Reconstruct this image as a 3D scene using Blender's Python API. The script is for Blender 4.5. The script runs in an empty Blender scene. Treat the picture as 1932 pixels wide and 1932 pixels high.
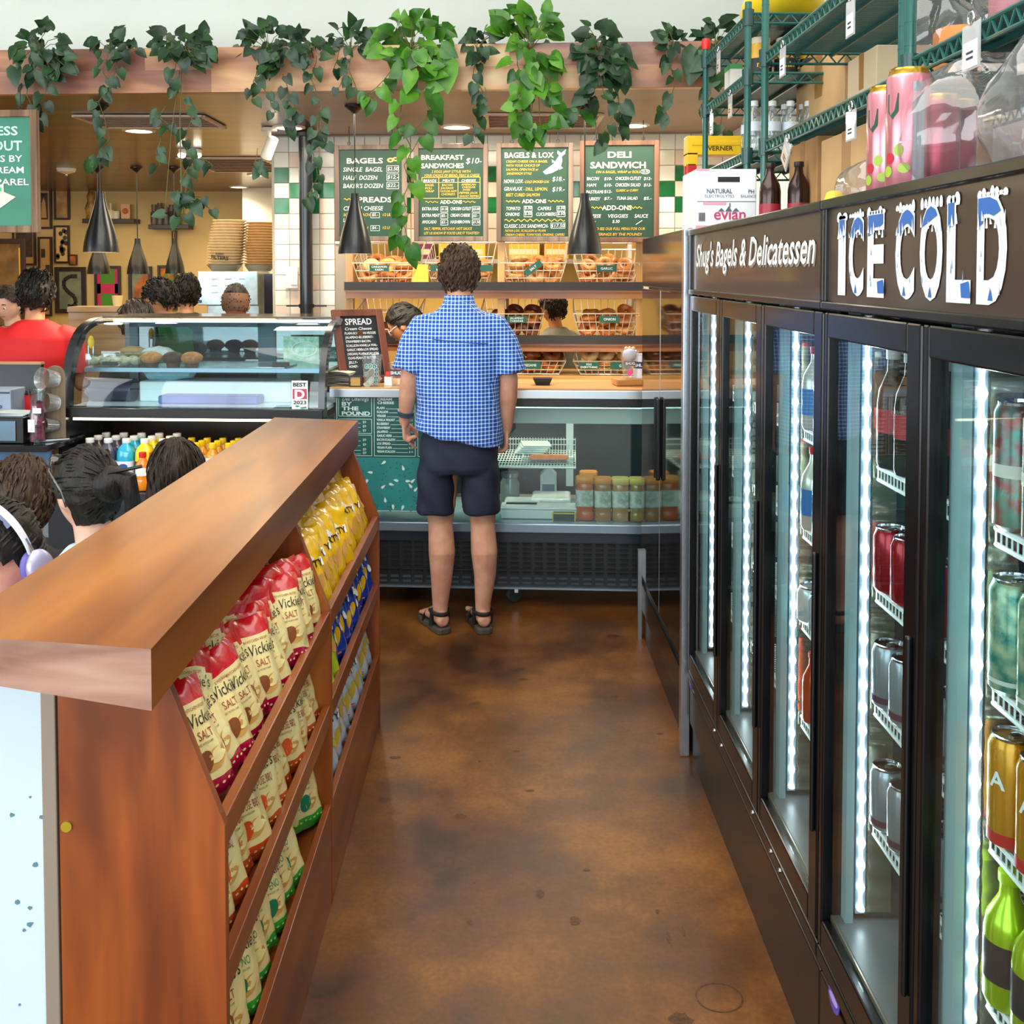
import bpy, bmesh, math, random
from mathutils import Matrix, Vector, Euler, noise
PI = math.pi
random.seed(7)
S = bpy.context.scene
COL = S.collection
sin, cos, pi = math.sin, math.cos, math.pi
# ------------------------------------------------------------------ camera
FPX, PCX, PCY = 1935.0, 966.0, 588.0
EYE = Vector((0, 0, 1.72))
_p, _w = math.atan(74 / FPX), math.atan(21 / FPX)
FWD = Vector((sin(_w) * cos(_p), cos(_w) * cos(_p), -sin(_p)))
RGT = Vector((cos(_w), -sin(_w), 0))
UPV = RGT.cross(FWD)
cam = bpy.data.cameras.new('camera')
cam.sensor_width = 36
cam.lens = 36 * FPX / 1932
cam.shift_x = 0
cam.shift_y = -(966 - PCY) / 1932
cam.clip_start = .05
cam_o = bpy.data.objects.new('camera', cam)
COL.objects.link(cam_o)
cam_o.matrix_world = Matrix(((RGT.x, UPV.x, -FWD.x, 0), (RGT.y, UPV.y, -FWD.y, 0), (RGT.z, UPV.z, -FWD.z, 1.72), (0, 0, 0, 1)))
S.camera = cam_o
# ------------------------------------------------------------------ light
S.view_settings.view_transform = 'Standard'
S.view_settings.look = 'None'
S.view_settings.gamma = 1
S.view_settings.exposure = 0.0
S.view_settings.use_curve_mapping = False
S.cycles.use_denoising = True
S.cycles.max_bounces = 7
S.cycles.diffuse_bounces = 3
S.cycles.glossy_bounces = 4
S.cycles.transparent_max_bounces = 14
S.cycles.transmission_bounces = 3
S.cycles.caustics_reflective = False
S.cycles.caustics_refractive = False
S.cycles.sample_clamp_indirect = 6
wd = bpy.data.worlds.new('sky')
S.world = wd
wd.use_nodes = True
_b = wd.node_tree.nodes['Background']
_b.inputs[0].default_value = (.75, .87, 1, 1)
_b.inputs[1].default_value = 1.6
def area(name, loc, target, sx, sy, power, col=(1, 1, 1), spread=180):
    l = bpy.data.lights.new(name, 'AREA')
    l.shape = 'RECTANGLE'; l.size = sx; l.size_y = sy; l.energy = power; l.color = col
    l.spread = math.radians(spread)
    o = bpy.data.objects.new(name, l); COL.objects.link(o)
    o.location = loc
    o.rotation_euler = (Vector(target) - Vector(loc)).to_track_quat('-Z', 'Y').to_euler()
    return o
area('window_daylight', (-2.2, -3.3, 1.9), (-1.6, 5, 1.2), 7.0, 3.0, 330, (.93, .97, 1))
area('side_window_daylight', (-6.1, 1.2, 1.9), (0, 3.0, 1.0), 5.0, 2.4, 150, (.95, .98, 1))
area('dining_fill', (-.6, 1.9, 3.9), (-.6, 1.9, 0), 3.4, 4.2, 170, (1, .97, .92))  # added ambient fill from above, no such fixture in view
area('kitchen_ceiling_light', (-3.3, 9.2, 2.6), (-3.3, 9.2, 0), 3.6, 3.6, 120, (1, .80, .48))
area('counter_ceiling_light', (-.2, 6.0, 2.62), (-.2, 6.05, 0), 2.6, .5, 62, (1, .88, .68))
area('pass_through_light', (-.1, 8.1, 2.5), (-.1, 7.9, 0), 2.0, .9, 75, (1, .78, .42))
# ------------------------------------------------------------------ helpers
def ray(px, py): return FWD + RGT * ((px - PCX) / FPX) - UPV * ((py - PCY) / FPX)
def atY(px, py, Y):
    d = ray(px, py); return EYE + d * (Y / d.y)
def atX(px, py, X):
    d = ray(px, py); return EYE + d * (X / d.x)
def atZ(px, py, Z):
    d = ray(px, py); return EYE + d * ((Z - 1.72) / d.z)
TH = .07
def atB(px, py, D):
    d = ray(px, py); n = Vector((math.tan(TH), 1, 0)); return EYE + d * (D / d.dot(n))
def lin(h):
    if isinstance(h, str):
        c = [int(h[i:i + 2], 16) / 255 for i in (0, 2, 4)]
    else: c = [x / 255 for x in h]
    return tuple(x / 12.92 if x <= .04045 else ((x + .055) / 1.055) ** 2.4 for x in c) + (1,)
MATS = {}
def _new(name):
    m = bpy.data.materials.new(name); m.use_nodes = True
    nt = m.node_tree
    return m, nt, nt.nodes['Principled BSDF']
def mat(name, c, r=.5, metal=0, spec=.5, emit=0, var=0, vs=8, bump=0, bs=40, coat=0, sheen=0, stretch=(1, 1, 1), c2=None):
    if name in MATS: return MATS[name]
    m, nt, b = _new(name)
    b.inputs['Base Color'].default_value = lin(c)
    b.inputs['Roughness'].default_value = r
    b.inputs['Metallic'].default_value = metal
    b.inputs['Specular IOR Level'].default_value = spec
    b.inputs['Coat Weight'].default_value = coat
    b.inputs['Coat Roughness'].default_value = .08
    b.inputs['Sheen Weight'].default_value = sheen
    if emit:
        b.inputs['Emission Color'].default_value = lin(c); b.inputs['Emission Strength'].default_value = emit
    L = nt.links.new
    if var or bump or c2:
        tc = nt.nodes.new('ShaderNodeTexCoord'); mp = nt.nodes.new('ShaderNodeMapping')
        mp.inputs['Scale'].default_value = stretch
        L(tc.outputs['Object'], mp.inputs[0])
    if var or c2:
        n = nt.nodes.new('ShaderNodeTexNoise'); n.inputs['Scale'].default_value = vs; n.inputs['Detail'].default_value = 4
        L(mp.outputs[0], n.inputs[0])
        x = nt.nodes.new('ShaderNodeMix'); x.data_type = 'RGBA'
        cl = lin(c)
        a = lin(c2) if c2 else tuple(max(0, v * (1 - var)) for v in cl[:3]) + (1,)
        bb = cl if c2 else tuple(min(1, v * (1 + var)) for v in cl[:3]) + (1,)
        x.inputs[6].default_value = bb; x.inputs[7].default_value = a
        cr = nt.nodes.new('ShaderNodeMapRange'); cr.inputs[1].default_value = .35; cr.inputs[2].default_value = .65
        L(n.outputs[0], cr.inputs[0]); L(cr.outputs[0], x.inputs[0]); L(x.outputs[2], b.inputs['Base Color'])
    if bump:
        n2 = nt.nodes.new('ShaderNodeTexNoise'); n2.inputs['Scale'].default_value = bs; n2.inputs['Detail'].default_value = 3
        L(mp.outputs[0], n2.inputs[0])
        bp = nt.nodes.new('ShaderNodeBump'); bp.inputs['Strength'].default_value = bump; bp.inputs['Distance'].default_value = .01
        L(n2.outputs[0], bp.inputs['Height']); L(bp.outputs[0], b.inputs['Normal'])
    MATS[name] = m
    return m
def wood(name, cols, axis=1, scale=1.0, r=.35, grain=26, ring=0, coat=.25, planks=None, spec=.5):
    """streaky wood: noise stretched along one axis, optional board to board change"""
    if name in MATS: return MATS[name]
    m, nt, b = _new(name); L = nt.links.new; N = nt.nodes.new
    tc = N('ShaderNodeTexCoord'); mp = N('ShaderNodeMapping')
    s = [grain, grain, grain]; s[axis] = 1.6
    mp.inputs['Scale'].default_value = [v * scale for v in s]
    L(tc.outputs['Object'], mp.inputs[0])
    n = N('ShaderNodeTexNoise'); n.inputs['Scale'].default_value = 1; n.inputs['Detail'].default_value = 5; n.inputs['Distortion'].default_value = .6
    L(mp.outputs[0], n.inputs[0])
    mp2 = N('ShaderNodeMapping'); s2 = [grain * .22] * 3; s2[axis] = .7
    mp2.inputs['Scale'].default_value = [v * scale for v in s2]; L(tc.outputs['Object'], mp2.inputs[0])
    n2 = N('ShaderNodeTexNoise'); n2.inputs['Scale'].default_value = 1; n2.inputs['Detail'].default_value = 3; n2.inputs['Distortion'].default_value = 1.5 + ring
    L(mp2.outputs[0], n2.inputs[0])
    ad = N('ShaderNodeMath'); ad.operation = 'MULTIPLY_ADD'; ad.inputs[1].default_value = .42; L(n.outputs[0], ad.inputs[0])
    m2 = N('ShaderNodeMath'); m2.operation = 'MULTIPLY'; m2.inputs[1].default_value = .58; L(n2.outputs[0], m2.inputs[0]); L(m2.outputs[0], ad.inputs[2])
    last = ad.outputs[0]
    if planks:
        w, off = planks  # board width along z, board length along x
        sx = N('ShaderNodeSeparateXYZ'); L(tc.outputs['Object'], sx.inputs[0])
        fz = N('ShaderNodeMath'); fz.operation = 'DIVIDE'; fz.inputs[1].default_value = w; L(sx.outputs[2 if axis != 2 else 0], fz.inputs[0])
        fl = N('ShaderNodeMath'); fl.operation = 'FLOOR'; L(fz.outputs[0], fl.inputs[0])
        fx = N('ShaderNodeMath'); fx.operation = 'DIVIDE'; fx.inputs[1].default_value = off; L(sx.outputs[axis], fx.inputs[0])
        f2 = N('ShaderNodeMath'); f2.operation = 'MULTIPLY_ADD'; f2.inputs[1].default_value = .37; L(fl.outputs[0], f2.inputs[0]); L(fx.outputs[0], f2.inputs[2])
        f3 = N('ShaderNodeMath'); f3.operation = 'FLOOR'; L(f2.outputs[0], f3.inputs[0])
        cb = N('ShaderNodeCombineXYZ'); L(fl.outputs[0], cb.inputs[0]); L(f3.outputs[0], cb.inputs[1])
        wn = N('ShaderNodeTexWhiteNoise'); wn.noise_dimensions = '3D'; L(cb.outputs[0], wn.inputs[0])
        a3 = N('ShaderNodeMath'); a3.operation = 'MULTIPLY_ADD'; a3.inputs[1].default_value = .30; L(wn.outputs[0], a3.inputs[0]); L(last, a3.inputs[2])
        a4 = N('ShaderNodeMath'); a4.operation = 'SUBTRACT'; a4.inputs[1].default_value = .15; L(a3.outputs[0], a4.inputs[0]); last = a4.outputs[0]
    cr = N('ShaderNodeValToRGB'); e = cr.color_ramp.elements
    pos = [.33, .45, .55, .68] if len(cols) == 4 else [.35, .5, .66]
    while len(e) < len(cols): e.new(.5)
    for i, c in enumerate(cols): e[i].position = pos[i]; e[i].color = lin(c)
    L(last, cr.inputs[0]); L(cr.outputs[0], b.inputs['Base Color'])
    b.inputs['Roughness'].default_value = r; b.inputs['Coat Weight'].default_value = coat; b.inputs['Coat Roughness'].default_value = .15
    b.inputs['Specular IOR Level'].default_value = spec
    MATS[name] = m
    return m
def glass(name, tint='ffffff', refl=.06, r=.02, op=0.0, boost=1.0):
    """thin pane: see-through plus a sharp reflection that grows towards grazing angles"""
    if name in MATS: return MATS[name]
    m = bpy.data.materials.new(name); m.use_nodes = True; nt = m.node_tree; nt.nodes.clear(); L = nt.links.new; N = nt.nodes.new
    out = N('ShaderNodeOutputMaterial'); t = N('ShaderNodeBsdfTransparent'); t.inputs[0].default_value = lin(tint)
    g = N('ShaderNodeBsdfGlossy'); g.inputs['Roughness'].default_value = r
    lw = N('ShaderNodeLayerWeight'); lw.inputs[0].default_value = .5
    pw = N('ShaderNodeMath'); pw.operation = 'POWER'; pw.inputs[1].default_value = 4; L(lw.outputs['Facing'], pw.inputs[0])
    ma = N('ShaderNodeMath'); ma.operation = 'MULTIPLY_ADD'; ma.inputs[1].default_value = .6 * boost; ma.inputs[2].default_value = refl; L(pw.outputs[0], ma.inputs[0])
    mx = N('ShaderNodeMixShader'); L(ma.outputs[0], mx.inputs[0]); L(t.outputs[0], mx.inputs[1]); L(g.outputs[0], mx.inputs[2])
    last = mx.outputs[0]
    if op:
        d = N('ShaderNodeBsdfDiffuse'); d.inputs[0].default_value = lin('f4f4f4')
        m2 = N('ShaderNodeMixShader'); m2.inputs[0].default_value = op; L(last, m2.inputs[1]); L(d.outputs[0], m2.inputs[2]); last = m2.outputs[0]
    L(last, out.inputs[0])
    MATS[name] = m
    return m
def lamp(name, c, s):
    if name in MATS: return MATS[name]
    m, nt, b = _new(name)
    b.inputs['Base Color'].default_value = (0, 0, 0, 1)
    b.inputs['Emission Color'].default_value = lin(c); b.inputs['Emission Strength'].default_value = s
    MATS[name] = m
    return m
# text outlines
_TX = {}
def txt(s, bold=0.0):
    k = (s, bold)
    if k not in _TX:
        cu = bpy.data.curves.new('t', 'FONT'); cu.body = s; cu.resolution_u = 4 if len(s) < 6 else 2; cu.offset = bold; cu.fill_mode = 'FRONT' if False else 'BOTH'
        o = bpy.data.objects.new('t', cu); COL.objects.link(o)
        me = bpy.data.meshes.new_from_object(o)
        vs = [v.co.copy() for v in me.vertices]; fs = [tuple(p.vertices) for p in me.polygons]
        bpy.data.objects.remove(o); bpy.data.curves.remove(cu); bpy.data.meshes.remove(me)
        if vs:
            x0 = min(v.x for v in vs); x1 = max(v.x for v in vs)
        else: x0 = x1 = 0
        _TX[k] = (vs, fs, x0, x1)
    return _TX[k]
class MB:
    """collects shapes and links them as ONE mesh object"""
    def __init__(s): s.v = []; s.f = []; s.m = []
    def add(s, vs, fs, mi=0, M=None):
        o = len(s.v)
        s.v += [tuple(M @ Vector(v)) for v in vs] if M is not None else [tuple(v) for v in vs]
        s.f += [tuple(i + o for i in f) for f in fs]; s.m += [mi] * len(fs)
        return s
    def box(s, c, d, mi=0, R=None):
        x, y, z = d[0] / 2, d[1] / 2, d[2] / 2
        vs = [Vector((a, b, e)) for a in (-x, x) for b in (-y, y) for e in (-z, z)]
        M = Matrix.Translation(c)
        if R is not None: M = M @ (R if isinstance(R, Matrix) else Euler(R).to_matrix().to_4x4())
        return s.add(vs, [(0, 1, 3, 2), (4, 6, 7, 5), (0, 4, 5, 1), (2, 3, 7, 6), (0, 2, 6, 4), (1, 5, 7, 3)], mi, M)
    def b2(s, lo, hi, mi=0):
        return s.box([(a + b) / 2 for a, b in zip(lo, hi)], [abs(b - a) for a, b in zip(lo, hi)], mi)
    def lathe(s, prof, n=20, mi=0, M=None, caps=True):
        vs = []; fs = []
        for r, z in prof:
            for i in range(n): vs.append((r * cos(2 * pi * i / n), r * sin(2 * pi * i / n), z))
        for k in range(len(prof) - 1):
            for i in range(n):
                j = (i + 1) % n; fs.append((k * n + i, k * n + j, (k + 1) * n + j, (k + 1) * n + i))
        if caps:
            fs.append(tuple(range(n - 1, -1, -1))); fs.append(tuple((len(prof) - 1) * n + i for i in range(n)))
        return s.add(vs, fs, mi, M)
    def cyl(s, p, q, r, n=12, mi=0, r2=None):
        p, q = Vector(p), Vector(q); d = q - p
        M = Matrix.Translation(p) @ d.to_track_quat('Z', 'Y').to_matrix().to_4x4()
        return s.lathe([(r, 0), (r if r2 is None else r2, d.length)], n, mi, M)
    def tube(s, pts, r, n=8, mi=0, closed=False, sq=None):
        pts = [Vector(p) for p in pts]; N = len(pts); rings = []; px = None
        for i, p in enumerate(pts):
            a = pts[(i - 1) % N] if closed or i else pts[i]; b = pts[(i + 1) % N] if closed or i < N - 1 else pts[i]
            t = (b - a).normalized()
            if px is None:
                x = t.cross(Vector((0, 0, 1)))
                if x.length < .2: x = Vector((0, 1, 0)).cross(t)
            else: x = px - t * px.dot(t)
            x.normalize(); px = x; y = x.cross(t)
            rr = r[i] if isinstance(r, (list, tuple)) else r
            k = sq or (1, 1)
            rings.append([p + x * (rr * k[0] * cos(2 * pi * j / n)) + y * (rr * k[1] * sin(2 * pi * j / n)) for j in range(n)])
        return s.loft(rings, mi, closed)
    def loft(s, rings, mi=0, closed=False, caps=True):
        n = len(rings[0]); vs = [v for g in rings for v in g]; fs = []
        K = len(rings)
        for k in range(K if closed else K - 1):
            a, b = k * n, ((k + 1) % K) * n
            for i in range(n):
                j = (i + 1) % n; fs.append((a + i, a + j, b + j, b + i))
        if not closed and caps:
            fs.append(tuple(range(n - 1, -1, -1))); fs.append(tuple((K - 1) * n + i for i in range(n)))
        return s.add(vs, fs, mi)
    def prism(s, poly, a0, a1, axis='y', mi=0, M=None):
        def P(u, w, a): return (u, a, w) if axis == 'y' else ((a, u, w) if axis == 'x' else (u, w, a))
        n = len(poly); vs = [P(u, w, a0) for u, w in poly] + [P(u, w, a1) for u, w in poly]
        fs = [tuple(range(n)), tuple(range(2 * n - 1, n - 1, -1))] + [(i, i + n, (i + 1) % n + n, (i + 1) % n) for i in range(n)]
        return s.add(vs, fs, mi, M)
    def ell(s, c, r, mi=0, nu=14, nv=9, M=None, f=None):
        vs = []; fs = []
        for k in range(nv + 1):
            t = pi * k / nv - pi / 2
            for i in range(nu):
                a = 2 * pi * i / nu
                v = Vector((r[0] * cos(t) * cos(a), r[1] * cos(t) * sin(a), r[2] * sin(t)))
                if f: v = f(v)
                vs.append(v + Vector(c))
        for k in range(nv):
            for i in range(nu):
                j = (i + 1) % nu; fs.append((k * nu + i, k * nu + j, (k + 1) * nu + j, (k + 1) * nu + i))
        return s.add(vs, fs, mi, M)
    def text(s, t, x, z, size, mi=0, al='l', y=0, bold=0, shear=0, sx=1.0, M=None, wave=None, width=None, rot=0):
        """flat lettering facing -Y; x,z = baseline start"""
        vs, fs, x0, x1 = txt(t, bold)
        if width and x1 > x0: sx = width / ((x1 - x0) * size)
        dx = {'l': -x0, 'c': -(x0 + x1) / 2, 'r': -x1}[al]
        out = []
        for v in vs:
            a = (v.x + dx + shear * v.y) * size * sx; b = v.y * size
            if rot: a, b = a * cos(rot) - b * sin(rot), a * sin(rot) + b * cos(rot)
            p = Vector((x + a, y, z + b))
            out.append(wave(p) if wave else p)
        return s.add(out, fs, mi, M)
    def build(s, name, mats, parent=None, smooth=True, bevel=0, seg=2, loc=None, rz=0, ang=40, sub=0):
        me = bpy.data.meshes.new(name); me.from_pydata(s.v, [], s.f); me.validate()
        for m in (mats if isinstance(mats, (list, tuple)) else [mats]): me.materials.append(m)
        if len(me.polygons) == len(s.m): me.polygons.foreach_set('material_index', s.m)
        me.update()
        bm = bmesh.new(); bm.from_mesh(me); bmesh.ops.recalc_face_normals(bm, faces=bm.faces); bm.to_mesh(me); bm.free()
        if smooth: me.shade_smooth(); me.set_sharp_from_angle(angle=math.radians(ang))
        o = bpy.data.objects.new(name, me); COL.objects.link(o)
        if parent: o.parent = parent
        if loc is not None: o.location = loc
        if rz: o.rotation_euler = (0, 0, rz)
        if bevel:
            b = o.modifiers.new('b', 'BEVEL'); b.width = bevel; b.segments = seg; b.limit_method = 'ANGLE'; b.angle_limit = .7
        if sub:
            b = o.modifiers.new('s', 'SUBSURF'); b.levels = sub; b.render_levels = sub
        return o
def tag(o, label, cat, group=None, kind=None):
    o['label'] = label; o['category'] = cat
    if group: o['group'] = group
    if kind: o['kind'] = kind
    return o
def thing(name, label, cat, loc=(0, 0, 0), rz=0, group=None, rot=None):
    o = bpy.data.objects.new(name, None); COL.objects.link(o); o.empty_display_size = .05
    o.location = loc; o.rotation_euler = rot if rot else (0, 0, rz)
    return tag(o, label, cat, group)
def struct(o, label=None):
    o['kind'] = 'structure'
    if label: o['label'] = label
    return o
KIDS = {}
def dup(root, loc, rot=None, label=None, group=None, scale=None, M=None):
    r = root.copy(); COL.objects.link(r)
    if M is not None: r.matrix_basis = M
    else:
        r.location = loc
        if rot is not None: r.rotation_euler = rot
        if scale: r.scale = (scale,) * 3 if not isinstance(scale, (tuple, list)) else scale
    if label: r['label'] = label
    if group: r['group'] = group
    for ch in list(root.children):
        c = ch.copy(); COL.objects.link(c); c.parent = r
        for g in ch.children:
            d = g.copy(); COL.objects.link(d); d.parent = c
    return r
ORD = ['first', 'second', 'third', 'fourth', 'fifth', 'sixth', 'seventh', 'eighth', 'ninth', 'tenth', 'eleventh', 'twelfth',
       'thirteenth', 'fourteenth', 'fifteenth', 'sixteenth', 'seventeenth', 'eighteenth', 'nineteenth', 'twentieth']
def T(x, y, z): return Matrix.Translation((x, y, z))
def RX(a): return Matrix.Rotation(a, 4, 'X')
def RY(a): return Matrix.Rotation(a, 4, 'Y')
def RZ(a): return Matrix.Rotation(a, 4, 'Z')
# ------------------------------------------------------------------ structure
def floor_mat():
    m, nt, b = _new('stained_concrete'); L = nt.links.new; N = nt.nodes.new
    tc = N('ShaderNodeTexCoord')
    n1 = N('ShaderNodeTexNoise'); n1.inputs['Scale'].default_value = 1.9; n1.inputs['Detail'].default_value = 8; n1.inputs['Roughness'].default_value = .62; L(tc.outputs['Object'], n1.inputs[0])
    r1 = N('ShaderNodeValToRGB'); e = r1.color_ramp.elements; e.new(.5)
    for i, (p, c) in enumerate([(.34, '3a200a'), (.5, '633b16'), (.66, '8a5722')]): e[i].position = p; e[i].color = lin(c)
    L(n1.outputs[0], r1.inputs[0])
    n2 = N('ShaderNodeTexNoise'); n2.inputs['Scale'].default_value = 70; n2.inputs['Detail'].default_value = 3; L(tc.outputs['Object'], n2.inputs[0])
    x = N('ShaderNodeMix'); x.data_type = 'RGBA'; x.blend_type = 'OVERLAY'; x.inputs[0].default_value = .4; L(r1.outputs[0], x.inputs[6]); L(n2.outputs[0], x.inputs[7])
    v = N('ShaderNodeTexVoronoi'); v.inputs['Scale'].default_value = 3.4; v.inputs['Randomness'].default_value = 1
    nz = N('ShaderNodeTexNoise'); nz.inputs['Scale'].default_value = 9; L(tc.outputs['Object'], nz.inputs[0])
    va = N('ShaderNodeVectorMath'); va.operation = 'SCALE'; va.inputs['Scale'].default_value = .05; L(nz.outputs['Color'], va.inputs[0])
    vb = N('ShaderNodeVectorMath'); L(tc.outputs['Object'], vb.inputs[0]); L(va.outputs[0], vb.inputs[1]); L(vb.outputs[0], v.inputs[0])
    mr = N('ShaderNodeMapRange'); mr.inputs[1].default_value = .05; mr.inputs[2].default_value = .10; mr.inputs[3].default_value = .55; mr.inputs[4].default_value = 0; L(v.outputs['Distance'], mr.inputs[0])
    x2 = N('ShaderNodeMix'); x2.data_type = 'RGBA'; L(mr.outputs[0], x2.inputs[0]); L(x.outputs[2], x2.inputs[6]); x2.inputs[7].default_value = lin('22160e')
    L(x2.outputs[2], b.inputs['Base Color'])
    rr = N('ShaderNodeMapRange'); rr.inputs[3].default_value = .26; rr.inputs[4].default_value = .5; L(n1.outputs[0], rr.inputs[0]); L(rr.outputs[0], b.inputs['Roughness'])
    b.inputs['Specular IOR Level'].default_value = .35
    return m
MATS['floor'] = floor_mat()
white = mat('white_paint', 'e9ece4', .6, var=.04, vs=1.5)
cream = mat('cream_paint', 'e4dcc8', .6)
yellow = mat('ochre_paint', 'd6b878', .6, var=.06, vs=2)
black = mat('black_metal', '14161a', .35)
satin = mat('satin_black', '1c2026', .28, coat=.3)
steel = mat('steel', 'b9bec4', .28, metal=1)
chrome = mat('chrome', 'e2e5ea', .12, metal=1)
pane = glass('pane', 'f2faf8', .05)
XR = 1.55
m = MB().b2((-6.6, -3.6, -.1), (XR + .1, 13, 0)); fl_ = struct(m.build('floor', MATS['floor'], smooth=False))
m = MB(); rr = random.Random(12); stn = mat('floor_stain', '3c230f', .45, spec=.3, c2='5c3816', vs=90)
for px, py, w, h in [(868, 1541, .045, .02), (1157, 1200, .07, .025), (974, 1418, .03, .01), (1000, 1492, .035, .01), (1018, 1686, .025, .022), (1085, 1738, .03, .02), (886, 1740, .018, .012), (1108, 1642, .022, .008), (745, 1430, .04, .015), (985, 1282, .05, .015), (1160, 1315, .03, .01), (905, 1437, .012, .008), (895, 1667, .008, .006), (1245, 1385, .03, .012), (1285, 1925, .05, .03), (1240, 1720, .014, .012), (1262, 1772, .012, .03), (1290, 1760, .01, .025)]:
    p = atZ(px, py, 0); n = 14
    m.add([(p.x + w * .62 * (.55 + .45 * rr.random()) * cos(2 * pi * k / n), p.y + h * 1.1 * (.55 + .45 * rr.random()) * sin(2 * pi * k / n), .0006) for k in range(n)], [tuple(range(n))])
p = atZ(1357, 1882, 0); n = 30; m.add([(p.x + r * cos(2 * pi * k / n), p.y + r * .9 * sin(2 * pi * k / n), .0006) for r in (.052, .057) for k in range(n)], [(k, (k + 1) % n, n + (k + 1) % n, n + k) for k in range(n)])
m.build('stain', stn, fl_, smooth=False)
m = MB().b2((XR, -3.6, 0), (XR + .12, 13, 4.6)); struct(m.build('wall_right', white, smooth=False))
m = MB().b2((-6.6, -3.6, 4.5), (XR, 6.4, 4.62)); struct(m.build('ceiling', white, smooth=False))
m = MB(); m.b2((-6.6, 6.3, 2.72), (XR, 6.42, 4.5)); struct(m.build('wall_upper', white, smooth=False))
# storefront behind the camera and window wall on the dining side
def window_wall(name, axis, pos, a0, a1, nm, k0):
    w = MB()
    def put(lo, hi, mb=w):
        if axis == 'y': mb.b2((lo[0], pos - .06, lo[1]), (hi[0], pos + .06, hi[1]))
        else: mb.b2((pos - .06, lo[0], lo[1]), (pos + .06, hi[0], hi[1]))
    put((a0, 0), (a1, .5)); put((a0, 3.3), (a1, 4.5))
    struct(w.build('wall_' + name, white, smooth=False))
    n = nm; step = (a1 - a0) / n
    for i in range(n):
        f = MB(); s0, s1 = a0 + i * step, a0 + (i + 1) * step
        put((s0, .5), (s0 + .05, 3.3), f); put((s1 - .05, .5), (s1, 3.3), f); put((s0, .5), (s1, .55), f); put((s0, 3.25), (s1, 3.3), f); put((s0, 2.3), (s1, 2.35), f)
        fr = struct(f.build('window_%d' % (k0 + i), black, smooth=False))
        g = MB()
        if axis == 'y': g.b2((s0 + .05, pos - .005, .55), (s1 - .05, pos + .005, 3.25))
        else: g.b2((pos - .005, s0 + .05, .55), (pos + .005, s1 - .05, 3.25))
        g.build('pane', pane, fr, smooth=False)
window_wall('front', 'y', -3.5, -6.5, XR, 5, 1)
window_wall('left', 'x', -6.55, -3.5, 4.5, 5, 6)
m = MB().b2((-6.6, 4.5, 0), (-6.5, 13, 4.5)); struct(m.build('wall_left_rear', yellow, smooth=False))
# low ceiling over the kitchen
w_brown = wood('ceiling_walnut', ['33190a', '4a270e', '623814', '7e4c20'], axis=0, scale=.35, r=.3, grain=14, ring=2)
w_reflection = mat('ceiling_reflection_tone', '9b7f66', .4, var=.12, vs=2)  # same brown panel; lighter tone paints its reflection over the counter
m = MB(); m.prism([(-6.5, 5.76), (-1.2, 5.40), (-1.2, 13), (-6.5, 13)], 2.66, 2.72, 'z'); struct(m.build('ceiling_kitchen', w_brown, smooth=False))
m = MB(); m.prism([(-1.2, 5.40), (XR, 5.21), (XR, 13), (-1.2, 13)], 2.66, 2.72, 'z'); struct(m.build('ceiling_counter', w_reflection, smooth=False))
# planked beam
beam_w = wood('beam_planks', ['7a4c3c', 'b07a58', 'd6a676', 'ecd0a2'], axis=0, scale=.5, r=.4, grain=16, planks=(.1165, .95), ring=1.0)
bm_ = MB().box((0, 0, .115), (9, .05, .233)); 
pb = Vector((-1.5, 5.3 + 1.5 * TH, 2.655))
struct(bm_.build('trim_1', beam_w, None, smooth=False, bevel=.003, loc=pb, rz=-math.atan(TH)))
m = MB().b2((-5.9, 0, 0), (2.9, .45, .02)); struct(m.build('trim_2', white, smooth=False, loc=(pb.x, pb.y + .03, 2.72), rz=-math.atan(TH)))
# back walls
m = MB().b2((-6.5, 12, 0), (-2.88, 12.1, 2.66)); struct(m.build('wall_back', yellow, smooth=False))
m = MB().b2((-2.88, 11.5, 0), (-1.5, 12.1, 2.66)); struct(m.build('wall_back_corner', cream, smooth=False))
m = MB().b2((-1.6, 9.6, 0), (XR, 9.7, 2.66)); struct(m.build('wall_pass_through', yellow, smooth=False))
m = MB().b2((-1.62, 7.3, 0), (-1.52, 11.6, 2.66)); struct(m.build('wall_side', cream, smooth=False))
# tiled wall with the pass-through opening, tiles as single pieces
tc_ = [mat('tile_ivory', 'e6e0cf', .16, spec=.6, var=.05, vs=5), mat('tile_blush', 'e0c8b4', .16, spec=.6, var=.05, vs=5), mat('tile_white', 'efede4', .14, spec=.6, var=.04, vs=5),
       mat('tile_green', '1f6b3c', .1, spec=.7, var=.25, vs=9), mat('grout', 'b9ab98', .8)]
th = math.atan(TH)
O = atB(518, 514, 7.0); O.z = 0
W = MB(); step = .1055
op = (.50, 2.42, .98, 1.93)
W.b2((0, .012, 0), (op[0], .12, 2.66), 4); W.b2((op[1], .012, 0), (3.2, .12, 2.66), 4); W.b2((op[0], .012, op[3]), (op[1], .12, 2.66), 4); W.b2((op[0], .012, 0), (op[1], .12, op[2]), 4)
z0 = 1.72 + (514 - 344) / 1935 * 7.0
rr = random.Random(3)
for j in range(-22, 12):
    za = z0 + j * step
    if za < 0 or za + step > 2.67: continue
    for i in range(30):
        xa = i * step
        if xa + step > op[0] + .02 and xa < op[1] - .02 and za + step > op[2] + .02 and za < op[3] - .02: continue
        col = rr.choice([0, 0, 1, 2, 0, 1])
        if -2 <= j <= 0 and (i + j) % 2 == 0: col = 3
        if za > 2.45: col = rr.choice([0, 0, 2])
        W.b2((xa + .002, .003, za + .002), (xa + step - .002, .013, za + step - .002), col)
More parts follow.
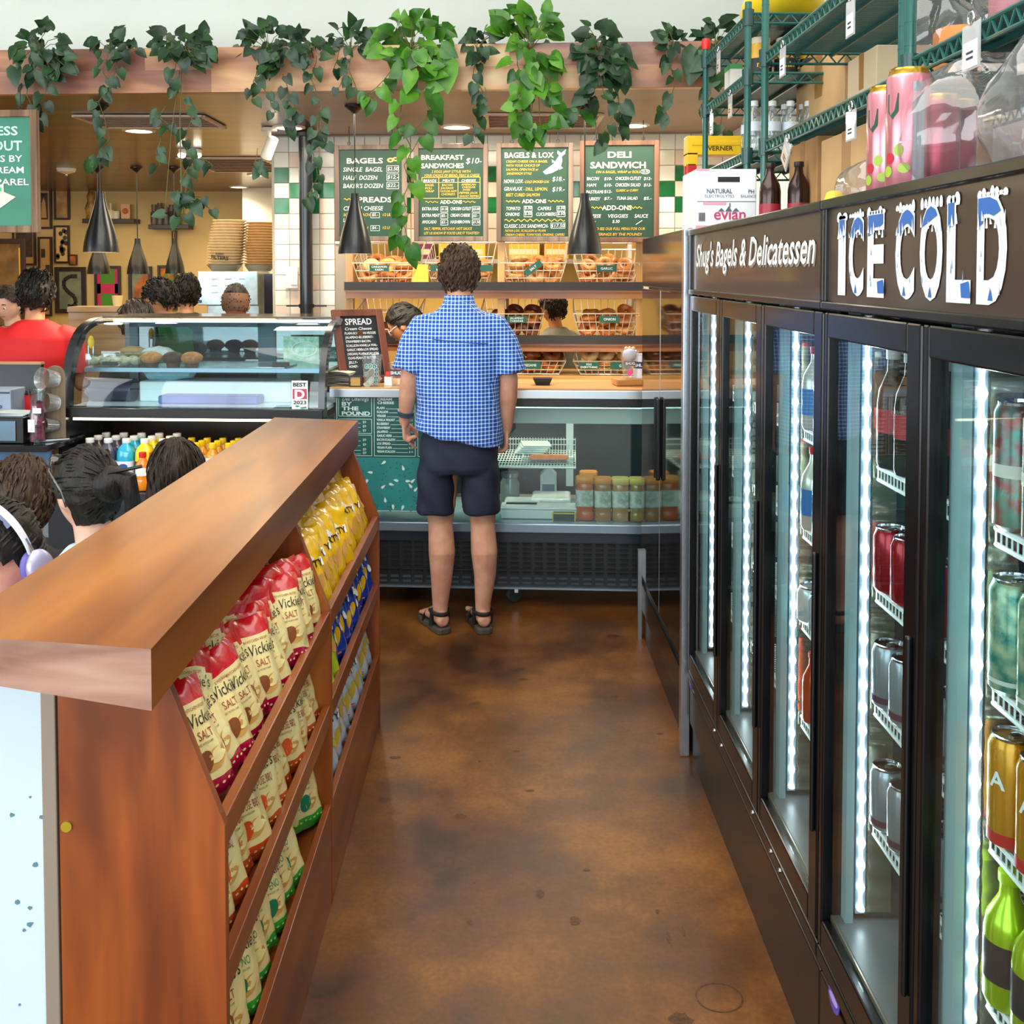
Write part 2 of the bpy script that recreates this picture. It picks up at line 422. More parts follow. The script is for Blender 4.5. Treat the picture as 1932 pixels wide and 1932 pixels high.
struct(W.build('wall_tiled', tc_, smooth=False, bevel=.0015, seg=1, loc=O, rz=-th))
# half wall behind the snack shelving: white, chipped, with a grey corner strip
hw = mat('half_wall_white', 'c4d6e2', .5, var=.05, vs=3)
chip = mat('chipped_plaster', '56808c', .8)
m = MB(); m.b2((-.868, 1.685, 0), (-.762, 3.9, 1.05))
rr = random.Random(5)
for _ in range(15):
    x, z = -.86 + .095 * rr.random() ** .6, rr.random() * .85
    n = 6; a = rr.random() * 6; s = .0015 + .0025 * rr.random()
    m.prism([(x + s * (1 + rr.random()) * cos(2 * pi * k / n + a), z + s * (.6 + rr.random()) * sin(2 * pi * k / n + a)) for k in range(n)], 1.6838, 1.685, 'y', 1)
struct(m.build('wall_half', [hw, chip], smooth=False))
m = MB().b2((-.762, 1.678, 0), (-.738, 1.70, 1.05)); struct(m.build('trim_3', mat('strip', '9a8d80', .35, metal=.3), smooth=False, bevel=.002))
# ------------------------------------------------------------------ ceiling fittings
lens_w = lamp('downlight_lens', 'fff1d6', 9)
ring_m = mat('downlight_ring', 'e8dccb', .5)
dl = None
for i, (px, py, lb, pw) in enumerate([
        (262, 245, 'recessed ceiling light above the left end of the pastry case', 16), (545, 239, 'recessed ceiling light beside the security camera, above the tiled wall', 16),
        (862, 238, 'recessed ceiling light between the first and second hanging menu boards, above the customer', 16), (1195, 235, 'recessed ceiling light above the hanging deli sandwich board', 16),
        (487, 329, 'recessed kitchen ceiling light left of the tiled wall, nearer of two', 14), (450, 352, 'recessed kitchen ceiling light at the far back wall edge', 14)]):
    p = atZ(px, py, 2.66)
    if dl is None:
        dl = thing('downlight', lb, 'ceiling light', p, group='recessed ceiling lights')
        r_ = MB().lathe([(.105, 0), (.105, -.008), (.085, -.012), (.08, -.002)], 28, caps=False); r_.build('trim_ring', ring_m, dl)
        l_ = MB().lathe([(.001, -.006), (.082, -.004)], 28, caps=False); l_.build('lens', lens_w, dl)
    else: dup(dl, p, label=lb)
    l = bpy.data.lights.new('downlight_bulb', 'SPOT'); l.energy = pw * 3; l.spot_size = 2.3; l.spot_blend = .6; l.shadow_soft_size = .07; l.color = (1, .86, .64)
    o = bpy.data.objects.new('downlight_bulb', l); COL.objects.link(o); o.location = p - Vector((0, 0, .03))
ventm = mat('vent_beige', 'b79a80', .5)
vt = None
for px0, px1, py0, py1, lb in [(170, 402, 216, 238, 'beige ceiling air grille above the left of the pastry case'), (372, 520, 296, 322, 'beige ceiling air grille in front of the security camera'),
                               (918, 1128, 213, 238, 'beige ceiling air grille above the bagels and lox board')]:
    a = atZ(px0, (py0 + py1) / 2, 2.66); b = atZ(px1, (py0 + py1) / 2, 2.66); f = atZ((px0 + px1) / 2, py0, 2.66).y; g = atZ((px0 + px1) / 2, py1, 2.66).y
    w, d = (b.x - a.x), abs(g - f)
    v = thing('ceiling_vent', lb, 'vent', ((a.x + b.x) / 2, (f + g) / 2, 2.655), group='ceiling grilles')
    m = MB()
    for s in (-1, 1): m.box((s * w / 2, 0, -.005), (.03, d, .012)); m.box((0, s * d / 2, -.005), (w, .03, .012))
    m.build('frame', mat('vent_frame', 'd8c4ae', .5), v, smooth=False)
    m = MB(); n = 9
    for k in range(n): m.box((0, -d / 2 + d * (k + .5) / n, 0), (w, d / n * .55, .004), 0, (.5, 0, 0))
    m.build('louvres', ventm, v, smooth=False)
p = atZ(125, 318, 2.66)
v = thing('smoke_detector', 'round white ceiling detector left of the big pendant lamp', 'smoke detector', p)
MB().lathe([(.02, -.05), (.075, -.03), (.085, 0)], 24).build('housing', mat('plastic_white', 'ece6dc', .4), v)
MB().ell((0, 0, -.055), (.012, .012, .014)).build('sensor', chrome, v)
p = atZ(359, 281, 2.66)
v = thing('emergency_light', 'twin-headed white emergency light on ceiling behind the longest vine', 'emergency light', p)
MB().box((0, 0, -.02), (.16, .08, .04)).build('housing', MATS['plastic_white'], v, bevel=.006)
for s in (-1, 1): MB().ell((s * .06, -.02, -.05), (.03, .03, .022)).build('lamp_head', lens_w, v)
# security camera
p = atB(508, 262, 6.6)
v = thing('security_camera', 'small white security camera hanging under the ceiling by the tiled wall', 'camera', p)
MB().lathe([(.05, .05), (.05, .07)], 20).cyl((0, 0, .05), (0, 0, -.01), .014).build('mount', MATS['plastic_white'], v)
m = MB(); M = T(0, 0, -.06) @ RY(.45) @ RX(.35); m.lathe([(.03, -.075), (.036, -.07), (.036, .07), (.03, .078)], 18, 0, M); m.build('body', MATS['plastic_white'], v)
m = MB(); m.lathe([(.001, -.078), (.027, -.078), (.027, -.07)], 18, 0, M); m.build('lens', black, v)
# black column
p = atB(578, 514, 6.85); p.z = 0
v = thing('column', 'black round steel column in front of the white tiles', 'column', p)
MB().lathe([(.045, 0), (.045, 2.655)], 28).build('pipe', satin, v)
z = atB(578, 577, 6.85).z
m = MB(); m.lathe([(.052, z - .012), (.052, z + .012)], 24); m.box((-.09, 0, z), (.09, .012, .012)); m.box((.09, 0, z), (.09, .012, .012)); m.build('collar', black, v)
m = MB(); m.lathe([(.07, 2.63), (.075, 2.655)], 24); m.build('top_flange', black, v)
# wall switch
p = atB(551, 524, 6.98)
v = thing('wall_switch', 'white double switch plate on the tiles left of the black column', 'switch', p, -th)
MB().box((0, 0, 0), (.085, .012, .15)).build('plate', MATS['plastic_white'], v, bevel=.004)
MB().box((.018, -.008, 0), (.045, .014, .10)).build('rocker', MATS['plastic_white'], v, bevel=.003)
# pendants
shade_m = mat('pendant_black', '101114', .3, coat=.2)
inner_m = mat('pendant_inner', 'd8d4cc', .5)
bulb_m = lamp('pendant_bulb', 'ffe2ae', 14)
def pendant(px, Y, ytop, ybot, half, lb, power):
    c = atY(px, (ytop + ybot) / 2, Y); zt = atY(px, ytop, Y).z; zb = atY(px, ybot, Y).z; r = half * Y / 1935; h = zt - zb
    t = thing('pendant_lamp', lb, 'lamp', (c.x, c.y, zb), group='black pendant lamps')
    pr = [(1, 0), (.985, .05), (.93, .17), (.8, .34), (.62, .51), (.46, .66), (.34, .78), (.27, .88), (.25, 1)]
    MB().lathe([(r * a, h * b) for a, b in pr], 36, caps=False).lathe([(.001, h), (r * .25, h)], 36, caps=False).build('shade', shade_m, t)
    MB().lathe([(r * a * .97, h * b + .001) for a, b in pr[:-1]], 36, caps=False).build('shade_lining', inner_m, t)
    MB().ell((0, 0, h * .22), (r * .33, r * .33, r * .4)).build('bulb', bulb_m, t)
    MB().cyl((0, 0, h), (0, 0, 2.65 - zb), .0035 if Y < 7 else .005, 8).build('cord', black, t)
    MB().lathe([(.055, 2.655 - zb), (.055, 2.645 - zb), (.012, 2.61 - zb)], 24).build('canopy', shade_m, t)
    l = bpy.data.lights.new('pendant_light', 'SPOT'); l.energy = power; l.spot_size = 2.2; l.spot_blend = .5; l.shadow_soft_size = .05; l.color = (1, .84, .6)
    o = bpy.data.objects.new('pendant_light', l); COL.objects.link(o); o.location = (c.x, c.y, zb + .01)
pendant(190, 5.8, 361, 476, 32, 'large black pendant lamp above the left end of the pastry case', 30)
pendant(670, 5.8, 365, 479, 32, 'large black pendant lamp in front of the hanging bagels board', 30)
pendant(1103, 5.8, 365, 480, 33, 'large black pendant lamp between the lox board and the deli sandwich board', 30)
pendant(186, 9.2, 451, 517, 21, 'smaller black pendant lamp partly hidden below the big left pendant', 20)
pendant(260, 9.2, 450, 517, 20, 'smaller black pendant lamp in front of the green and pink framed picture', 20)
pendant(330, 9.2, 450, 516, 18, 'smaller black pendant lamp beneath the wall shelf of grinders', 20)
# ------------------------------------------------------------------ people
def remesh(mb, vox, it=3):
    me = bpy.data.meshes.new('r'); me.from_pydata(mb.v, [], mb.f); me.validate()
    b = bmesh.new(); b.from_mesh(me); bmesh.ops.recalc_face_normals(b, faces=b.faces); b.to_mesh(me); b.free()
    o = bpy.data.objects.new('r', me); COL.objects.link(o)
    r = o.modifiers.new('r', 'REMESH'); r.mode = 'VOXEL'; r.voxel_size = vox
    if it: s = o.modifiers.new('s', 'SMOOTH'); s.iterations = it; s.factor = .5
    dg = bpy.context.evaluated_depsgraph_get(); dg.update()
    out = bpy.data.meshes.new_from_object(o.evaluated_get(dg)); bpy.data.objects.remove(o); bpy.data.meshes.remove(me)
    out.shade_smooth(); return out
def mobj(name, me, m_, parent):
    me.materials.clear()
    for x in (m_ if isinstance(m_, (list, tuple)) else [m_]): me.materials.append(x)
    o = bpy.data.objects.new(name, me); me.name = name; COL.objects.link(o); o.parent = parent; return o
def skin(name, c, c2=None):
    if name in MATS: return MATS[name]
    m = mat(name, c, .5, c2=c2 or c, vs=14, bump=.06, bs=120); b = m.node_tree.nodes['Principled BSDF']
    b.inputs['Subsurface Weight'].default_value = .08; b.inputs['Subsurface Radius'].default_value = (.02, .008, .004); return m
def gss(a, s): return math.exp(-(a / s) ** 2)
def head_pt(a, e, k=1.0):
    """a: azimuth from the face, e: elevation"""
    dx, dy, dz = cos(e) * sin(a), cos(e) * cos(a), sin(e)
    x, y, z = .076 * dx, .097 * dy, .119 * dz
    if dz < 0:
        t = -dz; x *= 1 - .30 * t * t
        y = y * (1 - .12 * t) + .012 * t if dy > 0 else y * (1 - .5 * t * t) + .0 * t
    if dz > 0 and dy < 0: y *= 1.04
    f = max(0, cos(a)) * cos(e)
    y += .024 * gss(a, .15) * gss(e + .13 + .0, .17) * (1 if e < .1 else .3) + .005 * gss(e - .2, .1) * f - .009 * gss(abs(a) - .36, .17) * gss(e - .02, .11) + .006 * gss(a, .28) * gss(e + .5, .07) + .008 * gss(a, .35) * gss(e + .95, .2)
    return Vector((x, y, z)) * k
def head_mesh(m, M, sc=1.0, ears=True):
    nu, nv = 48, 36; vs = [head_pt(2 * pi * i / nu, -pi / 2 + pi * j / nv, sc) for j in range(nv + 1) for i in range(nu)]; fs = [(j * nu + i, j * nu + (i + 1) % nu, (j + 1) * nu + (i + 1) % nu, (j + 1) * nu + i) for j in range(nv) for i in range(nu)]
    m.add(vs, fs, 0, M)
    if ears:
        for s in (-1, 1): m.ell((0, 0, 0), (.012, .02, .033), 0, 12, 8, M @ T(s * .076 * sc, -.008, -.012) @ RZ(s * -.5) @ RX(.15))
def hair_mesh(kind, seed=0):
    m = MB(); nu, nv = 56, 40; idx = {}; q = Vector((seed * 2.3, 0, seed)); vs = []
    def keep(a, e):
        A = abs(((a + pi) % (2 * pi)) - pi)
        if kind == 'fade': lim = .62 if A < 1.0 else (.25 if A < 1.5 else -.42)
        elif kind == 'long': lim = .52 if A < .8 else (.30 - (A - .8) * 2.2 if A < 1.4 else -1.2)
        elif kind == 'tied': lim = .55 if A < .7 else (.45 - (A - .7) * .55 if A < 1.4 else (-.05 if A < 1.8 else -.75))
        else: lim = .52 if A < .9 else (.20 if A < 1.35 else (-.05 if A < 1.75 else -.62))
        return e > lim
    for j in range(nv + 1):
        for i in range(nu):
            a, e = 2 * pi * i / nu, -pi / 2 + pi * j / nv; p = head_pt(a, e)
            g = .010 if kind == 'fade' else (.018 if kind != 'tied' else .013)
            if kind in ('short', 'boy'): g += .008 * max(0, sin(e))
            n = Vector((sin(a) * cos(e), cos(a) * cos(e), sin(e)))
            w = .008 * noise.noise(Vector((n.x * 3, n.y * 3, n.z * 5)) * (1.6 if kind == 'short' else 1.1) + q) + .004 * noise.noise(Vector((a * 7, e * 2.2, 0)) + q)
            A = abs(((a + pi) % (2 * pi)) - pi)
            p += n * (g + (w if kind != 'fade' else w * .4))
            if kind == 'long' and e < -.15 and A > .8: d = min(.17, (-.15 - e) * .16); p = Vector((p.x * (1 + .5 * d / .15) + .01 * sin(a * 9), p.y - .02 * d / .15, p.z - d * .95))
            vs.append(p)
    fs = []
    for j in range(nv):
        for i in range(nu):
            if keep(2 * pi * (i + .5) / nu, -pi / 2 + pi * (j + .5) / nv): fs.append((j * nu + i, j * nu + (i + 1) % nu, (j + 1) * nu + (i + 1) % nu, (j + 1) * nu + i))
    m.add(vs, fs, 0)
    if kind == 'fade': m.m = [1 if (sum(vs[i].z for i in f) / 4) < .055 else 0 for f in fs]
    q2 = random.Random(seed); n = {'fade': 160, 'short': 420, 'boy': 420, 'tied': 300, 'long': 320}[kind]
    for k in range(n):
        a, e = q2.uniform(0, 2 * pi), math.asin(q2.uniform(-.85, .99))
        if not keep(a, e): continue
        i, j = int(a / (2 * pi) * nu) % nu, int((e + pi / 2) / pi * nv); p = vs[j * nu + i]; nrm = Vector((sin(a) * cos(e), cos(a) * cos(e), sin(e)))
        if kind == 'tied': d = Vector((0, -1, .1)) - nrm * nrm.dot(Vector((0, -1, .1)))
        elif kind == 'long': d = Vector((.1 * sin(k), -.1, -1)); d -= nrm * nrm.dot(d)
        else: d = Vector((.35 * sin(a + 1), -.55 if e > .5 else .25 * cos(a), -.75)); d += Vector((q2.uniform(-.35, .35), q2.uniform(-.3, .3), q2.uniform(-.2, .25))); d -= nrm * nrm.dot(d)
        if d.length < .05: continue
        d.normalize(); L = {'fade': .008, 'short': .034, 'boy': .045, 'tied': .06, 'long': .09}[kind] * q2.uniform(.6, 1.2); r = {'fade': .0025, 'short': .0052, 'boy': .005, 'tied': .0035, 'long': .0042}[kind]; lift = {'fade': .004, 'short': .005, 'boy': .003, 'tied': .001, 'long': .001}[kind] * q2.uniform(.2, 1.2)
        sag = lambda f: nrm * (lift * (1 - f * f) * 2 - (L * f) ** 2 / .21); pts = [p - nrm * .003, p + d * L * .35 + sag(.35), p + d * L * .7 + sag(.7), p + d * L + sag(1) - nrm * .002]
        m.tube(pts, [r * .8, r, r * .75, r * .15], 5, 0)
    return m
def limb(m, pts, rad, n=14, sq=None): m.tube(pts, rad, n, sq=sq); [m.ell(p, (r * .98,) * 3, 0, 12, 8) for p, r in zip(pts, rad)]
def hand(m, w, down, palm, thumb, curl, index=None, sc=1.0):
    """w wrist, down finger direction, palm palm-facing normal, thumb towards the thumb side"""
    w, down, palm, thumb = Vector(w), Vector(down).normalized(), Vector(palm).normalized(), Vector(thumb).normalized()
    kn = w + down * .085 * sc; pts = []
    m.loft([[w + down * d + thumb * (tw * cos(a)) + palm * (.013 * sc * sin(a)) for a in [2 * pi * k / 12 for k in range(12)]] for d, tw in ((-.01, .024 * sc), (.02, .03 * sc), (.06 * sc, .041 * sc), (.088 * sc, .040 * sc), (.094 * sc, .034 * sc))])
    for i, (off, L) in enumerate(((.030, .072), (.010, .080), (-.010, .074), (-.029, .058))):
        c = index if (index is not None and i == 0) else curl; p = kn + thumb * off * sc; d = down.copy(); chain = [p - down * .02, p]
        for s, f in enumerate((.45, .3, .25)):
            ang = c * (.75 + .35 * s); ax = down.cross(palm); d = Matrix.Rotation(ang, 3, ax) @ d if ax.length else d
            p = p + d * L * f * sc; chain.append(p)
        m.tube(chain, [.0098 * sc, .0098 * sc, .0090 * sc, .0084 * sc, .0068 * sc], 10); m.ell(chain[-1], (.0068 * sc,) * 3, 0, 8, 6)
    b = w + down * .022 * sc + thumb * .022 * sc; t1 = b + (thumb * .75 + down * .6 + palm * .35).normalized() * .038 * sc; t2 = t1 + (thumb * .25 + down * .85 + palm * .45).normalized() * .03 * sc; t3 = t2 + (down * .9 + palm * .4 - thumb * .1).normalized() * .025 * sc
    m.tube([b, t1, t2, t3], [.0145 * sc, .0125 * sc, .0108 * sc, .008 * sc], 10); m.ell(t3, (.008 * sc,) * 3, 0, 8, 6)
def rings(m, rs, n=28, p=2.4):
    out = []
    for z, x, y, rx, ry in rs:
        g = []
        for k in range(n):
            a = 2 * pi * k / n; c_, s_ = cos(a), sin(a); d = (abs(c_) ** p + abs(s_) ** p) ** (-1 / p); g.append(Vector((x + rx * d * c_, y + ry * d * s_, z)))
        out.append(g)
    m.loft(out)
def boxuv(me, sc):
    uv = me.uv_layers.new(name='u'); d = uv.data
    for p in me.polygons:
        n = p.normal; ax = 0 if abs(n.y) >= abs(n.x) * .9 else 1
        for li in p.loop_indices: v = me.vertices[me.loops[li].vertex_index].co; d[li].uv = (v[ax] * sc, v.z * sc if abs(n.z) < .8 else v.y * sc)
def gingham():
    m, nt, b = _new('gingham_shirt'); L = nt.links.new; N = nt.nodes.new
    uv = N('ShaderNodeUVMap'); uv.uv_map = 'u'; sx = N('ShaderNodeSeparateXYZ'); L(uv.outputs[0], sx.inputs[0]); outs = []
    for k in (0, 1):
        f = N('ShaderNodeMath'); f.operation = 'FRACT'; L(sx.outputs[k], f.inputs[0]); g = N('ShaderNodeMath'); g.operation = 'LESS_THAN'; g.inputs[1].default_value = .27; L(f.outputs[0], g.inputs[0]); outs.append(g)
    ad = N('ShaderNodeMath'); ad.operation = 'ADD'; L(outs[0].outputs[0], ad.inputs[0]); L(outs[1].outputs[0], ad.inputs[1])
    h = N('ShaderNodeMath'); h.operation = 'MULTIPLY'; h.inputs[1].default_value = .5; L(ad.outputs[0], h.inputs[0])
    r = N('ShaderNodeValToRGB'); r.color_ramp.interpolation = 'CONSTANT'; e = r.color_ramp.elements; e.new(.5)
    for i, (p, c) in enumerate([(0, '1546a6'), (.3, '8fb8ec'), (.8, 'f0f5fb')]): e[i].position = p; e[i].color = lin(c)
    L(h.outputs[0], r.inputs[0]); L(r.outputs[0], b.inputs['Base Color']); b.inputs['Roughness'].default_value = .8; return m
# ---- the customer seen from behind
eyew = mat('eye_white', 'f0ece6', .2); iris = mat('iris_dark', '2a1a10', .2); lip_ = mat('lips', 'b0685c', .45); brow_m = mat('brow', '22160f', .7)
def face_bits(parent, M, brows=True, closed=False, lipm=None):
    for s in (-1, 1):
        o = MB().ell((0, 0, 0), (.0115, .0115, .0115) if not closed else (.0115, .006, .004), 0, 14, 10, M @ T(s * .031, .077, .002)).ell((0, 0, 0), (.006, .004, .006), 1, 12, 8, M @ T(s * .031, .0865, .0)).build('eye', [eyew if not closed else brow_m, iris if not closed else brow_m], parent)
        if brows: MB().tube([M @ Vector((s * .014, .088, .021)), M @ Vector((s * .03, .0895, .0285)), M @ Vector((s * .048, .078, .023))], [.003, .004, .0018], 8).build('eyebrow', brow_m, parent)
    MB().tube([M @ Vector((-.022, .082, -.058)), M @ Vector((-.008, .0935, -.055)), M @ Vector((.008, .0935, -.055)), M @ Vector((.022, .082, -.058))], [.002, .0045, .0045, .002], 8).build('mouth', lipm or lip_, parent)
YM = 4.88
man = thing('person', 'man in blue gingham shirt, navy shorts and sandals standing with back turned at counter', 'person', (-.2, YM, 0))
sk1 = skin('skin_fair', 'd9a488', 'c98d72'); ging = gingham(); shorts_m = mat('shorts_navy', '1b2238', .75, bump=.15, bs=60); hair_b = mat('hair_brown', '5a4434', .6, spec=.25, c2='2f2118', vs=60, stretch=(1, 1, .4), bump=.4, bs=160)
B = MB()
HM = T(0, .06, 1.712) @ RX(-.20)
head_mesh(B, HM)
limb(B, [(0, .0, 1.50), (0, .022, 1.58), (0, .035, 1.64)], [.075, .060, .058])
rings(B, [(.88, 0, 0, .15, .10), (.98, 0, 0, .165, .115), (1.12, 0, .0, .16, .11), (1.3, 0, -.01, .185, .115), (1.43, 0, -.01, .195, .10), (1.51, 0, -.005, .12, .075)])
LS, LE, LW = (-.190, -.005, 1.462), (-.232, -.035, 1.215), (-.262, .03, 1.005)
RS, RE, RW = (.190, -.005, 1.462), (.238, -.03, 1.205), (.225, .03, .965)
for a, b, c in ((LS, LE, LW), (RS, RE, RW)):
    limb(B, [a, tuple((Vector(a) + Vector(b)) / 2), b], [.047, .05, .045]); limb(B, [b, tuple(Vector(b).lerp(Vector(c), .35)), c], [.044, .045, .028])
hand(B, LW, (.1, .15, -1), (.9, .1, .2), (.25, .9, 0), 1.25, .28); hand(B, RW, (-.05, .12, -1), (-.9, .1, .2), (-.2, .9, 0), .8)
for s, kx, cx, ax in ((-1, -.09, -.082, -.092), (1, .112, .12, .113)):
    limb(B, [(s * .085, .0, .90), (kx * 1.0, .0, .60), (kx, -.005, .52), (cx, -.022, .385), (cx * 1.03, -.012, .27), (ax, -.005, .13), (ax, -.005, .085)], [.10, .072, .059, .064, .053, .038, .036], 18)
    yaw = .42 if s < 0 else .22; D_ = Vector((-sin(yaw), cos(yaw), 0)); P_ = Vector((ax, -.01, 0))
    B.loft([[P_ + D_ * d + Vector((cos(yaw), sin(yaw), 0)) * (w * cos(a)) + Vector((0, 0, zc_ + hh * sin(a))) for a in [2 * pi * k / 14 for k in range(14)]] for d, w, zc_, hh in ((-.055, .02, .06, .022), (-.04, .032, .062, .034), (.0, .036, .075, .045), (.07, .04, .065, .034), (.13, .046, .052, .022), (.165, .044, .047, .017), (.178, .03, .045, .012))])
    for k in range(5): B.ell(P_ + D_ * (.178 + .022 - .008 * abs(k - (0 if s > 0 else 4)) * .9) + Vector((cos(yaw), sin(yaw), 0)) * (-.036 + .018 * k) + Vector((0, 0, .045)), (.012, .014, .011) if k != (0 if s > 0 else 4) else (.015, .018, .013), 0, 10, 8)
mobj('body', remesh(B, .006, 3), sk1, man)
q = Vector((3, 1, 4)); S_ = MB()
rings(S_, [(.895, 0, .0, .208, .172), (.93, 0, .0, .208, .172), (1.05, 0, 0, .200, .155), (1.2, 0, -.012, .2, .142), (1.33, 0, -.02, .21, .138), (1.42, 0, -.018, .215, .125), (1.475, 0, -.014, .19, .105), (1.515, 0, -.006, .145, .09), (1.555, 0, .004, .088, .078), (1.58, 0, .012, .070, .068)], 40, 2.3)
for a, b in ((LS, LE), (RS, RE)):
    a, b = Vector(a), Vector(b); e = a.lerp(b, .86); out = Vector((math.copysign(1, a.x), 0, 0))
    S_.tube([a + Vector((-math.copysign(.08, a.x), 0, .014)), a + Vector((-math.copysign(.02, a.x), 0, -.004)), a.lerp(b, .25) + out * .002, a.lerp(b, .55) + out * .010, e + out * .012], [.060, .070, .075, .080, .086], 24)
sm = remesh(S_, .007, 4)
for v in sm.vertices:
    c = v.co; k = .0065 * sin(52 * (c.x * .8 + c.z * .35) + 3 * noise.noise(Vector((c.x * 4, c.y * 4, c.z * 2.5)))) * max(0, min(1, (1.5 - c.z) * 4)) + .008 * noise.noise(Vector((c.x * 9, c.y * 9, c.z * 4)) + q)
    w = max(0, 1 - abs(c.x) / .3); c += v.normal * k
    if c.z < 1.16 and abs(c.x) < .216: c.z += (.035 - .21 * c.x) * min(1, (1.16 - c.z) / .26)
b_ = bmesh.new(); b_.from_mesh(sm); [bmesh.ops.smooth_vert(b_, verts=b_.verts[:], factor=.5, use_axis_x=True, use_axis_y=True, use_axis_z=True) for _ in range(5)]; b_.to_mesh(sm); b_.free(); sm.shade_smooth()
boxuv(sm, 1 / .0178); mobj('shirt', sm, ging, man)
C_ = MB(); C_.loft([[Vector((rx * cos(a), .022 + ry * sin(a) + (.0), z)) for a in [2 * pi * k / 28 for k in range(28)]] for z, rx, ry in ((1.52, .105, .092), (1.555, .088, .08), (1.585, .074, .071), (1.612, .069, .067), (1.610, .063, .061), (1.56, .069, .067))]); cm = C_.build('collar', ging, man); boxuv(cm.data, 1 / .0178)
m = MB(); m.tube([(.19 * cos(a) * 1.0, -.02 + .125 * sin(a) - .012, 1.40 + .01 * sin(2 * a)) for a in [pi + .25 + (pi - .5) * k / 16 for k in range(17)]], .0022, 6); m.build('yoke_seam', mat('seam_blue', '20458c', .8), man)
P_ = MB()
rings(P_, [(1.0, 0, 0, .165, .12), (.93, 0, -.003, .180, .135), (.86, .0, -.006, .186, .14), (.80, -.002, -.006, .188, .14), (.77, -.003, -.004, .186, .13)], 36, 2.6)
for s, cx in ((-1, -.108), (1, .100)): rings(P_, [(.86, cx * .9, -.003, .092, .12), (.76, cx, -.002, .092, .118), (.66, cx * 1.03, .0, .090, .112), (.58, cx * 1.05, .0, .090, .108), (.575, cx * 1.05, 0, .086, .104)], 28, 2.5)
pm = remesh(P_, .008, 3)
for v in pm.vertices: c = v.co; v.co = c + v.normal * (.006 * noise.noise(Vector((c.x * 10, c.y * 10, c.z * 7)) + q) + .003 * sin(c.z * 40 + c.x * 50))
mobj('shorts', pm, shorts_m, man)
for s, cx in ((-1, -.108), (1, .1)): MB().tube([(cx * 1.05 + .0905 * cos(a), .1085 * sin(a), .6) for a in [2 * pi * k / 26 for k in range(26)]], .002, 5, closed=True).build('hem_stitch', mat('stitch', '141a2c', .8), man)
hm = hair_mesh('short', 3); h_ = hm.build('hair', hair_b, man, ang=60); h_.matrix_local = HM @ T(0, -.004, .002)
face_bits(man, HM)
for s, ax in ((-1, -.092), (1, .113)):
    yaw = .42 if s < 0 else .22; t_ = MB(); out = [(-.065, .018), (-.055, .036), (0, .042), (.07, .044), (.13, .054), (.18, .05), (.205, .034), (.212, .01)]
    poly = [(w, d) for d, w in out] + [(-w, d) for d, w in reversed(out)]; M = T(ax, -.01, 0) @ RZ(yaw)
    t_.prism(poly, .0, .03, 'z', 0, M); so = t_.build('sandal_sole', mat('sole_grey', '4a423a', .7), man, smooth=False, bevel=.006)
    t_ = MB()
    for d, w, h, tilt in ((.105, .050, .078, .0), (.045, .045, .105, .25)):
        t_.tube([M @ Vector((w * cos(a), d + tilt * .08 * cos(a), .025 + (h - .025) * sin(a))) for a in [pi * k / 14 for k in range(15)]], .011, 8, sq=(1.0, .35))
    t_.tube([M @ Vector((.043 * cos(a), -.003 + .053 * sin(a), .095)) for a in [2 * pi * k / 24 for k in range(24)]], .010, 8, closed=True, sq=(.35, 1.1))
    for sx in (-1, 1): t_.tube([M @ Vector((sx * .04, .01, .03)), M @ Vector((sx * .044, .0, .095))], .009, 8); t_.tube([M @ Vector((sx * .038, .04, .095)), M @ Vector((sx * .042, .01, .097))], .009, 8)
    t_.build('sandal_strap', mat('strap_black', '1c1a1a', .6), man)
wd_ = (Vector(LE) - Vector(LW)).normalized(); wv = Vector(LW) + wd_ * .045; wa = wd_.cross(Vector((0, 1, 0))).normalized(); wb2 = wd_.cross(wa)
MB().loft([[wv + wd_ * dz + (wa * cos(a) + wb2 * sin(a)) * r for a in [2 * pi * k / 28 for k in range(28)]] for dz, r in ((-.013, .034), (-.012, .0385), (.012, .0395), (.013, .035))]).build('watch_band', mat('watch_slate', '3c4a58', .4), man)
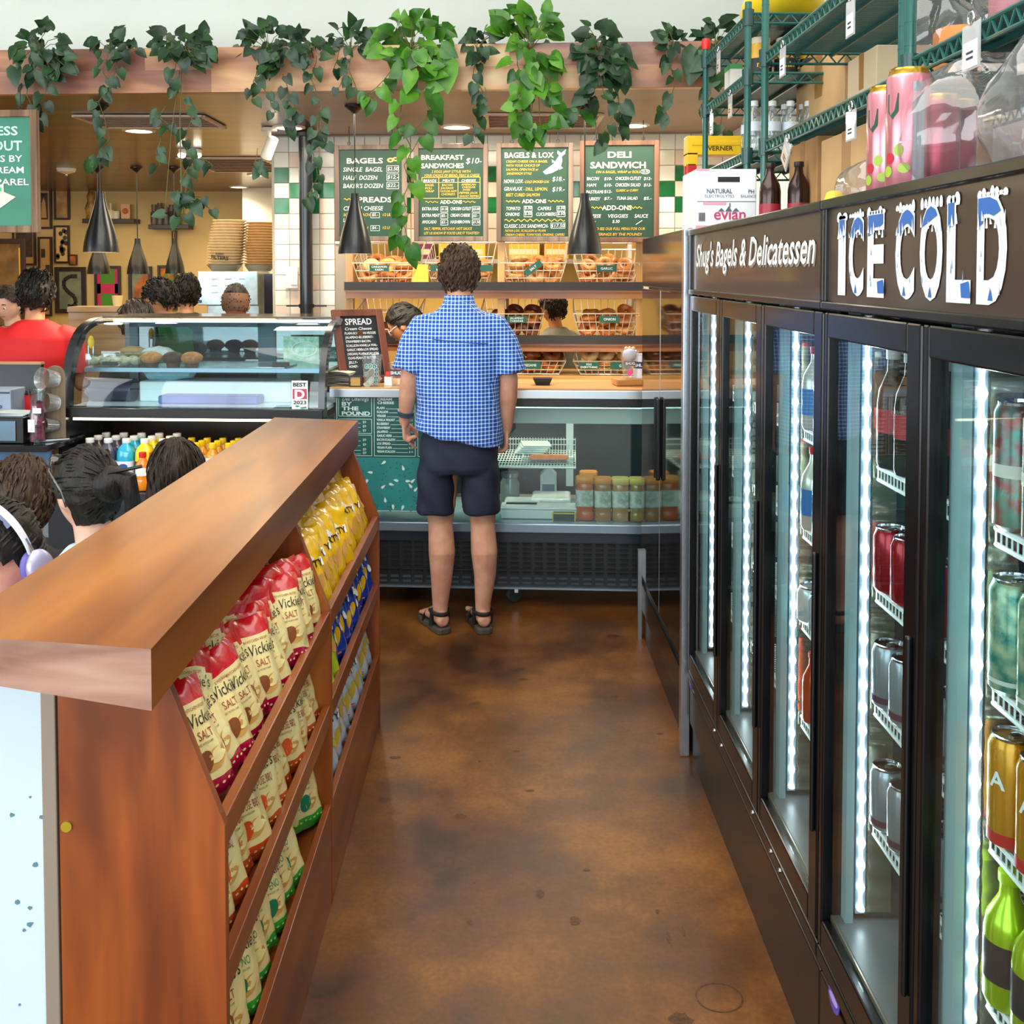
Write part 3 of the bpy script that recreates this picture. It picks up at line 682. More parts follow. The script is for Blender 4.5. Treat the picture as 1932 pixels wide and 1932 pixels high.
# ---- everybody else
def someone(label, px, py, D, yaw, H, skinm, hairk, hairm, shirtm, tilt=.15, seat=None, sh=1.0, pants='2a2c34', arms='bend', extra=None, closed=False, hs=1.0, seed=1, roll=0):
    """px,py = middle of the head; H only sets how far below the floor lies"""
    hc = atY(px, py, D); t = thing('person', label, 'person', (hc.x, hc.y, 0), yaw); z = hc.z
    B = MB(); Mh = T(0, .03, z) @ RX(-tilt) @ RY(roll) @ Matrix.Scale(hs, 4); head_mesh(B, Mh)
    zn = z - .13 * hs; k = hs * sh; zs = zn - .075 * hs
    limb(B, [(0, -.02, zs), (0, .0, zn), (0, .015, zn + .06)], [.065 * hs, .052 * hs, .052 * hs])
    seat_z = seat if seat else None; zh = (seat + .06) if seat else max(.75, z * .52)
    rings(B, [(zh, 0, -.03, .15 * k, .1 * hs), (zh + (zs - zh) * .4, 0, -.035, .14 * k, .095 * hs), (zh + (zs - zh) * .8, 0, -.03, .175 * k, .1 * hs), (zs - .01, 0, -.025, .16 * k, .085 * hs), (zs + .04, 0, -.02, .09 * k, .07 * hs)])
    S_ = MB(); hem = zh - .06 if not seat else zh - .02
    rings(S_, [(hem, 0, -.03, .18 * k, .125 * hs), (zh + (zs - zh) * .4, 0, -.035, .172 * k, .125 * hs), (zh + (zs - zh) * .75, 0, -.032, .195 * k, .125 * hs), (zs - .03, 0, -.028, .19 * k, .108 * hs), (zs + .025, 0, -.02, .125 * k, .085 * hs), (zs + .06, 0, -.012, .075 * k, .068 * hs)], 32)
    for s in (-1, 1):
        a = Vector((s * .175 * k, -.03, zs - .035)); L1, L2 = .27 * hs, .24 * hs
        if arms == 'bend': e = a + Vector((s * .04, .05, -L1)); w = e + Vector((-s * .08, L2 * .9, .03))
        elif arms == 'table': e = a + Vector((s * .05, .16, -L1 * .85)); w = e + Vector((-s * .12, L2 * .85, .02))
        else: e = a + Vector((s * .05, 0, -L1)); w = e + Vector((-s * .02, .06, -L2))
        limb(B, [a, a.lerp(e, .5), e], [.05 * hs, .044 * hs, .038 * hs]); limb(B, [e, e.lerp(w, .35), w], [.038 * hs, .038 * hs, .025 * hs])
        d = (w - e).normalized(); hand(B, w, d, (0, 0, -1) if abs(d.z) < .7 else (-s, 0, 0), (-s, 0, 0) if abs(d.z) < .7 else (0, 1, 0), .5, None, .92 * hs)
        S_.tube([a + Vector((-s * .05, 0, .01)), a, a.lerp(e, .4), a.lerp(e, .72)], [.064 * hs, .068 * hs, .066 * hs, .068 * hs], 18)
    Pn = MB()
    if seat:
        for s in (-1, 1):
            limb(Pn, [(s * .09, -.02, seat + .06), (s * .1, .2, seat + .07), (s * .1, .4 * hs, seat + .06)], [.09, .078, .065]); limb(Pn, [(s * .1, .4 * hs, seat + .05), (s * .1, .4 * hs, seat * .5), (s * .1, .4 * hs, .09)], [.06, .055, .045])
        rings(Pn, [(seat - .005, 0, -.03, .15, .12), (seat + .06, 0, -.03, .17, .13), (seat + .13, 0, -.03, .15, .11)])
    else:
        for s in (-1, 1): limb(Pn, [(s * .08, -.02, zh + .02), (s * .09, -.015, zh * .55), (s * .09, -.03, zh * .3), (s * .09, -.03, .09)], [.09, .068, .055, .048])
        rings(Pn, [(zh - .08, 0, -.025, .155, .105), (zh + .02, 0, -.03, .165, .11), (zh + .1, 0, -.03, .15, .1)])
    mobj('body', remesh(B, .0085, 2), skinm, t)
    sm = remesh(S_, .011, 3)
    for v in sm.vertices: c = v.co; v.co = c + v.normal * (.007 * noise.noise(Vector((c.x * 10, c.y * 10, c.z * 6)) + Vector((seed, 0, 0))))
    mobj('shirt', sm, shirtm, t); mobj('trousers', remesh(Pn, .013, 2), mat('trousers_' + pants, pants, .8), t)
    fy = .4 * hs if seat else -.03
    for s in (-1, 1): MB().loft([[Vector((s * (.1 if seat else .09) + w * cos(a), fy + d, max(.0, zc_ + hh * sin(a)))) for a in [2 * pi * q_ / 12 for q_ in range(12)]] for d, w, zc_, hh in ((-.07, .02, .045, .04), (-.05, .036, .05, .05), (.03, .042, .05, .05), (.12, .048, .04, .04), (.17, .04, .035, .032), (.185, .02, .03, .02))]).build('shoe', mat('shoe_dark', '1a1a1c', .5), t)
    if hairk:
        h_ = hair_mesh(hairk, seed).build('hair', [hairm, mat('hair_fade', '6e4c38', .7)], t, ang=60); h_.matrix_local = Mh @ T(0, -.004, .002)
    if seat:
        st = thing('stool', 'round stool under ' + label, 'stool', (hc.x, hc.y, 0), yaw, 'stools'); MB().lathe([(.15, seat - .035), (.16, seat - .03), (.16, seat - .004), (.001, seat - .002)], 24, 0, T(0, -.04, 0)).build('seat', mat('stool_seat', '5a3a24', .5), st); MB().lathe([(.02, .02), (.02, seat - .03)], 14, 0, T(0, -.04, 0)).lathe([(.16, 0), (.15, .015), (.02, .03)], 24, 0, T(0, -.04, 0)).build('pedestal', black, st)
    face_bits(t, Mh, True, closed)
    if extra: extra(t, Mh)
    return t, Mh
hblack = mat('hair_black', '100d0b', .5, spec=.3, c2='221b16', vs=60, stretch=(1, 1, .25), bump=.4, bs=150); hdark = mat('hair_dark', '1c120d', .5, spec=.3, c2='33241a', vs=60, stretch=(1, 1, .25), bump=.4, bs=150); hbr = mat('hair_chestnut', '2c1b14', .5, spec=.3, c2='46301f', vs=60, stretch=(1, 1, .25), bump=.4, bs=150)
sk2 = skin('skin_tan', 'b87c56'); sk3 = skin('skin_pale', 'e2b49c', 'd8a08a'); sk4 = skin('skin_olive', 'c48a62')
redp = mat('polo_red', 'c80a12', .7); greenp = mat('polo_green', '3f7a36', .75); blackp = mat('tee_black', '1c1a20', .8); mintp = mat('tee_mint', 'b9dcd6', .8, var=.08, vs=30); greyp = mat('tee_grey', '6a6e74', .8); navyp = mat('tee_navy', '232a40', .8)
def glasses(t, M, m_=None, white_arm=False):
    g = MB()
    for s in (-1, 1):
        g.tube([M @ Vector((s * .032 + .023 * cos(a), .093, .0 + .017 * sin(a))) for a in [2 * pi * k / 18 for k in range(18)]], .0018, 6, closed=True); g.tube([M @ Vector((s * .054, .09, .004)), M @ Vector((s * .078, .02, .008)), M @ Vector((s * .08, -.01, .004))], .0026, 6)
    g.tube([M @ Vector((-.01, .094, .004)), M @ Vector((0, .098, .006)), M @ Vector((.01, .094, .004))], .0018, 6); g.build('glasses', m_ or black, t)
def collar(t, M, m_):
    c = M.to_translation(); c = Vector((0, -.005, c.z - .155)); MB().loft([[c + Vector((r * cos(a), r * .95 * sin(a), z)) for a in [2 * pi * k / 24 for k in range(24)]] for r, z in ((.098, -.05), (.078, .0), (.070, .018), (.066, .014), (.074, -.03))]).build('collar', m_, t)
someone('man in bright red polo shirt with back turned at the register', 65, 556, 5.75, .18, 1.72, sk2, 'short', hblack, redp, .12, None, 1.12, extra=lambda t, M: collar(t, M, redp), seed=2)
someone("pale woman's face looking down behind the red-shirted man", 24, 574, 7.0, pi - .3, 1.62, sk3, 'tied', hdark, greyp, .3, seed=3)
def apron(t, M): 
    glasses(t, M); c = M.to_translation(); MB().tube([(-.05, -.135, c.z - .33), (-.06, -.06, c.z - .2), (-.02, .05, c.z - .19), (.05, .06, c.z - .2), (.06, -.05, c.z - .2), (.05, -.135, c.z - .33)], .012, 8, sq=(1, .4)).build('apron_strap', blackp, t)
someone('employee with glasses and green shirt bending left behind the pastry case', 312, 564, 6.9, 1.35, 1.68, sk4, 'short', hblack, greenp, .5, extra=apron, seed=4)
someone('person in black shirt mostly hidden behind the green-shirted employee', 352, 553, 7.5, .3, 1.68, sk4, 'short', hblack, blackp, .1, seed=5)
someone('person bending low with long black hair behind the pastry case', 262, 606, 6.2, .8, 1.5, sk2, 'long', hblack, blackp, .55, seed=6)
someone('person with faded haircut facing away in front of the coffee machine', 443, 573, 6.45, 0, 1.66, sk2, 'fade', hblack, navyp, .1, seed=7)
wht = mat('frame_white', 'eceae6', .3)
someone("woman with glasses leaning left behind the counter at the customer's elbow", 772, 612, 6.17, 1.4, 1.6, sk4, 'tied', hblack, mat('tee_rust', '8a3a20', .8), .55, extra=lambda t, M: glasses(t, M, wht), seed=8)
def cap(t, M):
    m = MB(); nu = 28; pts = []
    m.loft([[M @ Vector((.09 * r * cos(a), .112 * r * sin(a) - .004, z)) for a in [2 * pi * k / nu for k in range(nu)]] for r, z in ((1.0, .03), (1.0, .06), (.88, .105), (.6, .135), (.2, .148), (.02, .15))]); m.build('cap', mat('cap_maroon', '5a2024', .7), t)
    MB().prism([(.085 * cos(a), .09 + .075 * max(0, sin(a))) for a in [pi * k / 12 for k in range(13)]], .03, .038, 'z', 0, M).build('cap_brim', mat('cap_black', '1a1618', .6), t)
someone('cook in dark cap glimpsed between wire baskets on the rack', 1048, 582, 8.0, .75, 1.6, sk2, 'short', hblack, greyp, .2, extra=cap, seed=9)
someone('brown-haired boy seated before the register', 42, 945, 3.45, .5, 1.2, sk3, 'boy', hbr, blackp, .1, .42, 0.85, arms='table', hs=1.05, seed=10)
def shades(t, M):
    m = MB()
    for s in (-1, 1): m.ell((0, 0, 0), (.027, .008, .02), 0, 14, 8, M @ T(s * .032, .085, .095) @ RX(-.6))
    m.build('sunglasses', mat('shades', '140e0e', .1, coat=.5), t)
    m = MB()
    for s in (-1, 1): m.tube([M @ Vector((s * .06, .075, .1)), M @ Vector((s * .094, .03, .07)), M @ Vector((s * .1, -.03, .02)), M @ Vector((s * .096, -.045, -.03))], .003, 6)
    m.build('sunglasses_arm', MATS['shades'], t)
    m = MB(); c = M @ Vector((0, -.118, .02)); m.ell(c, (.05, .045, .05), 0, 18, 12, None, lambda v: v * (1 + .25 * noise.noise(v * 40))); m.tube([c + Vector((.0, -.01, .02)), c + Vector((.02, -.05, .01)), c + Vector((.03, -.06, -.05)), c + Vector((.02, -.045, -.13))], [.03, .03, .022, .008], 10); m.build('bun', hblack, t)
    m = MB(); m.tube([c + Vector((-.02, -.02, .035)), c + Vector((.01, -.06, .045)), c + Vector((.05, -.075, .05))], .005, 8); m.build('hair_clip', mat('clip_black', '0c0a0a', .3), t)
someone('seated woman in mint tee with sunglasses and clipped-up dark hair', 176, 928, 2.95, .95, 1.25, sk3, 'tied', hblack, mintp, .12, .44, .95, arms='table', extra=shades, seed=11)
someone('girl with long straight dark hair seated beyond the counter', 332, 900, 3.45, .35, 1.2, sk3, 'long', hdark, navyp, .05, .44, .85, arms='table', hs=.93, seed=12)
def phones(t, M):
    lav = mat('phones_lavender', 'b9b6dc', .3, metal=.5); lav2 = mat('phones_cushion', '6a64b0', .7); gr = mat('phones_white', 'dfe2f0', .4)
    MB().tube([M @ Vector((.098 * cos(a), -.01, .03 + .118 * sin(a))) for a in [-.1 + (pi + .2) * k / 24 for k in range(25)]], .009, 10, sq=(.5, 1.6)).build('headband', gr, t)
    MB().tube([M @ Vector((.088 * cos(a), -.01, .03 + .103 * sin(a))) for a in [.5 + (pi - 1.0) * k / 20 for k in range(21)]], .006, 8, sq=(.5, 2.2)).build('headband_mesh', mat('phones_mesh', '8a8fb0', .8), t)
    for s in (-1, 1):
        MB().ell((0, 0, 0), (.016, .034, .043), 0, 22, 14, M @ T(s * .112, -.004, -.02)).build('ear_cup', lav, t)
        MB().ell((0, 0, 0), (.014, .032, .041), 0, 22, 14, M @ T(s * .094, -.004, -.02)).build('ear_cushion', lav2, t)
        MB().cyl(M @ Vector((s * .106, -.008, .02)), M @ Vector((s * .1, -.008, .05)), .004, 8).build('headband_stem', chrome, t)
    m = MB(); p0 = M @ Vector((.112, -.02, -.06)); m.tube([p0, p0 + Vector((.02, -.02, .05)), p0 + Vector((.04, -.05, .03)), p0 + Vector((.03, -.04, -.05)), p0 + Vector((.01, .0, -.15))], .002, 6) if False else None
someone('person with white and lavender over-ear headphones looking down', 5, 1056, 2.25, pi - .30, 1.26, skin('skin_rosy', 'dba08c', 'cf8474'), 'tied', hblack, mat('tee_maroon', '5a1830', .8), .34, .44, .78, arms='table', extra=phones, closed=True, seed=13, roll=.12, hs=1.08)
# ------------------------------------------------------------------ hanging menu boards
ivory = mat('paint_ivory', 'f6efd2', .6); gold = mat('paint_gold', 'f0b93a', .6); pwhite = mat('paint_white', 'f4f6f2', .6)
board_g = mat('board_green', '18402f', .55, var=.1, vs=4); frame_g = wood('weathered_frame', ['4f4038', '6d5a4e', '8a776a'], axis=2, grain=30, coat=0, r=.6)
frame_b = wood('brown_frame', ['4a2f22', '6a4634', '825a43'], axis=2, grain=30, coat=0, r=.6)
fishb = mat('fish_blue', 'a9d3ea', .5); fishp = mat('fish_pink', 'd3839a', .5); bagc = mat('painted_bagel', 'e6b45e', .5)
def frame_box(m, w, h, fw, d, mi=0, y=0):
    m.b2((-w / 2, y - d, -h / 2), (-w / 2 + fw, y + d, h / 2), mi); m.b2((w / 2 - fw, y - d, -h / 2), (w / 2, y + d, h / 2), mi)
    m.b2((-w / 2 + fw, y - d, h / 2 - fw), (w / 2 - fw, y + d, h / 2), mi); m.b2((-w / 2 + fw, y - d, -h / 2), (w / 2 - fw, y + d, -h / 2 + fw), mi)
def ribbon(m, pts, w, mi, y):
    for (x0, z0), (x1, z1) in zip(pts[:-1], pts[1:]):
        d = Vector((x1 - x0, 0, z1 - z0)); n = Vector((-d.z, 0, d.x)).normalized() * w / 2
        a, b = Vector((x0, y, z0)), Vector((x1, y, z1))
        m.add([a - n, b - n, b + n, a + n], [(0, 1, 2, 3)], mi)
def squig(m, x0, x1, z, amp, n, w, mi, y):
    ribbon(m, [(x0 + (x1 - x0) * i / (n * 4), z + amp * sin(i * pi / 2)) for i in range(n * 4 + 1)], w, mi, y)
def rect(m, x0, z0, x1, z1, w, mi, y):
    ribbon(m, [(x0, z0), (x1, z0)], w, mi, y); ribbon(m, [(x1, z0), (x1, z1)], w, mi, y); ribbon(m, [(x1, z1), (x0, z1)], w, mi, y); ribbon(m, [(x0, z1), (x0, z0)], w, mi, y)
def hung_board(px0, py0, px1, py1, D, lb, fm, lines, extra=None, bcol=board_g, fw=.03, eyes=(.2, .8), mats=None):
    """lines in board units: x 0..1 from left, y 0..1 from the top of the painted panel"""
    c = atB((px0 + px1) / 2, (py0 + py1) / 2, D); w = (px1 - px0) * D / 1935; h = (py1 - py0) * D / 1935
    t = thing('menu_board', lb, 'menu board', c, -th)
    m = MB(); frame_box(m, w, h, fw, .016); m.build('frame', fm, t, bevel=.003, smooth=False)
    MB().b2((-w / 2 + fw, -.002, -h / 2 + fw), (w / 2 - fw, .012, h / 2 - fw)).build('panel', bcol, t, smooth=False)
    iw, ih = w - 2 * fw, h - 2 * fw
    m = MB(); X = lambda u: -iw / 2 + u * iw; Zz = lambda v: ih / 2 - v * ih
    for ln in lines:
        s, u, v, hh, mi = ln[:5]; kw = ln[5] if len(ln) > 5 else {}
        kw = dict(kw)
        if 'width' in kw: kw['width'] *= iw
        m.text(s, X(u), Zz(v), hh * ih, mi, y=-.004, **kw)
    if extra: extra(m, X, Zz, iw, ih)
    m.build('lettering', mats or [ivory, gold, pwhite, fishb, fishp, bagc], t, smooth=False)
    m = MB()
    for e in eyes:
        x = -w / 2 + e * w
        m.tube([(x + .009 * cos(a), 0, h / 2 + .011 + .009 * sin(a)) for a in [k * pi / 5 for k in range(10)]], .0025, 6, closed=True)
        m.cyl((x, 0, h / 2 + .02), (x, 0, 2.655 - c.z), .0025, 6)
    m.build('hooks', black, t)
    return t
I, G, Wt = 0, 1, 2
S1 = dict(shear=.18)
def x1(m, X, Z, w, h):
    squig(m, X(.07), X(.2), Z(.57), .006, 2, .004, G, -.004)
    for v in (.24, .335, .43): rect(m, X(.76), Z(v + .02), X(.95), Z(v - .055), .002, Wt, -.004)
    for v in (.765, .915):
        for u in (.5, .84): rect(m, X(u), Z(v + .02), X(u + .14), Z(v - .04), .002, Wt, -.004)
    for (u, v, s) in ((.82, .12, 1), (.90, .11, .9)):
        m.lathe([(.008 * s, 0), (.02 * s, .0)], 18, 5, T(X(u), -.0045 - .001 * (s < 1), Z(v)) @ RX(pi / 2) @ Matrix.Diagonal((1.1, .75, 1, 1)), caps=False)
hung_board(631, 274, 768, 455, 6.55, 'hanging green board headed BAGELS and SPREADS with painted bagels', frame_g, [
    ('BAGELS', .12, .155, .085, I, dict(bold=.02, width=.58)), ('SINGLE', .06, .25, .07, Wt, dict(width=.3, **S1)), ('BAGEL', .42, .25, .07, Wt, dict(width=.27, **S1)),
    ('HALF', .06, .345, .07, Wt, dict(width=.2, **S1)), ('DOZEN', .32, .345, .07, Wt, dict(width=.28, **S1)), ("BAKER'S DOZEN", .06, .44, .07, Wt, dict(width=.63, **S1)),
    ('$2.50', .77, .24, .06, Wt, dict(width=.17, **S1)), ('$12.-', .77, .335, .06, Wt, dict(width=.17, **S1)), ('$22.-', .77, .43, .06, Wt, dict(width=.17, **S1)),
    ('SPREADS', .22, .605, .085, I, dict(bold=.02, width=.62)), ('CREAM CHEESE', .06, .70, .07, Wt, dict(width=.63, **S1)),
    ('SCHMEAR EACH', .06, .765, .045, G, dict(width=.42, **S1)), ('$5.-', .52, .765, .045, Wt, S1), ('1/2 LB.', .69, .765, .045, G, dict(width=.13, **S1)), ('$8.-', .86, .765, .045, Wt, S1),
    ('LOX SPREAD', .06, .83, .06, Wt, dict(width=.34, **S1)), ('EACH', .3, .915, .045, G, S1), ('$4.-', .52, .915, .045, Wt, S1), ('1/2 LB.', .69, .915, .045, G, dict(width=.13, **S1)), ('$9.-', .86, .915, .045, Wt, S1)], x1)
def x2(m, X, Z, w, h):
    rect(m, X(.05), Z(.565), X(.95), Z(.325), .004, G, -.004)
    ribbon(m, [(X(.05), Z(.385)), (X(.95), Z(.385))], .003, G, -.004)
    for u in (.31, .61): ribbon(m, [(X(u), Z(.325)), (X(u), Z(.565))], .004, G, -.004)
    squig(m, X(.1), X(.3), Z(.605), .005, 3, .003, G, -.004); squig(m, X(.68), X(.88), Z(.605), .005, 3, .003, G, -.004)
    for v in (.7, .775, .85):
        rect(m, X(.34), Z(v + .02), X(.45), Z(v - .04), .002, Wt, -.004); rect(m, X(.83), Z(v + .02), X(.95), Z(v - .04), .002, Wt, -.004)
hung_board(781, 272, 921, 455, 6.5, 'hanging green board headed BREAKFAST SANDWICHES with a yellow ruled table', frame_g, [
    ('BREAKFAST', .04, .125, .075, I, dict(bold=.02, width=.66)), ('SANDWICHES', .04, .22, .075, I, dict(bold=.02, width=.66)), ('$10-', .73, .17, .09, Wt, dict(width=.24, **S1)),
    ('2 EGGS (ANY STYLE) WITH', .2, .275, .042, G, dict(width=.6, **S1)), ('YOUR CHOICE OF BREAD, MEAT & CHEESE', .08, .318, .042, G, dict(width=.86, **S1)),
    ('BREADS', .07, .377, .04, Wt, dict(width=.2, **S1)), ('MEATS', .37, .377, .04, Wt, dict(width=.18, **S1)), ('CHEESES', .66, .377, .04, Wt, dict(width=.22, **S1)),
    ('BAGEL', .1, .425, .035, G, S1), ('ROLL', .1, .46, .035, G, S1), ('WRAP', .1, .495, .035, G, S1),
    ('BACON', .36, .425, .035, G, S1), ('SAUSAGE', .34, .46, .035, G, S1), ('TAYLOR HAM', .33, .495, .033, G, dict(width=.25, **S1)), ('CHORIZO', .35, .53, .035, G, S1),
    ('AMERICAN', .66, .42, .033, G, dict(width=.22, **S1)), ('CHEDDAR', .67, .45, .033, G, S1), ('SWISS', .68, .48, .033, G, S1), ('PEPPER JACK', .63, .515, .033, G, dict(width=.28, **S1)), ('GHOST PEPPER', .63, .552, .033, G, dict(width=.3, **S1)),
    ('ADD-ONS', .5, .625, .055, I, dict(al='c', bold=.02)), ('EXTRA EGG', .05, .7, .05, Wt, dict(width=.25, **S1)), ('EXTRA MEAT', .05, .775, .05, Wt, dict(width=.27, **S1)), ('AVOCADO', .05, .85, .05, Wt, dict(width=.22, **S1)),
    ('CHICKEN CUTLET', .49, .7, .05, Wt, dict(width=.32, **S1)), ('CREAM CHEESE', .49, .775, .05, Wt, dict(width=.3, **S1)), ('HASHBROWN', .49, .85, .05, Wt, dict(width=.3, **S1)),
    ('$1.50', .35, .7, .04, Wt, dict(width=.1, **S1)), ('$5.-', .35, .775, .04, Wt, S1), ('$3.-', .35, .85, .04, Wt, S1), ('$5.00', .84, .7, .04, Wt, dict(width=.1, **S1)), ('$2.-', .84, .775, .04, Wt, S1), ('$1.50', .84, .85, .04, Wt, dict(width=.1, **S1)),
    ('SALT, PEPPER, KETCHUP, HOT SAUCE', .08, .925, .042, G, dict(width=.74, **S1)), ("LET US KNOW IF YOU'D LIKE IT TOASTED!", .08, .975, .042, G, dict(width=.85, **S1))], x2)
def x3(m, X, Z, w, h):
    body = [(.62, .27), (.68, .235), (.78, .18), (.84, .11), (.86, .09), (.83, .06), (.84, .03), (.89, .06), (.96, .02), (.95, .07), (.90, .1), (.91, .15), (.89, .2), (.84, .25), (.75, .285), (.66, .3)]
    m.prism([(X(a), Z(b)) for a, b in body], -.005, -.003, 'y', 3)
    m.prism([(X(a), Z(b)) for a, b in [(.76, .17), (.75, .13), (.81, .16)]], -.0045, -.003, 'y', 3); m.prism([(X(a), Z(b)) for a, b in [(.88, .2), (.92, .23), (.86, .25)]], -.0045, -.003, 'y', 3)
    ribbon(m, [(X(.72), Z(.24)), (X(.8), Z(.2)), (X(.86), Z(.13))], .006, 4, -.006)
    for a, b in ((.07, .28), (.7, .93)): squig(m, X(a), X(b), Z(.6), .006, 4, .004, G, -.004)
    squig(m, X(.05), X(.95), Z(.815), .008, 10, .004, G, -.004)
    for v in (.69, .755):
        for u in (.34, .83): rect(m, X(u), Z(v + .02), X(u + .12), Z(v - .035), .002, Wt, -.004)
    rect(m, X(.74), Z(.905), X(.95), Z(.845), .002, Wt, -.004)
hung_board(937, 271, 1081, 455, 6.45, 'hanging green board headed BAGELS AND LOX with a painted blue fish', frame_g, [
    ('BAGELS & LOX', .05, .11, .085, I, dict(bold=.02, width=.73)), ('CREAM CHEESE ON A BAGEL', .07, .165, .038, G, dict(width=.62, **S1)), ('WITH YOUR CHOICE OF', .07, .21, .038, G, dict(width=.5, **S1)),
    ('SALMON, OPEN FACE or', .07, .255, .038, G, dict(width=.48, **S1)), ('SANDWICH STYLE', .08, .3, .038, G, dict(width=.37, **S1)),
    ('NOVA LOX', .04, .395, .06, Wt, dict(width=.28, **S1)), ('- COLD SMOKED LOX', .33, .395, .04, G, dict(width=.38, **S1)), ('$18.-', .76, .375, .07, Wt, dict(width=.18, **S1)),
    ('GRAVLAX', .04, .48, .06, Wt, dict(width=.27, **S1)), ('- DILL, LEMON,', .33, .48, .05, G, dict(width=.36, **S1)), ('BEET CURED SALMON', .07, .545, .05, G, dict(width=.5, **S1)), ('$19.-', .76, .49, .07, Wt, dict(width=.18, **S1)),
    ('ADD-ONS', .49, .62, .06, I, dict(al='c', bold=.02)), ('TOMATO', .07, .7, .055, Wt, dict(width=.21, **S1)), ('ONIONS', .06, .765, .055, Wt, dict(width=.21, **S1)), ('CAPERS', .54, .7, .055, Wt, dict(width=.2, **S1)), ('CUCUMBERS', .52, .765, .055, Wt, dict(width=.29, **S1)),
    ('$.50', .35, .69, .045, Wt, S1), ('$.50', .35, .755, .045, Wt, S1), ('$.50', .84, .69, .045, Wt, S1), ('$.50', .84, .755, .045, Wt, S1),
    ('CLASSIC LOX SANDWICH-', .04, .9, .06, Wt, dict(width=.66, **S1)), ('$17.50', .74, .895, .055, Wt, dict(width=.2, **S1)), ('NOVA LOX, SCALLION or PLAIN', .06, .945, .038, G, dict(width=.6, **S1)), ('CREAM CHEESE, TOMATOES, ONIONS, CAPERS', .06, .99, .038, G, dict(width=.88, **S1))], x3)
def x4(m, X, Z, w, h):
    squig(m, X(.1), X(.27), Z(.675), .006, 3, .004, G, -.004); squig(m, X(.66), X(.83), Z(.675), .006, 3, .004, G, -.004)
    ribbon(m, [(X(.74), Z(.86)), (X(.83), Z(.815))], .004, Wt, -.004)
    ribbon(m, [(X(.87) + .028 * cos(a), Z(.285) + .014 * sin(a)) for a in [k * pi / 8 for k in range(17)]], .003, Wt, -.004)
hung_board(1095, 267, 1242, 456, 6.4, 'hanging green board headed DELI SANDWICH in a brown frame', frame_b, [
    ('DELI', .5, .13, .09, I, dict(al='c', bold=.025, width=.34)), ('SANDWICH', .48, .245, .095, I, dict(al='c', bold=.025, width=.8)), ('ON A BAGEL, WRAP or ROLL', .16, .3, .04, G, dict(width=.64, **S1)), ('$2.50', .83, .295, .035, Wt, dict(width=.09)),
    ('BACON', .03, .375, .05, Wt, dict(width=.17, **S1)), ('HAM', .03, .445, .05, Wt, dict(width=.13, **S1)), ('PASTRAMI', .02, .52, .05, Wt, dict(width=.24, **S1)), ('TURKEY', .03, .595, .05, Wt, dict(width=.19, **S1)),
    ('$10-', .28, .375, .045, Wt, dict(width=.11, **S1)), ('$10-', .28, .445, .045, Wt, dict(width=.11, **S1)), ('$12-', .28, .515, .045, Wt, dict(width=.11, **S1)), ('$7.-', .28, .59, .045, Wt, dict(width=.11, **S1)),
    ('CHICKEN CUTLET', .44, .375, .05, Wt, dict(width=.37, **S1)), ('CHICKEN SALAD', .44, .445, .05, Wt, dict(width=.36, **S1)), ('CLASSIC or CURRY', .45, .5, .035, G, dict(width=.32, **S1)), ('TUNA SALAD', .46, .59, .05, Wt, dict(width=.3, **S1)),
    ('$12-', .85, .375, .045, Wt, dict(width=.11, **S1)), ('$12-', .85, .445, .045, Wt, dict(width=.11, **S1)), ('$5.-', .85, .59, .045, Wt, dict(width=.11, **S1)),
    ('ADD-ONS', .465, .7, .07, I, dict(al='c', bold=.02)), ('CHEESE', .02, .785, .055, Wt, dict(width=.21, **S1)), ('VEGGIES', .33, .785, .055, Wt, dict(width=.29, **S1)), ('SAUCE', .72, .785, .055, Wt, dict(width=.19, **S1)),
    ('$1.-', .08, .835, .04, Wt, S1), ('$.50', .4, .84, .045, Wt, S1), ('ASK TO SEE OUR FULL MENU FOR OUR', .04, .92, .042, G, dict(width=.83, **S1)), ('OFFERINGS BY THE POUND!', .1, .98, .042, G, dict(width=.72, **S1))], x4)
# green board hanging at the left edge, nearer, cut by the frame
def x5(m, X, Z, w, h):
    m.prism([(X(.36), Z(.71)), (X(.63), Z(.68)), (X(.80), Z(.735)), (X(.62), Z(.83)), (X(.36), Z(.94))], -.006, -.003, 'y', 0)
    m.prism([(X(.47), Z(.70)), (X(.655), Z(.70)), (X(.65), Z(.62)), (X(.50), Z(.615))], -.005, -.003, 'y', 0)
    m.prism([(X(.49), Z(.685)), (X(.63), Z(.685)), (X(.625), Z(.645)), (X(.51), Z(.64))], -.006, -.003, 'y', 3)
    for k in range(3): ribbon(m, [(X(.4), Z(.74 + .03 * k)), (X(.6), Z(.735 + .03 * k))], .003, 4, -.008)
mint = mat('paint_mint', 'bff5d8', .6); paper = mat('paper_mint', 'e2f5c9', .6); leafg = mat('paint_leaf', '2fbf78', .6); bluep = mat('paint_bluegrey', '8fb4d8', .6)
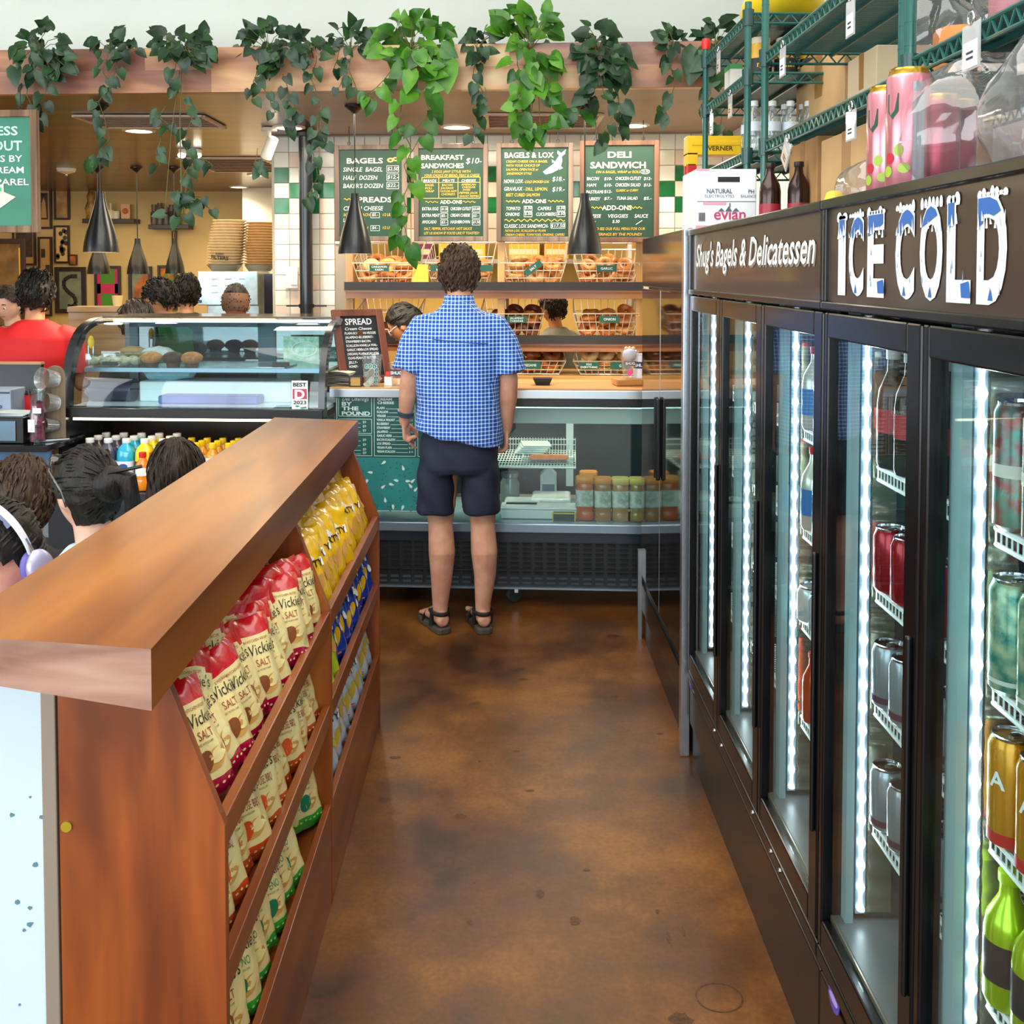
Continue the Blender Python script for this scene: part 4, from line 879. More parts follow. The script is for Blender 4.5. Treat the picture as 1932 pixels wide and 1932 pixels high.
hung_board(-110, 206, 78, 442, 5.0, 'green hanging board with white hand lettering cut by left edge of view', wood('rustic_frame', ['4a3423', '6e523a', '8f7354'], axis=2, grain=34, coat=0, r=.7), [
    ('EXPRESS', .84, .165, .115, 1, dict(al='r', bold=.02, width=.72)), ('TAKEOUT', .89, .305, .125, 1, dict(al='r', bold=.02, width=.8)), ('MEALS BY', .89, .41, .085, 2, dict(al='r', bold=.01, width=.62)),
    ('ICE CREAM', .905, .515, .085, 2, dict(al='r', bold=.01, width=.66)), ('& APPAREL', .965, .625, .085, 2, dict(al='r', bold=.01, width=.72))], x5, mat('board_teal', '2c7a62', .5, var=.12, vs=3), .035, (.82,), [paper, mint, pwhite, leafg, bluep])
# ------------------------------------------------------------------ bagel rack behind the counter
rack_w = wood('rack_wood', ['8a4d22', 'b06a34', 'c88a4e'], axis=0, grain=20, r=.45); post_w = wood('rack_post', ['9a6a30', 'b98a4c', 'cfa468'], axis=2, grain=20, r=.5)
DR = 6.45
L0 = atB(650, 514, DR); R0 = atB(1214, 514, DR)
rw = (R0 - L0).length
O = Vector((L0.x, L0.y, 0))
rk = thing('bagel_rack', 'tall open wooden rack of bagel shelves behind the deli counter', 'rack', O, -th)
def zat(py, D=DR): return atB(930, py, D).z
zs = [zat(541), zat(641), zat(709)]
for i, z in enumerate(zs):
    if i < 2:
        s = MB().b2((0, .0, z - .035), (rw, .5, z)).build('shelf', rack_w, rk, smooth=False)
        MB().b2((0, -.012, z - .022), (rw, -.001, z + .03)).build('shelf_edge', mat('shelf_edge_dark', '241c1a', .5), s, smooth=False)
        MB().b2((0, .02, z - .075), (rw, .04, z - .035)).build('shelf_rail', rack_w, s, smooth=False)
MB().b2((0, -.02, zs[2] - .04), (rw, .5, zs[2])).build('counter_shelf', wood('butcher_block', ['a8743c', 'c7924f', 'd9ad6c'], axis=0, grain=24, r=.35), rk, smooth=False)
for x in (0.0, .97, rw - .045):
    MB().b2((x, .04, 0), (x + .045, .09, 1.92)).build('post', post_w, rk, smooth=False)
    MB().b2((x, .45, 0), (x + .045, .5, 1.92)).build('post', post_w, rk, smooth=False)
wire = mat('basket_wire', 'e8dcc0', .3, metal=.6); tagg = mat('tag_green', '11503f', .5)
bag_m = [mat('bagel_golden', 'b0692a', .45, c2='d2924a', vs=30), mat('bagel_brown', '7a3c18', .42, c2='9e5a26', vs=25), mat('bagel_pale', 'c48c4c', .5, c2='dcb478', vs=30), mat('bagel_dark', '54290f', .4, c2='7c4420', vs=25), mat('bagel_toasted', 'a8541e', .42, c2='c67a36', vs=28)]
def bagel_mesh(seed):
    m = MB(); n, k = 18, 9; vs = []; fs = []; q = random.Random(seed)
    for i in range(n):
        a = 2 * pi * i / n
        for j in range(k):
            b = 2 * pi * j / k
            R = .036 + .0022 * sin(2 * a + seed); r = .024 + .0015 * sin(3 * a + seed * 2)
            vs.append(((R + r * cos(b)) * cos(a), (R + r * cos(b)) * sin(a), (r * .95) * sin(b)))
    for i in range(n):
        for j in range(k): fs.append((i * k + j, ((i + 1) % n) * k + j, ((i + 1) % n) * k + (j + 1) % k, i * k + (j + 1) % k))
    m.add(vs, fs); return m
BG = {}
def bagel(mi, M, label, group):
    if mi not in BG:
        o = bagel_mesh(mi).build('bagel', bag_m[mi]); BG[mi] = o; o.matrix_basis = M
    else:
        o = BG[mi].copy(); COL.objects.link(o); o.matrix_basis = M
    tag(o, label, 'bagel', group); return o
def basket(pxa, pxb, zbot, zf, zb, flavour, lb, cols, seed, tagpos=.35, tagrot=0, tags=None, rows=3, cn='golden', D=DR + .02):
    """wire basket: low front, high back, bagels heaped inside"""
    A = atB(pxa, 514, D); B = atB(pxb, 514, D); w = (B - A).length; dep = .38
    t = thing('wire_basket', lb, 'basket', (A.x, A.y, zbot), -th)
    hf, hb = zf - zbot, zb - zbot; m = MB(); R = .0028; ins = .045
    def P(u, v, k):  # u 0..1 across, v 0..1 depth, k 0..1 height
        h = hf + (hb - hf) * v; x = ins * (1 - k) + u * (w - 2 * ins * (1 - k)); return Vector((x, .02 + .03 * (1 - k) + v * (dep - .05 * (1 - k)), .004 + k * h))
    def ringk(k, r): m.tube([P(0, 0, k), P(1, 0, k), P(1, 1, k), P(0, 1, k)], r, 6, closed=True)
    ringk(1, .0045); ringk(0, .003)
    for k in (.33, .66): ringk(k, R)
    for u in [i / 9 for i in range(10)]:
        m.tube([P(u, 0, 1), P(u, 0, 0), P(u, 1, 0), P(u, 1, 1)], R, 5)
    for v in [i / 5 for i in range(1, 5)]:
        m.tube([P(0, v, 1), P(0, v, 0), P(1, v, 0), P(1, v, 1)], R, 5)
    m.build('wire_frame', wire, t)
    for (tp, txt_, rot) in (tags or [(tagpos, flavour, tagrot)]):
        g = MB(); tw, tg = .125, .042; Mt = T(P(tp, 0, .88).x, .008, hf * .88 - .012) @ RY(-rot)
        g.box((0, 0, 0), (tw, .004, tg), 0, None) if False else g.add([v for v in [(-tw / 2, 0, -tg / 2), (tw / 2, 0, -tg / 2), (tw / 2, 0, tg / 2), (-tw / 2, 0, tg / 2), (-tw / 2, .004, -tg / 2), (tw / 2, .004, -tg / 2), (tw / 2, .004, tg / 2), (-tw / 2, .004, tg / 2)]], [(0, 1, 2, 3), (4, 7, 6, 5), (0, 4, 5, 1), (3, 2, 6, 7), (0, 3, 7, 4), (1, 5, 6, 2)], 0, Mt)
        ls = txt_.split('\n')
        for i, s in enumerate(ls): g.text(s, 0, -.007 + (len(ls) - 1) * .009 - i * .018, .022 if len(ls) == 1 else .018, 1, 'c', y=-.001, M=Mt)
        g.build('flavour_tag', [tagg, pwhite], t, smooth=False)
    q = random.Random(seed); base = Matrix.Translation((A.x, A.y, zbot)) @ RZ(-th); k = 0
    n = max(3, int((w - .09) / .105))
    for row in range(rows):
        for i in range(n):
            x = ins + .05 + (w - 2 * ins - .1) * i / max(1, n - 1) + q.uniform(-.01, .01) + (.02 if row % 2 else 0)
            lay = row // 2
            y = (.11 if row % 2 == 0 else .25) + q.uniform(-.015, .015); z = .055 + lay * .068 + q.uniform(0, .015) + (.03 if row % 2 else 0)
            tilt = q.uniform(.5, 1.2) if q.random() < .6 else q.uniform(-.3, .3)
            M = base @ T(min(max(x, .07), w - .07), y, z) @ RZ(q.uniform(-.8, .8)) @ RX(tilt)
            where = ('lower front', 'lower back', 'upper front', 'upper back')[row]
            bagel(q.choice(cols), M, '%s bagel of the %s row, %s from left, in the %s basket' % (cn, where, ORD[i], flavour.replace('\n', ' ').lower() if not tags else tags[0][1].replace('\n', ' ').lower()), 'bagels on the rack')
z1, z2, z3 = zs[0] + .003, zs[1] + .003, zs[2] + .002
basket(664, 785, z1, zat(497), zat(455), 'CINNAMON\nRAISIN', 'wire bagel basket tagged cinnamon raisin on the top rack shelf', [4, 2, 0], 1, .42, 0, None, 4, 'toasted')
basket(802, 928, z1, zat(497), zat(455), 'BLUEBERRY', "wire bagel basket on the top rack shelf behind the customer's head", [1, 0, 4], 2, .3, 0, [(.22, 'BLUE\nBERRY', 0), (.87, '', 0)], 3, 'brown')
basket(944, 1068, z1, zat(497), zat(456), 'SALT', 'wire bagel basket with slanted salt tag on the top rack shelf', [0, 4, 0, 2], 3, .5, .65, None, 4, 'golden')
basket(1083, 1207, z1, zat(498), zat(470), 'GARLIC', 'wire bagel basket tagged garlic at the right of the top rack shelf', [0, 4, 1], 4, .5, 0, None, 4, 'golden')
basket(668, 786, z2, zat(592), zat(566), 'POPPY', "wire bagel basket on the middle shelf behind the chalk spread board", [1, 0], 5, .8, 0, None, 2, 'brown')
basket(905, 1026, z2, zat(594), zat(563), 'JALAPENO\nCHEDDAR', 'wire bagel basket tagged jalapeno cheddar on the middle shelf, dark heap', [3, 1, 4, 3], 6, .58, 0, None, 4, 'dark brown')
basket(1082, 1207, z2, zat(593), zat(567), 'ONION', 'wire bagel basket tagged onion at the right of the middle shelf', [4, 0, 4], 7, .55, 0, None, 4, 'golden')
basket(935, 1068, z3, zat(683), zat(655), 'SESAME', 'wire bagel basket tagged sesame on the back counter', [3, 4, 1], 8, .5, 0, None, 4, 'dark toasted')
basket(1082, 1214, z3, zat(683), zat(656), 'EGG\nEVERYTHING', 'wire bagel basket tagged egg everything at right end of back counter', [2, 0], 9, .25, 0, [(.22, 'EGG\nEVERYTHING', 0), (.68, 'G', 0)], 3, 'pale')
# yellow note card between two baskets
p = atB(792, 541, DR + .03); p.z = z1
m = MB(); M = RX(-.12); m.add([(-.055, 0, 0), (.055, 0, 0), (.05, 0, .14), (-.045, 0, .14), (-.055, .006, 0), (.055, .006, 0), (.05, .006, .14), (-.045, .006, .14)], [(0, 1, 2, 3), (4, 7, 6, 5), (0, 4, 5, 1), (3, 2, 6, 7), (0, 3, 7, 4), (1, 5, 6, 2)], 0, M)
o = m.build('note_card', mat('card_yellow', 'f3c53a', .6), loc=p + Vector((0, .02, 0)), rz=-th, smooth=False)
tag(o, 'yellow card leaning between cinnamon raisin basket and its right neighbour', 'card')
# kitchen glimpsed through the rack
bx = [(-.75, 9.35, .26, .2, .2, 'purple_carton', '7a2a78', 'purple carton on the kitchen shelf behind the cinnamon raisin basket'), (-.35, 9.35, .42, .2, .24, 'yellow_carton', 'f0c040', 'wide yellow carton on kitchen shelf behind the bagel rack'),
      (.2, 9.35, .3, .2, .22, 'yellow_tin', 'e8b840', 'yellow tin on kitchen shelf behind the salt basket'), (.5, 9.35, .22, .2, .2, 'amber_tin', 'd8a030', 'amber tin on kitchen shelf, right of the yellow tin')]
sh = MB().b2((-1.4, 9.2, 1.8), (1.2, 9.6, 1.84)).build('kitchen_shelf', steel, smooth=False); tag(sh, 'steel kitchen shelf seen through the bagel rack', 'shelf')
for x, y, w, d, h, n, c, lb in bx:
    o = MB().b2((x - w / 2, y - d / 2, 1.842), (x + w / 2, y + d / 2, 1.842 + h)).b2((x - w / 2 + .02, y - d / 2 - .002, 1.88), (x + w / 2 - .02, y - d / 2, 1.93), 1).build(n, [mat(n + '_m', c, .5), cream], bevel=.006); tag(o, lb, 'carton' if 'carton' in n else 'tin')
# ------------------------------------------------------------------ deli counter case
DC = 5.2
A = atB(636, 514, DC); Od = Vector((A.x, A.y, 0))
def dl_(px, py, d=0):  # local x, z on the case front
    p = atB(px, py, DC + d); return ((p - A).dot(Vector((cos(th), -sin(th), 0))), p.z)
XE = 2.35
dc = thing('deli_case', 'long glass-fronted deli display case with steel-edged counter and black louvred base', 'display case', Od, -th)
zb = dl_(968, 1108)[1]; zg = dl_(968, 1022)[1]; zs_ = dl_(968, 985)[1]; zt = dl_(968, 758)[1]; zc = dl_(968, 750)[1]
navy = mat('case_navy', '1f2c3d', .3, coat=.3); alu = mat('case_alu', '8fa4b4', .3, metal=.8); whitep = mat('case_white', 'd6e4e2', .4); dark = mat('case_dark', '23282d', .3)
MB().b2((0, 0, zg), (XE, .68, zs_ - .05)).build('lower_fascia', navy, dc, smooth=False)
m = MB().b2((-.01, -.03, zs_ - .05), (XE, .03, zs_)); m.build('sill', alu, dc, bevel=.006)
m = MB(); m.b2((0, .02, zb), (XE, .67, zg), 0)
hgt = zg - zb
for row in range(9):
    z = zb + hgt * (.06 + row * .105); lightr = row < 2
    for k in range(38):
        x = .02 + k * .062
        m.b2((x, .012, z), (x + .042, .021, z + .011), 1 if not lightr else 2)
m.b2((0, .005, zb + hgt * .36), (XE, .02, zb + hgt * .385), 0)
m.build('louvred_base', [mat('louvre_black', '1d2126', .4), mat('slot_black', '050607', .6), mat('slot_grey', '3e454b', .5)], dc, smooth=False)
MB().b2((0, .0, zb - .01), (XE, .03, zb)).build('base_strip', alu, dc, smooth=False)
MB().b2((0, .0, zt - .02), (XE, .06, zc)).build('upper_rail', mat('rail_black', '0e1012', .3), dc, smooth=False)
MB().b2((-.03, -.06, zc), (XE, .40, zc + .045)).build('steel_counter', steel, dc, smooth=False, bevel=.004)
MB().b2((-.03, -.055, zc + .045), (XE, .40, zc + .053)).build('counter_board', wood('counter_maple', ['b98350', 'd09a62', 'dfb27c'], axis=0, grain=22, r=.3), dc, smooth=False)
MB().b2((0, .005, zs_), (XE, .013, zt)).build('front_glass', glass('case_glass', 'eef8f6', .045, boost=.8), dc, smooth=False)
MB().b2((0.02, .665, zs_), (XE, .68, zt)).build('rear_doors', mat('rear_door', '30373c', .25, metal=.3), dc, smooth=False)
MB().b2((0, .02, zs_ - .05), (XE, .66, zs_ - .02)).build('display_deck', mat('deck_blue', '8fb0bb', .3, metal=.3), dc, smooth=False)
z1_, z2_ = dl_(968, 801)[1], dl_(968, 772)[1]
MB().b2((0.02, .05, z1_), (XE, .09, z2_)).build('light_shield', whitep, dc, smooth=False)
MB().cyl((.1, .07, dl_(968, 760)[1]), (XE - .05, .07, dl_(968, 760)[1]), .012).build('light_tube', lamp('tube_teal', 'd8fff6', 16), dc)
MB().b2((.1, .10, z1_ - .006), (XE - .05, .13, z1_ - .001)).build('led_strip', lamp('deli_fill_glow', 'eafffa', 9), dc, smooth=False)  # added glowing strip, brightens the case contents below the shield
for x in (0.0, 2.0): MB().b2((x, .02, zb), (x + .02, .68, zt)).build('end_panel', dark, dc, smooth=False)
for px in (968,):
    x = dl_(px, 1130)[0]
    m = MB(); m.lathe([(.04, -.014), (.044, -.008), (.044, .008), (.04, .014)], 24, 0, T(x, .1, .045) @ RZ(.6) @ RX(pi / 2)); m.build('caster_wheel', mat('caster_rubber', '3a3f42', .5), dc)
    MB().b2((x - .025, .085, .05), (x + .025, .115, zb)).build('caster_fork', chrome, dc, bevel=.004)
for px in (640, 1400):
    x = min(dl_(px, 1130)[0], XE - .1)
    MB().lathe([(.04, -.014), (.044, -.008), (.044, .008), (.04, .014)], 24, 0, T(x, .12, .045) @ RX(pi / 2)).build('caster_wheel', MATS['caster_rubber'], dc)
    MB().b2((x - .025, .105, .05), (x + .025, .135, zb)).build('caster_fork', chrome, dc, bevel=.004)
# wire shelf inside
wx0, wz = dl_(930, 866, .35); wx1 = dl_(1086, 866, .2)[0]
m = MB(); whw = mat('wire_white', 'eef4f2', .35)
for k in range(30): m.cyl((.75 + (wx1 - .75) * k / 29, .12, wz), (.75 + (wx1 - .75) * k / 29, .66, wz), .0025, 5)
for k in range(9): m.cyl((.74, .12 + .0675 * k, wz - .003), (wx1, .12 + .0675 * k, wz - .003), .003, 5)
for zz in (.03, .06): m.cyl((.74, .66, wz + zz), (wx1, .66, wz + zz), .003, 5)
for k in range(30): m.cyl((.75 + (wx1 - .75) * k / 29, .66, wz), (.75 + (wx1 - .75) * k / 29, .66, wz + .07), .0025, 5)
m.cyl((.74, .12, wz), (wx1, .12, wz), .006, 6); m.build('wire_shelf', whw, dc)
m = MB().b2((dl_(1068, 800, .6)[0], .66, zs_ + .05), (dl_(1082, 800, .6)[0], .68, z1_)); m.build('shelf_standard', whw, dc, smooth=False)
def inD(px, py, d):  # world point inside the case
    return atB(px, py, DC + d)
# sliced salmon on its tray
p = inD(1035, 853, .3); zt0 = p.z = Od.z + wz + .004
t = thing('salmon_tray', 'clear tray of sliced smoked salmon on white wire shelf in deli case', 'food tray', p, -th)
m = MB(); m.loft([[Vector((sx * (.13 + e), sy * (.09 + e), z)) for sx, sy in ((-1, -1), (1, -1), (1, 1), (-1, 1))] for e, z in ((0, 0), (.012, .03))], caps=False); m.b2((-.13, -.09, 0), (.13, .09, .004)); m.build('tray', glass('tray_clear', 'f2f6f4', .12), t, smooth=False)
m = MB()
for k in range(6): m.ell((-.07 + .028 * k, 0, .016 + .002 * (k % 2)), (.042, .065, .012), 0, 14, 6, None)
m.build('salmon_slices', mat('salmon', 'd9743f', .35, var=.2, vs=40, stretch=(1, 4, 1)), t)
p = inD(1000, 842, .52); p.z = wz + .006
m = MB()
for k in range(5): m.box((.008 * k, .003 * k, .006 + .011 * k), (.16, .12, .008), 0, (.02 * k, .03, .05 * k))
tag(m.build('wrapped_slices', mat('wrap_pale', 'cfdad8', .3), smooth=False, loc=p, rz=-th, bevel=.003), 'stack of wrapped slices at back of white wire shelf', 'food')
# row of tubs with orange lids on the deck, lower right
zd = zs_ - .018
def tub(px, d, w, lb, col, hh=.225):
    p = inD(px, 980, d); p.z = zd
    t = thing('juice_jug', lb, 'jug', p, -th, 'jugs in the deli case')
    def sq(r, z, n=16):
        out = []
        for i in range(n):
            a = 2 * pi * i / n; c_, s_ = cos(a), sin(a); k = (abs(c_) ** 5 + abs(s_) ** 5) ** (-1 / 5); out.append(Vector((r * k * c_, r * k * s_, z)))
        return out
    MB().loft([sq(w * a, hh * b) for a, b in ((.42, 0), (.5, .03), (.5, .2), (.47, .24), (.5, .28), (.5, .8), (.47, .86))]).build('body', mat('jug_' + col, col, .15, coat=.5), t)
    MB().loft([sq(w * .505, hh * b) for b in (.34, .72)], caps=False).build('label', mat('jug_label', 'e8f0ee', .4, var=.3, vs=30, c2='88a890'), t)
    MB().loft([sq(w * a, hh * b) for a, b in ((.5, .86), (.52, .88), (.52, .97), (.48, 1))]).build('lid', mat('lid_orange', 'e08a1e', .35) if px < 1160 else mat('lid_yellow', 'd8c060', .35), t)
    return t
tub(1103, .16, .095, 'orange-lidded jug at left end of the jug row in the deli case', 'c8601e')
tub(1137, .14, .09, 'jug second from left in the deli case row, amber', 'a8743c')
tub(1170, .14, .09, 'jug third from left in the deli case row, amber', 'b08048')
tub(1203, .14, .09, 'jug fourth from left in deli case row, pale yellow lid', 'a88a58')
tub(1238, .14, .09, 'jug hidden by the dark refrigerator at right of deli case', 'a8743c')
tub(1110, .3, .095, 'orange jug standing behind the left end of the jug row', 'd87a20')
p = inD(962, 905, .5); p.z = zd
t = thing('glass_jar', 'clear glass jar low in the deli case beside customer leg', 'jar', p, -th); 
MB().lathe([(.05, 0), (.055, .01), (.055, .12), (.045, .14), (.045, .155)], 20).build('body', mat('jar_grey', '8a9494', .1, coat=.5), t); MB().lathe([(.05, .155), (.05, .175)], 20).build('lid', steel, t)
p = inD(1035, 912, .55); p.z = zd
t = thing('drink_carton', 'small pale gable-top carton below the wire shelf', 'carton', p, -th); 
m = MB().b2((-.045, -.045, 0), (.045, .045, .16)).prism([(-.045, .16), (.045, .16), (.004, .2), (-.004, .2)], -.045, .045, 'y'); m.build('body', mat('carton_pale', 'b9c8cc', .4), t, smooth=False)
MB().b2((-.035, -.047, .06), (.035, -.045, .11)).build('label', mat('carton_label', '4a6478', .5), t, smooth=False)
p = inD(1064, 975, .08); p.z = zd
t = thing('price_box', 'dark box with yellow edge on the deli case deck, left of jugs', 'box', p, -th)
MB().b2((-.055, -.02, 0), (.055, .03, .05)).build('body', mat('box_teal', '14343c', .4), t, smooth=False); m = MB(); frame_box(m, .12, .055, .006, .003, 0, -.022); m.build('edge', mat('edge_yellow', 'd6c63a', .5), t, smooth=False).location = (0, 0, .0275)
for i, (px, py, d, w, h, c) in enumerate([(985, 962, .3, .2, .05, 'c6dadd'), (1040, 950, .42, .22, .06, 'dfeaea')]):
    p = inD(px, py, d); p.z = zd
    o = MB().loft([[Vector((sx * w * k / 2, sy * .11 * k, z)) for sx, sy in ((-1, -1), (1, -1), (1, 1), (-1, 1))] for k, z in ((.85, 0), (1, h), (.9, h + .012))]).build('deli_tub', mat('tub_%d' % i, c, .2), loc=p, rz=-th, bevel=.008); tag(o, ['flat pale lidded tub at front of deli case deck', 'flat white lidded tub behind another on the deli case deck'][i], 'food tub')
p = inD(1018, 940, .2); p.z = zd; o = MB().b2((-.2, -.06, 0), (.2, .06, .05)).b2((-.205, -.065, .05), (.205, .065, .062)).build('bright_band_block', mat('bright_band_white', 'f4fafa', .3), loc=p, rz=-th, bevel=.006, smooth=False); tag(o, 'long white block added for the bright band on the deli case deck', 'tray')  # added block for the bright band of light low in the case
# teal menu panel on the glass
a, b = dl_(634, 742), dl_(832, 966)
teal1 = mat('panel_teal', '0e5a52', .4); teal2 = mat('panel_teal_light', '2a8c8a', .45, var=.12, vs=6); pw_ = mat('panel_white', 'dff4ee', .5); tdot = mat('panel_dot', '166670', .5)
px_ = Vector((Od.x, Od.y, 0)) + Vector((cos(th), -sin(th), 0)) * (a[0] + b[0]) / 2
t = thing('price_list', 'teal price list panel headed BY THE POUND on the deli case glass', 'sign', (px_.x, px_.y, (a[1] + b[1]) / 2), -th)
w, h = b[0] - a[0], a[1] - b[1]
m = MB(); m.b2((-w / 2, -.012, -h / 2), (w / 2, -.002, h / 2), 0); m.build('panel', teal1, t, smooth=False)
m = MB(); X = lambda u: -w / 2 + u * w; Zz = lambda v: h / 2 - v * h
vf = .54
m.b2((X(.03), -.0135, Zz(.985)), (X(.985), -.012, Zz(vf)), 3)
rr = random.Random(2)
for k in range(110):
    x, z = X(.05 + .92 * rr.random()), Zz(vf + .02 + (.43) * rr.random()); s = .0045
    m.add([(x - s, -.0142, z), (x, -.0142, z - s), (x + s, -.0142, z), (x, -.0142, z + s)], [(0, 1, 2, 3)], 4)
for k in range(26):
    x, z, r_ = X(.06 + .9 * rr.random()), Zz(vf + .03 + .41 * rr.random()), rr.random() * 6.3
    pts = [(x + .0095 * (math.cos(q) * cos(r_) * 1.5 - sin(q) * .62 * (1 - .7 * cos(q)) * sin(r_)), -.0148, z + .0095 * (math.cos(q) * sin(r_) * 1.5 + sin(q) * .62 * (1 - .7 * cos(q)) * cos(r_))) for q in [2 * pi * i / 12 for i in range(12)]]
    m.add(pts, [tuple(range(12))], 2)
rect(m, X(.012), Zz(.992), X(.99), Zz(.01), .004, 2, -.0132)
for (u0, v0, u1, v1) in ((.03, .02, .345, .19), (.03, .215, .345, .335), (.03, .35, .345, .525), (.37, .02, .76, .525), (.785, .02, .97, .525)):
    rect(m, X(u0), Zz(v1), X(u1), Zz(v0), .0025, 2, -.0135)
m.text('Deli Offerings', X(.065), Zz(.06), .03, 2, y=-.0135, width=.25 * w, shear=.3, bold=.01)
for s, v, wd in (('BY', .1, .1), ('THE', .14, .16), ('POUND', .182, .27)): m.text(s, X(.06), Zz(v), .027, 2, y=-.0135, width=wd * w, bold=.035)
for s, v, wd in (('CREAM', .055, .14), ('CHEESE', .085, .16)): m.text(s, X(.4), Zz(v), .018, 2, y=-.0135, width=wd * w, bold=.04)
for i, s in enumerate(['PLAIN', 'SCALLION', 'VEGGIE', 'VANILLA WALNUT', 'BLUEBERRY', 'STRAWBERRY', 'JALAPENO', 'GARLIC HERB', 'BACON SCALLION', 'LOX SPREAD', 'VEGAN PLAIN', 'VEGAN SCALLION']):
    z = Zz(.128 + i * .0335); tw_ = (.011 * len(s) + .02)
    m.text(s, X(.395), z, .017, 2, y=-.0135, width=tw_ * w, bold=.03); ribbon(m, [(X(.395 + tw_ + .01), z + .0015), (X(.69), z + .0015)], .002, 2, -.0135); m.text('$%d' % (12 + i % 3), X(.7), z, .014, 2, y=-.0135)
for v in (.25, .285, .32, .40, .44, .48, .51): ribbon(m, [(X(.06), Zz(v)), (X(.24), Zz(v))], .002, 2, -.0135); m.text('$9', X(.26), Zz(v), .018, 2, y=-.0135)
m.build('lettering', [teal1, teal1, pw_, teal2, tdot], t, smooth=False)
# ------------------------------------------------------------------ things on the counter
zk = zc + .0535
def onc(px, d):
    p = atB(px, 715, DC + d); p.z = zk; return p
chalk = mat('chalkboard', '151a26', .6); chw = mat('chalk_white', 'f2f5f6', .7); mahog = wood('mahogany', ['4e2314', '6b331e', '7e4228'], axis=2, grain=24, r=.4)
p = onc(692, .12)
t = thing('chalkboard', 'leaning mahogany-framed chalkboard headed SPREAD on the counter end', 'chalkboard', p, 0, rot=(-.36, 0, .50))
bw, bh = .285, .41; m = MB(); frame_box(m, bw, bh, .04, .011); fr = m.build('frame', mahog, t, bevel=.003, smooth=False); fr.location = (0, 0, bh / 2)
MB().b2((-bw / 2 + .04, 0, .04), (bw / 2 - .04, .008, bh - .04)).build('slate', chalk, t, smooth=False)
m = MB(); zz = bh - .085
m.text('SPREAD', -.075, zz, .048, 0, y=-.002, width=.15, bold=.015)
m.text('Cream Cheese', -.082, zz - .03, .022, 0, y=-.002, width=.15, shear=.2, bold=.01)
for i, s in enumerate(['PLAIN-SCALLION-VEGGIE', 'JALAPENO-BLUEBERRY-', 'STRAWBERRY-BACON-', 'SCALLION-VANILLA WAL-', 'GARLIC HERB-LOX SPREAD', '(VEGAN) PLAIN-SCALLION', 'OLIVE-PEANUT BUTTER', 'JELLY-', 'HONEY-']):
    m.text(s, -.085, zz - .054 - i * .0228, .019, 0, y=-.002, width=min(.175, .0083 * len(s)), bold=.012)
m.build('lettering', chw, t, smooth=False)
MB().box((0, .09, .15), (.03, .012, .33), 0, (.62, 0, 0)).build('rear_strut', mahog, t, smooth=False)
# deli paper stack
p = onc(640, .06); t = thing('paper_stack', 'slumped stack of folded papers at the left end of the counter', 'papers', p, -th)
cs = ['e9e1cc', 'f2efe6', 'd8b98a', 'dfe4ea']
for k in range(9):
    o = MB(); q = random.Random(k); n = 8
    top = [Vector((-.07 + .14 * i / n, y, .004 + k * .0075 + .01 * sin(i / n * pi) * (k / 9))) for y in (-.05, .09) for i in range(n + 1)]
    o.add(top, [(i, i + 1, n + 2 + i, n + 1 + i) for i in range(n)]); o.add([v - Vector((0, 0, .004)) for v in top], [(i, i + 1, n + 2 + i, n + 1 + i) for i in range(n)])
    x = o.build('sheet', mat('paper_%d' % (k % 4), cs[k % 4], .7), t); x.rotation_euler = (0, 0, q.uniform(-.25, .25))
def cup(p, rt, rb, h, lb, name='cup', m_=None, label=None, parts=None, rz=-th):
    t = thing(name, lb, 'cup', p, rz)
    MB().lathe([(.001, .002), (rb, 0), (rt, h), (rt + .002, h + .002), (rt - .001, h)], 24, caps=False).build('body', m_ or glass('cup_clear', 'f4f8f8', .1, op=.06), t)
    if parts: parts(t)
    return t
def tipdec(t):
    m = MB()
    for k, (a, z) in enumerate([(-.45, .105), (0, .107), (.45, .105), (.75, .085), (.72, .065), (.7, .045), (.68, .025)]):
        r = .034 + .014 * z / .14; c = Vector((r * sin(a), -r * cos(a), z)); M = Matrix.Translation(c) @ RZ(a)
        m.lathe([(.0005, 0), (.0135, 0), (.0135, .002)], 18, 0, M @ RX(pi / 2)); m.lathe([(.0005, .002), (.010, .002), (.010, .0025)], 18, 1, M @ RX(pi / 2))
        m.text('$' if k != 1 else '\u20ac', 0, -.006, .016, 0, 'c', y=-.0032, M=M, bold=.02)
    m.build('sticker', [mat('sticker_mint', 'cfeee6', .5), mat('sticker_teal', '17695f', .5)], t, smooth=False)
    m = MB(); q = random.Random(4)
    for k in range(8): m.box((q.uniform(-.02, .02), q.uniform(-.02, .02), .02 + .008 * k), (.06, .002, .03), 0, (q.uniform(-1, 1), q.uniform(-1, 1), q.uniform(0, 3)))
    m.build('banknotes', mat('note_grey', 'c8c6b8', .7, var=.2, vs=40), t, smooth=False)
cup(onc(702, .0), .052, .04, .16, 'clear tip cup with dollar stickers in front of the chalkboard', 'tip_cup', parts=tipdec)
p = onc(733, .04); t = thing('card_holder', 'red and white card holder between tip cup and small cup', 'card holder', p, -th)
MB().b2((-.02, -.012, 0), (.02, .012, .045)).build('front', mat('card_white', 'f0f0ec', .5), t, smooth=False); MB().b2((-.014, -.004, .045), (.014, .008, .07)).build('cards', mat('card_red', 'd83a28', .5), t, smooth=False)
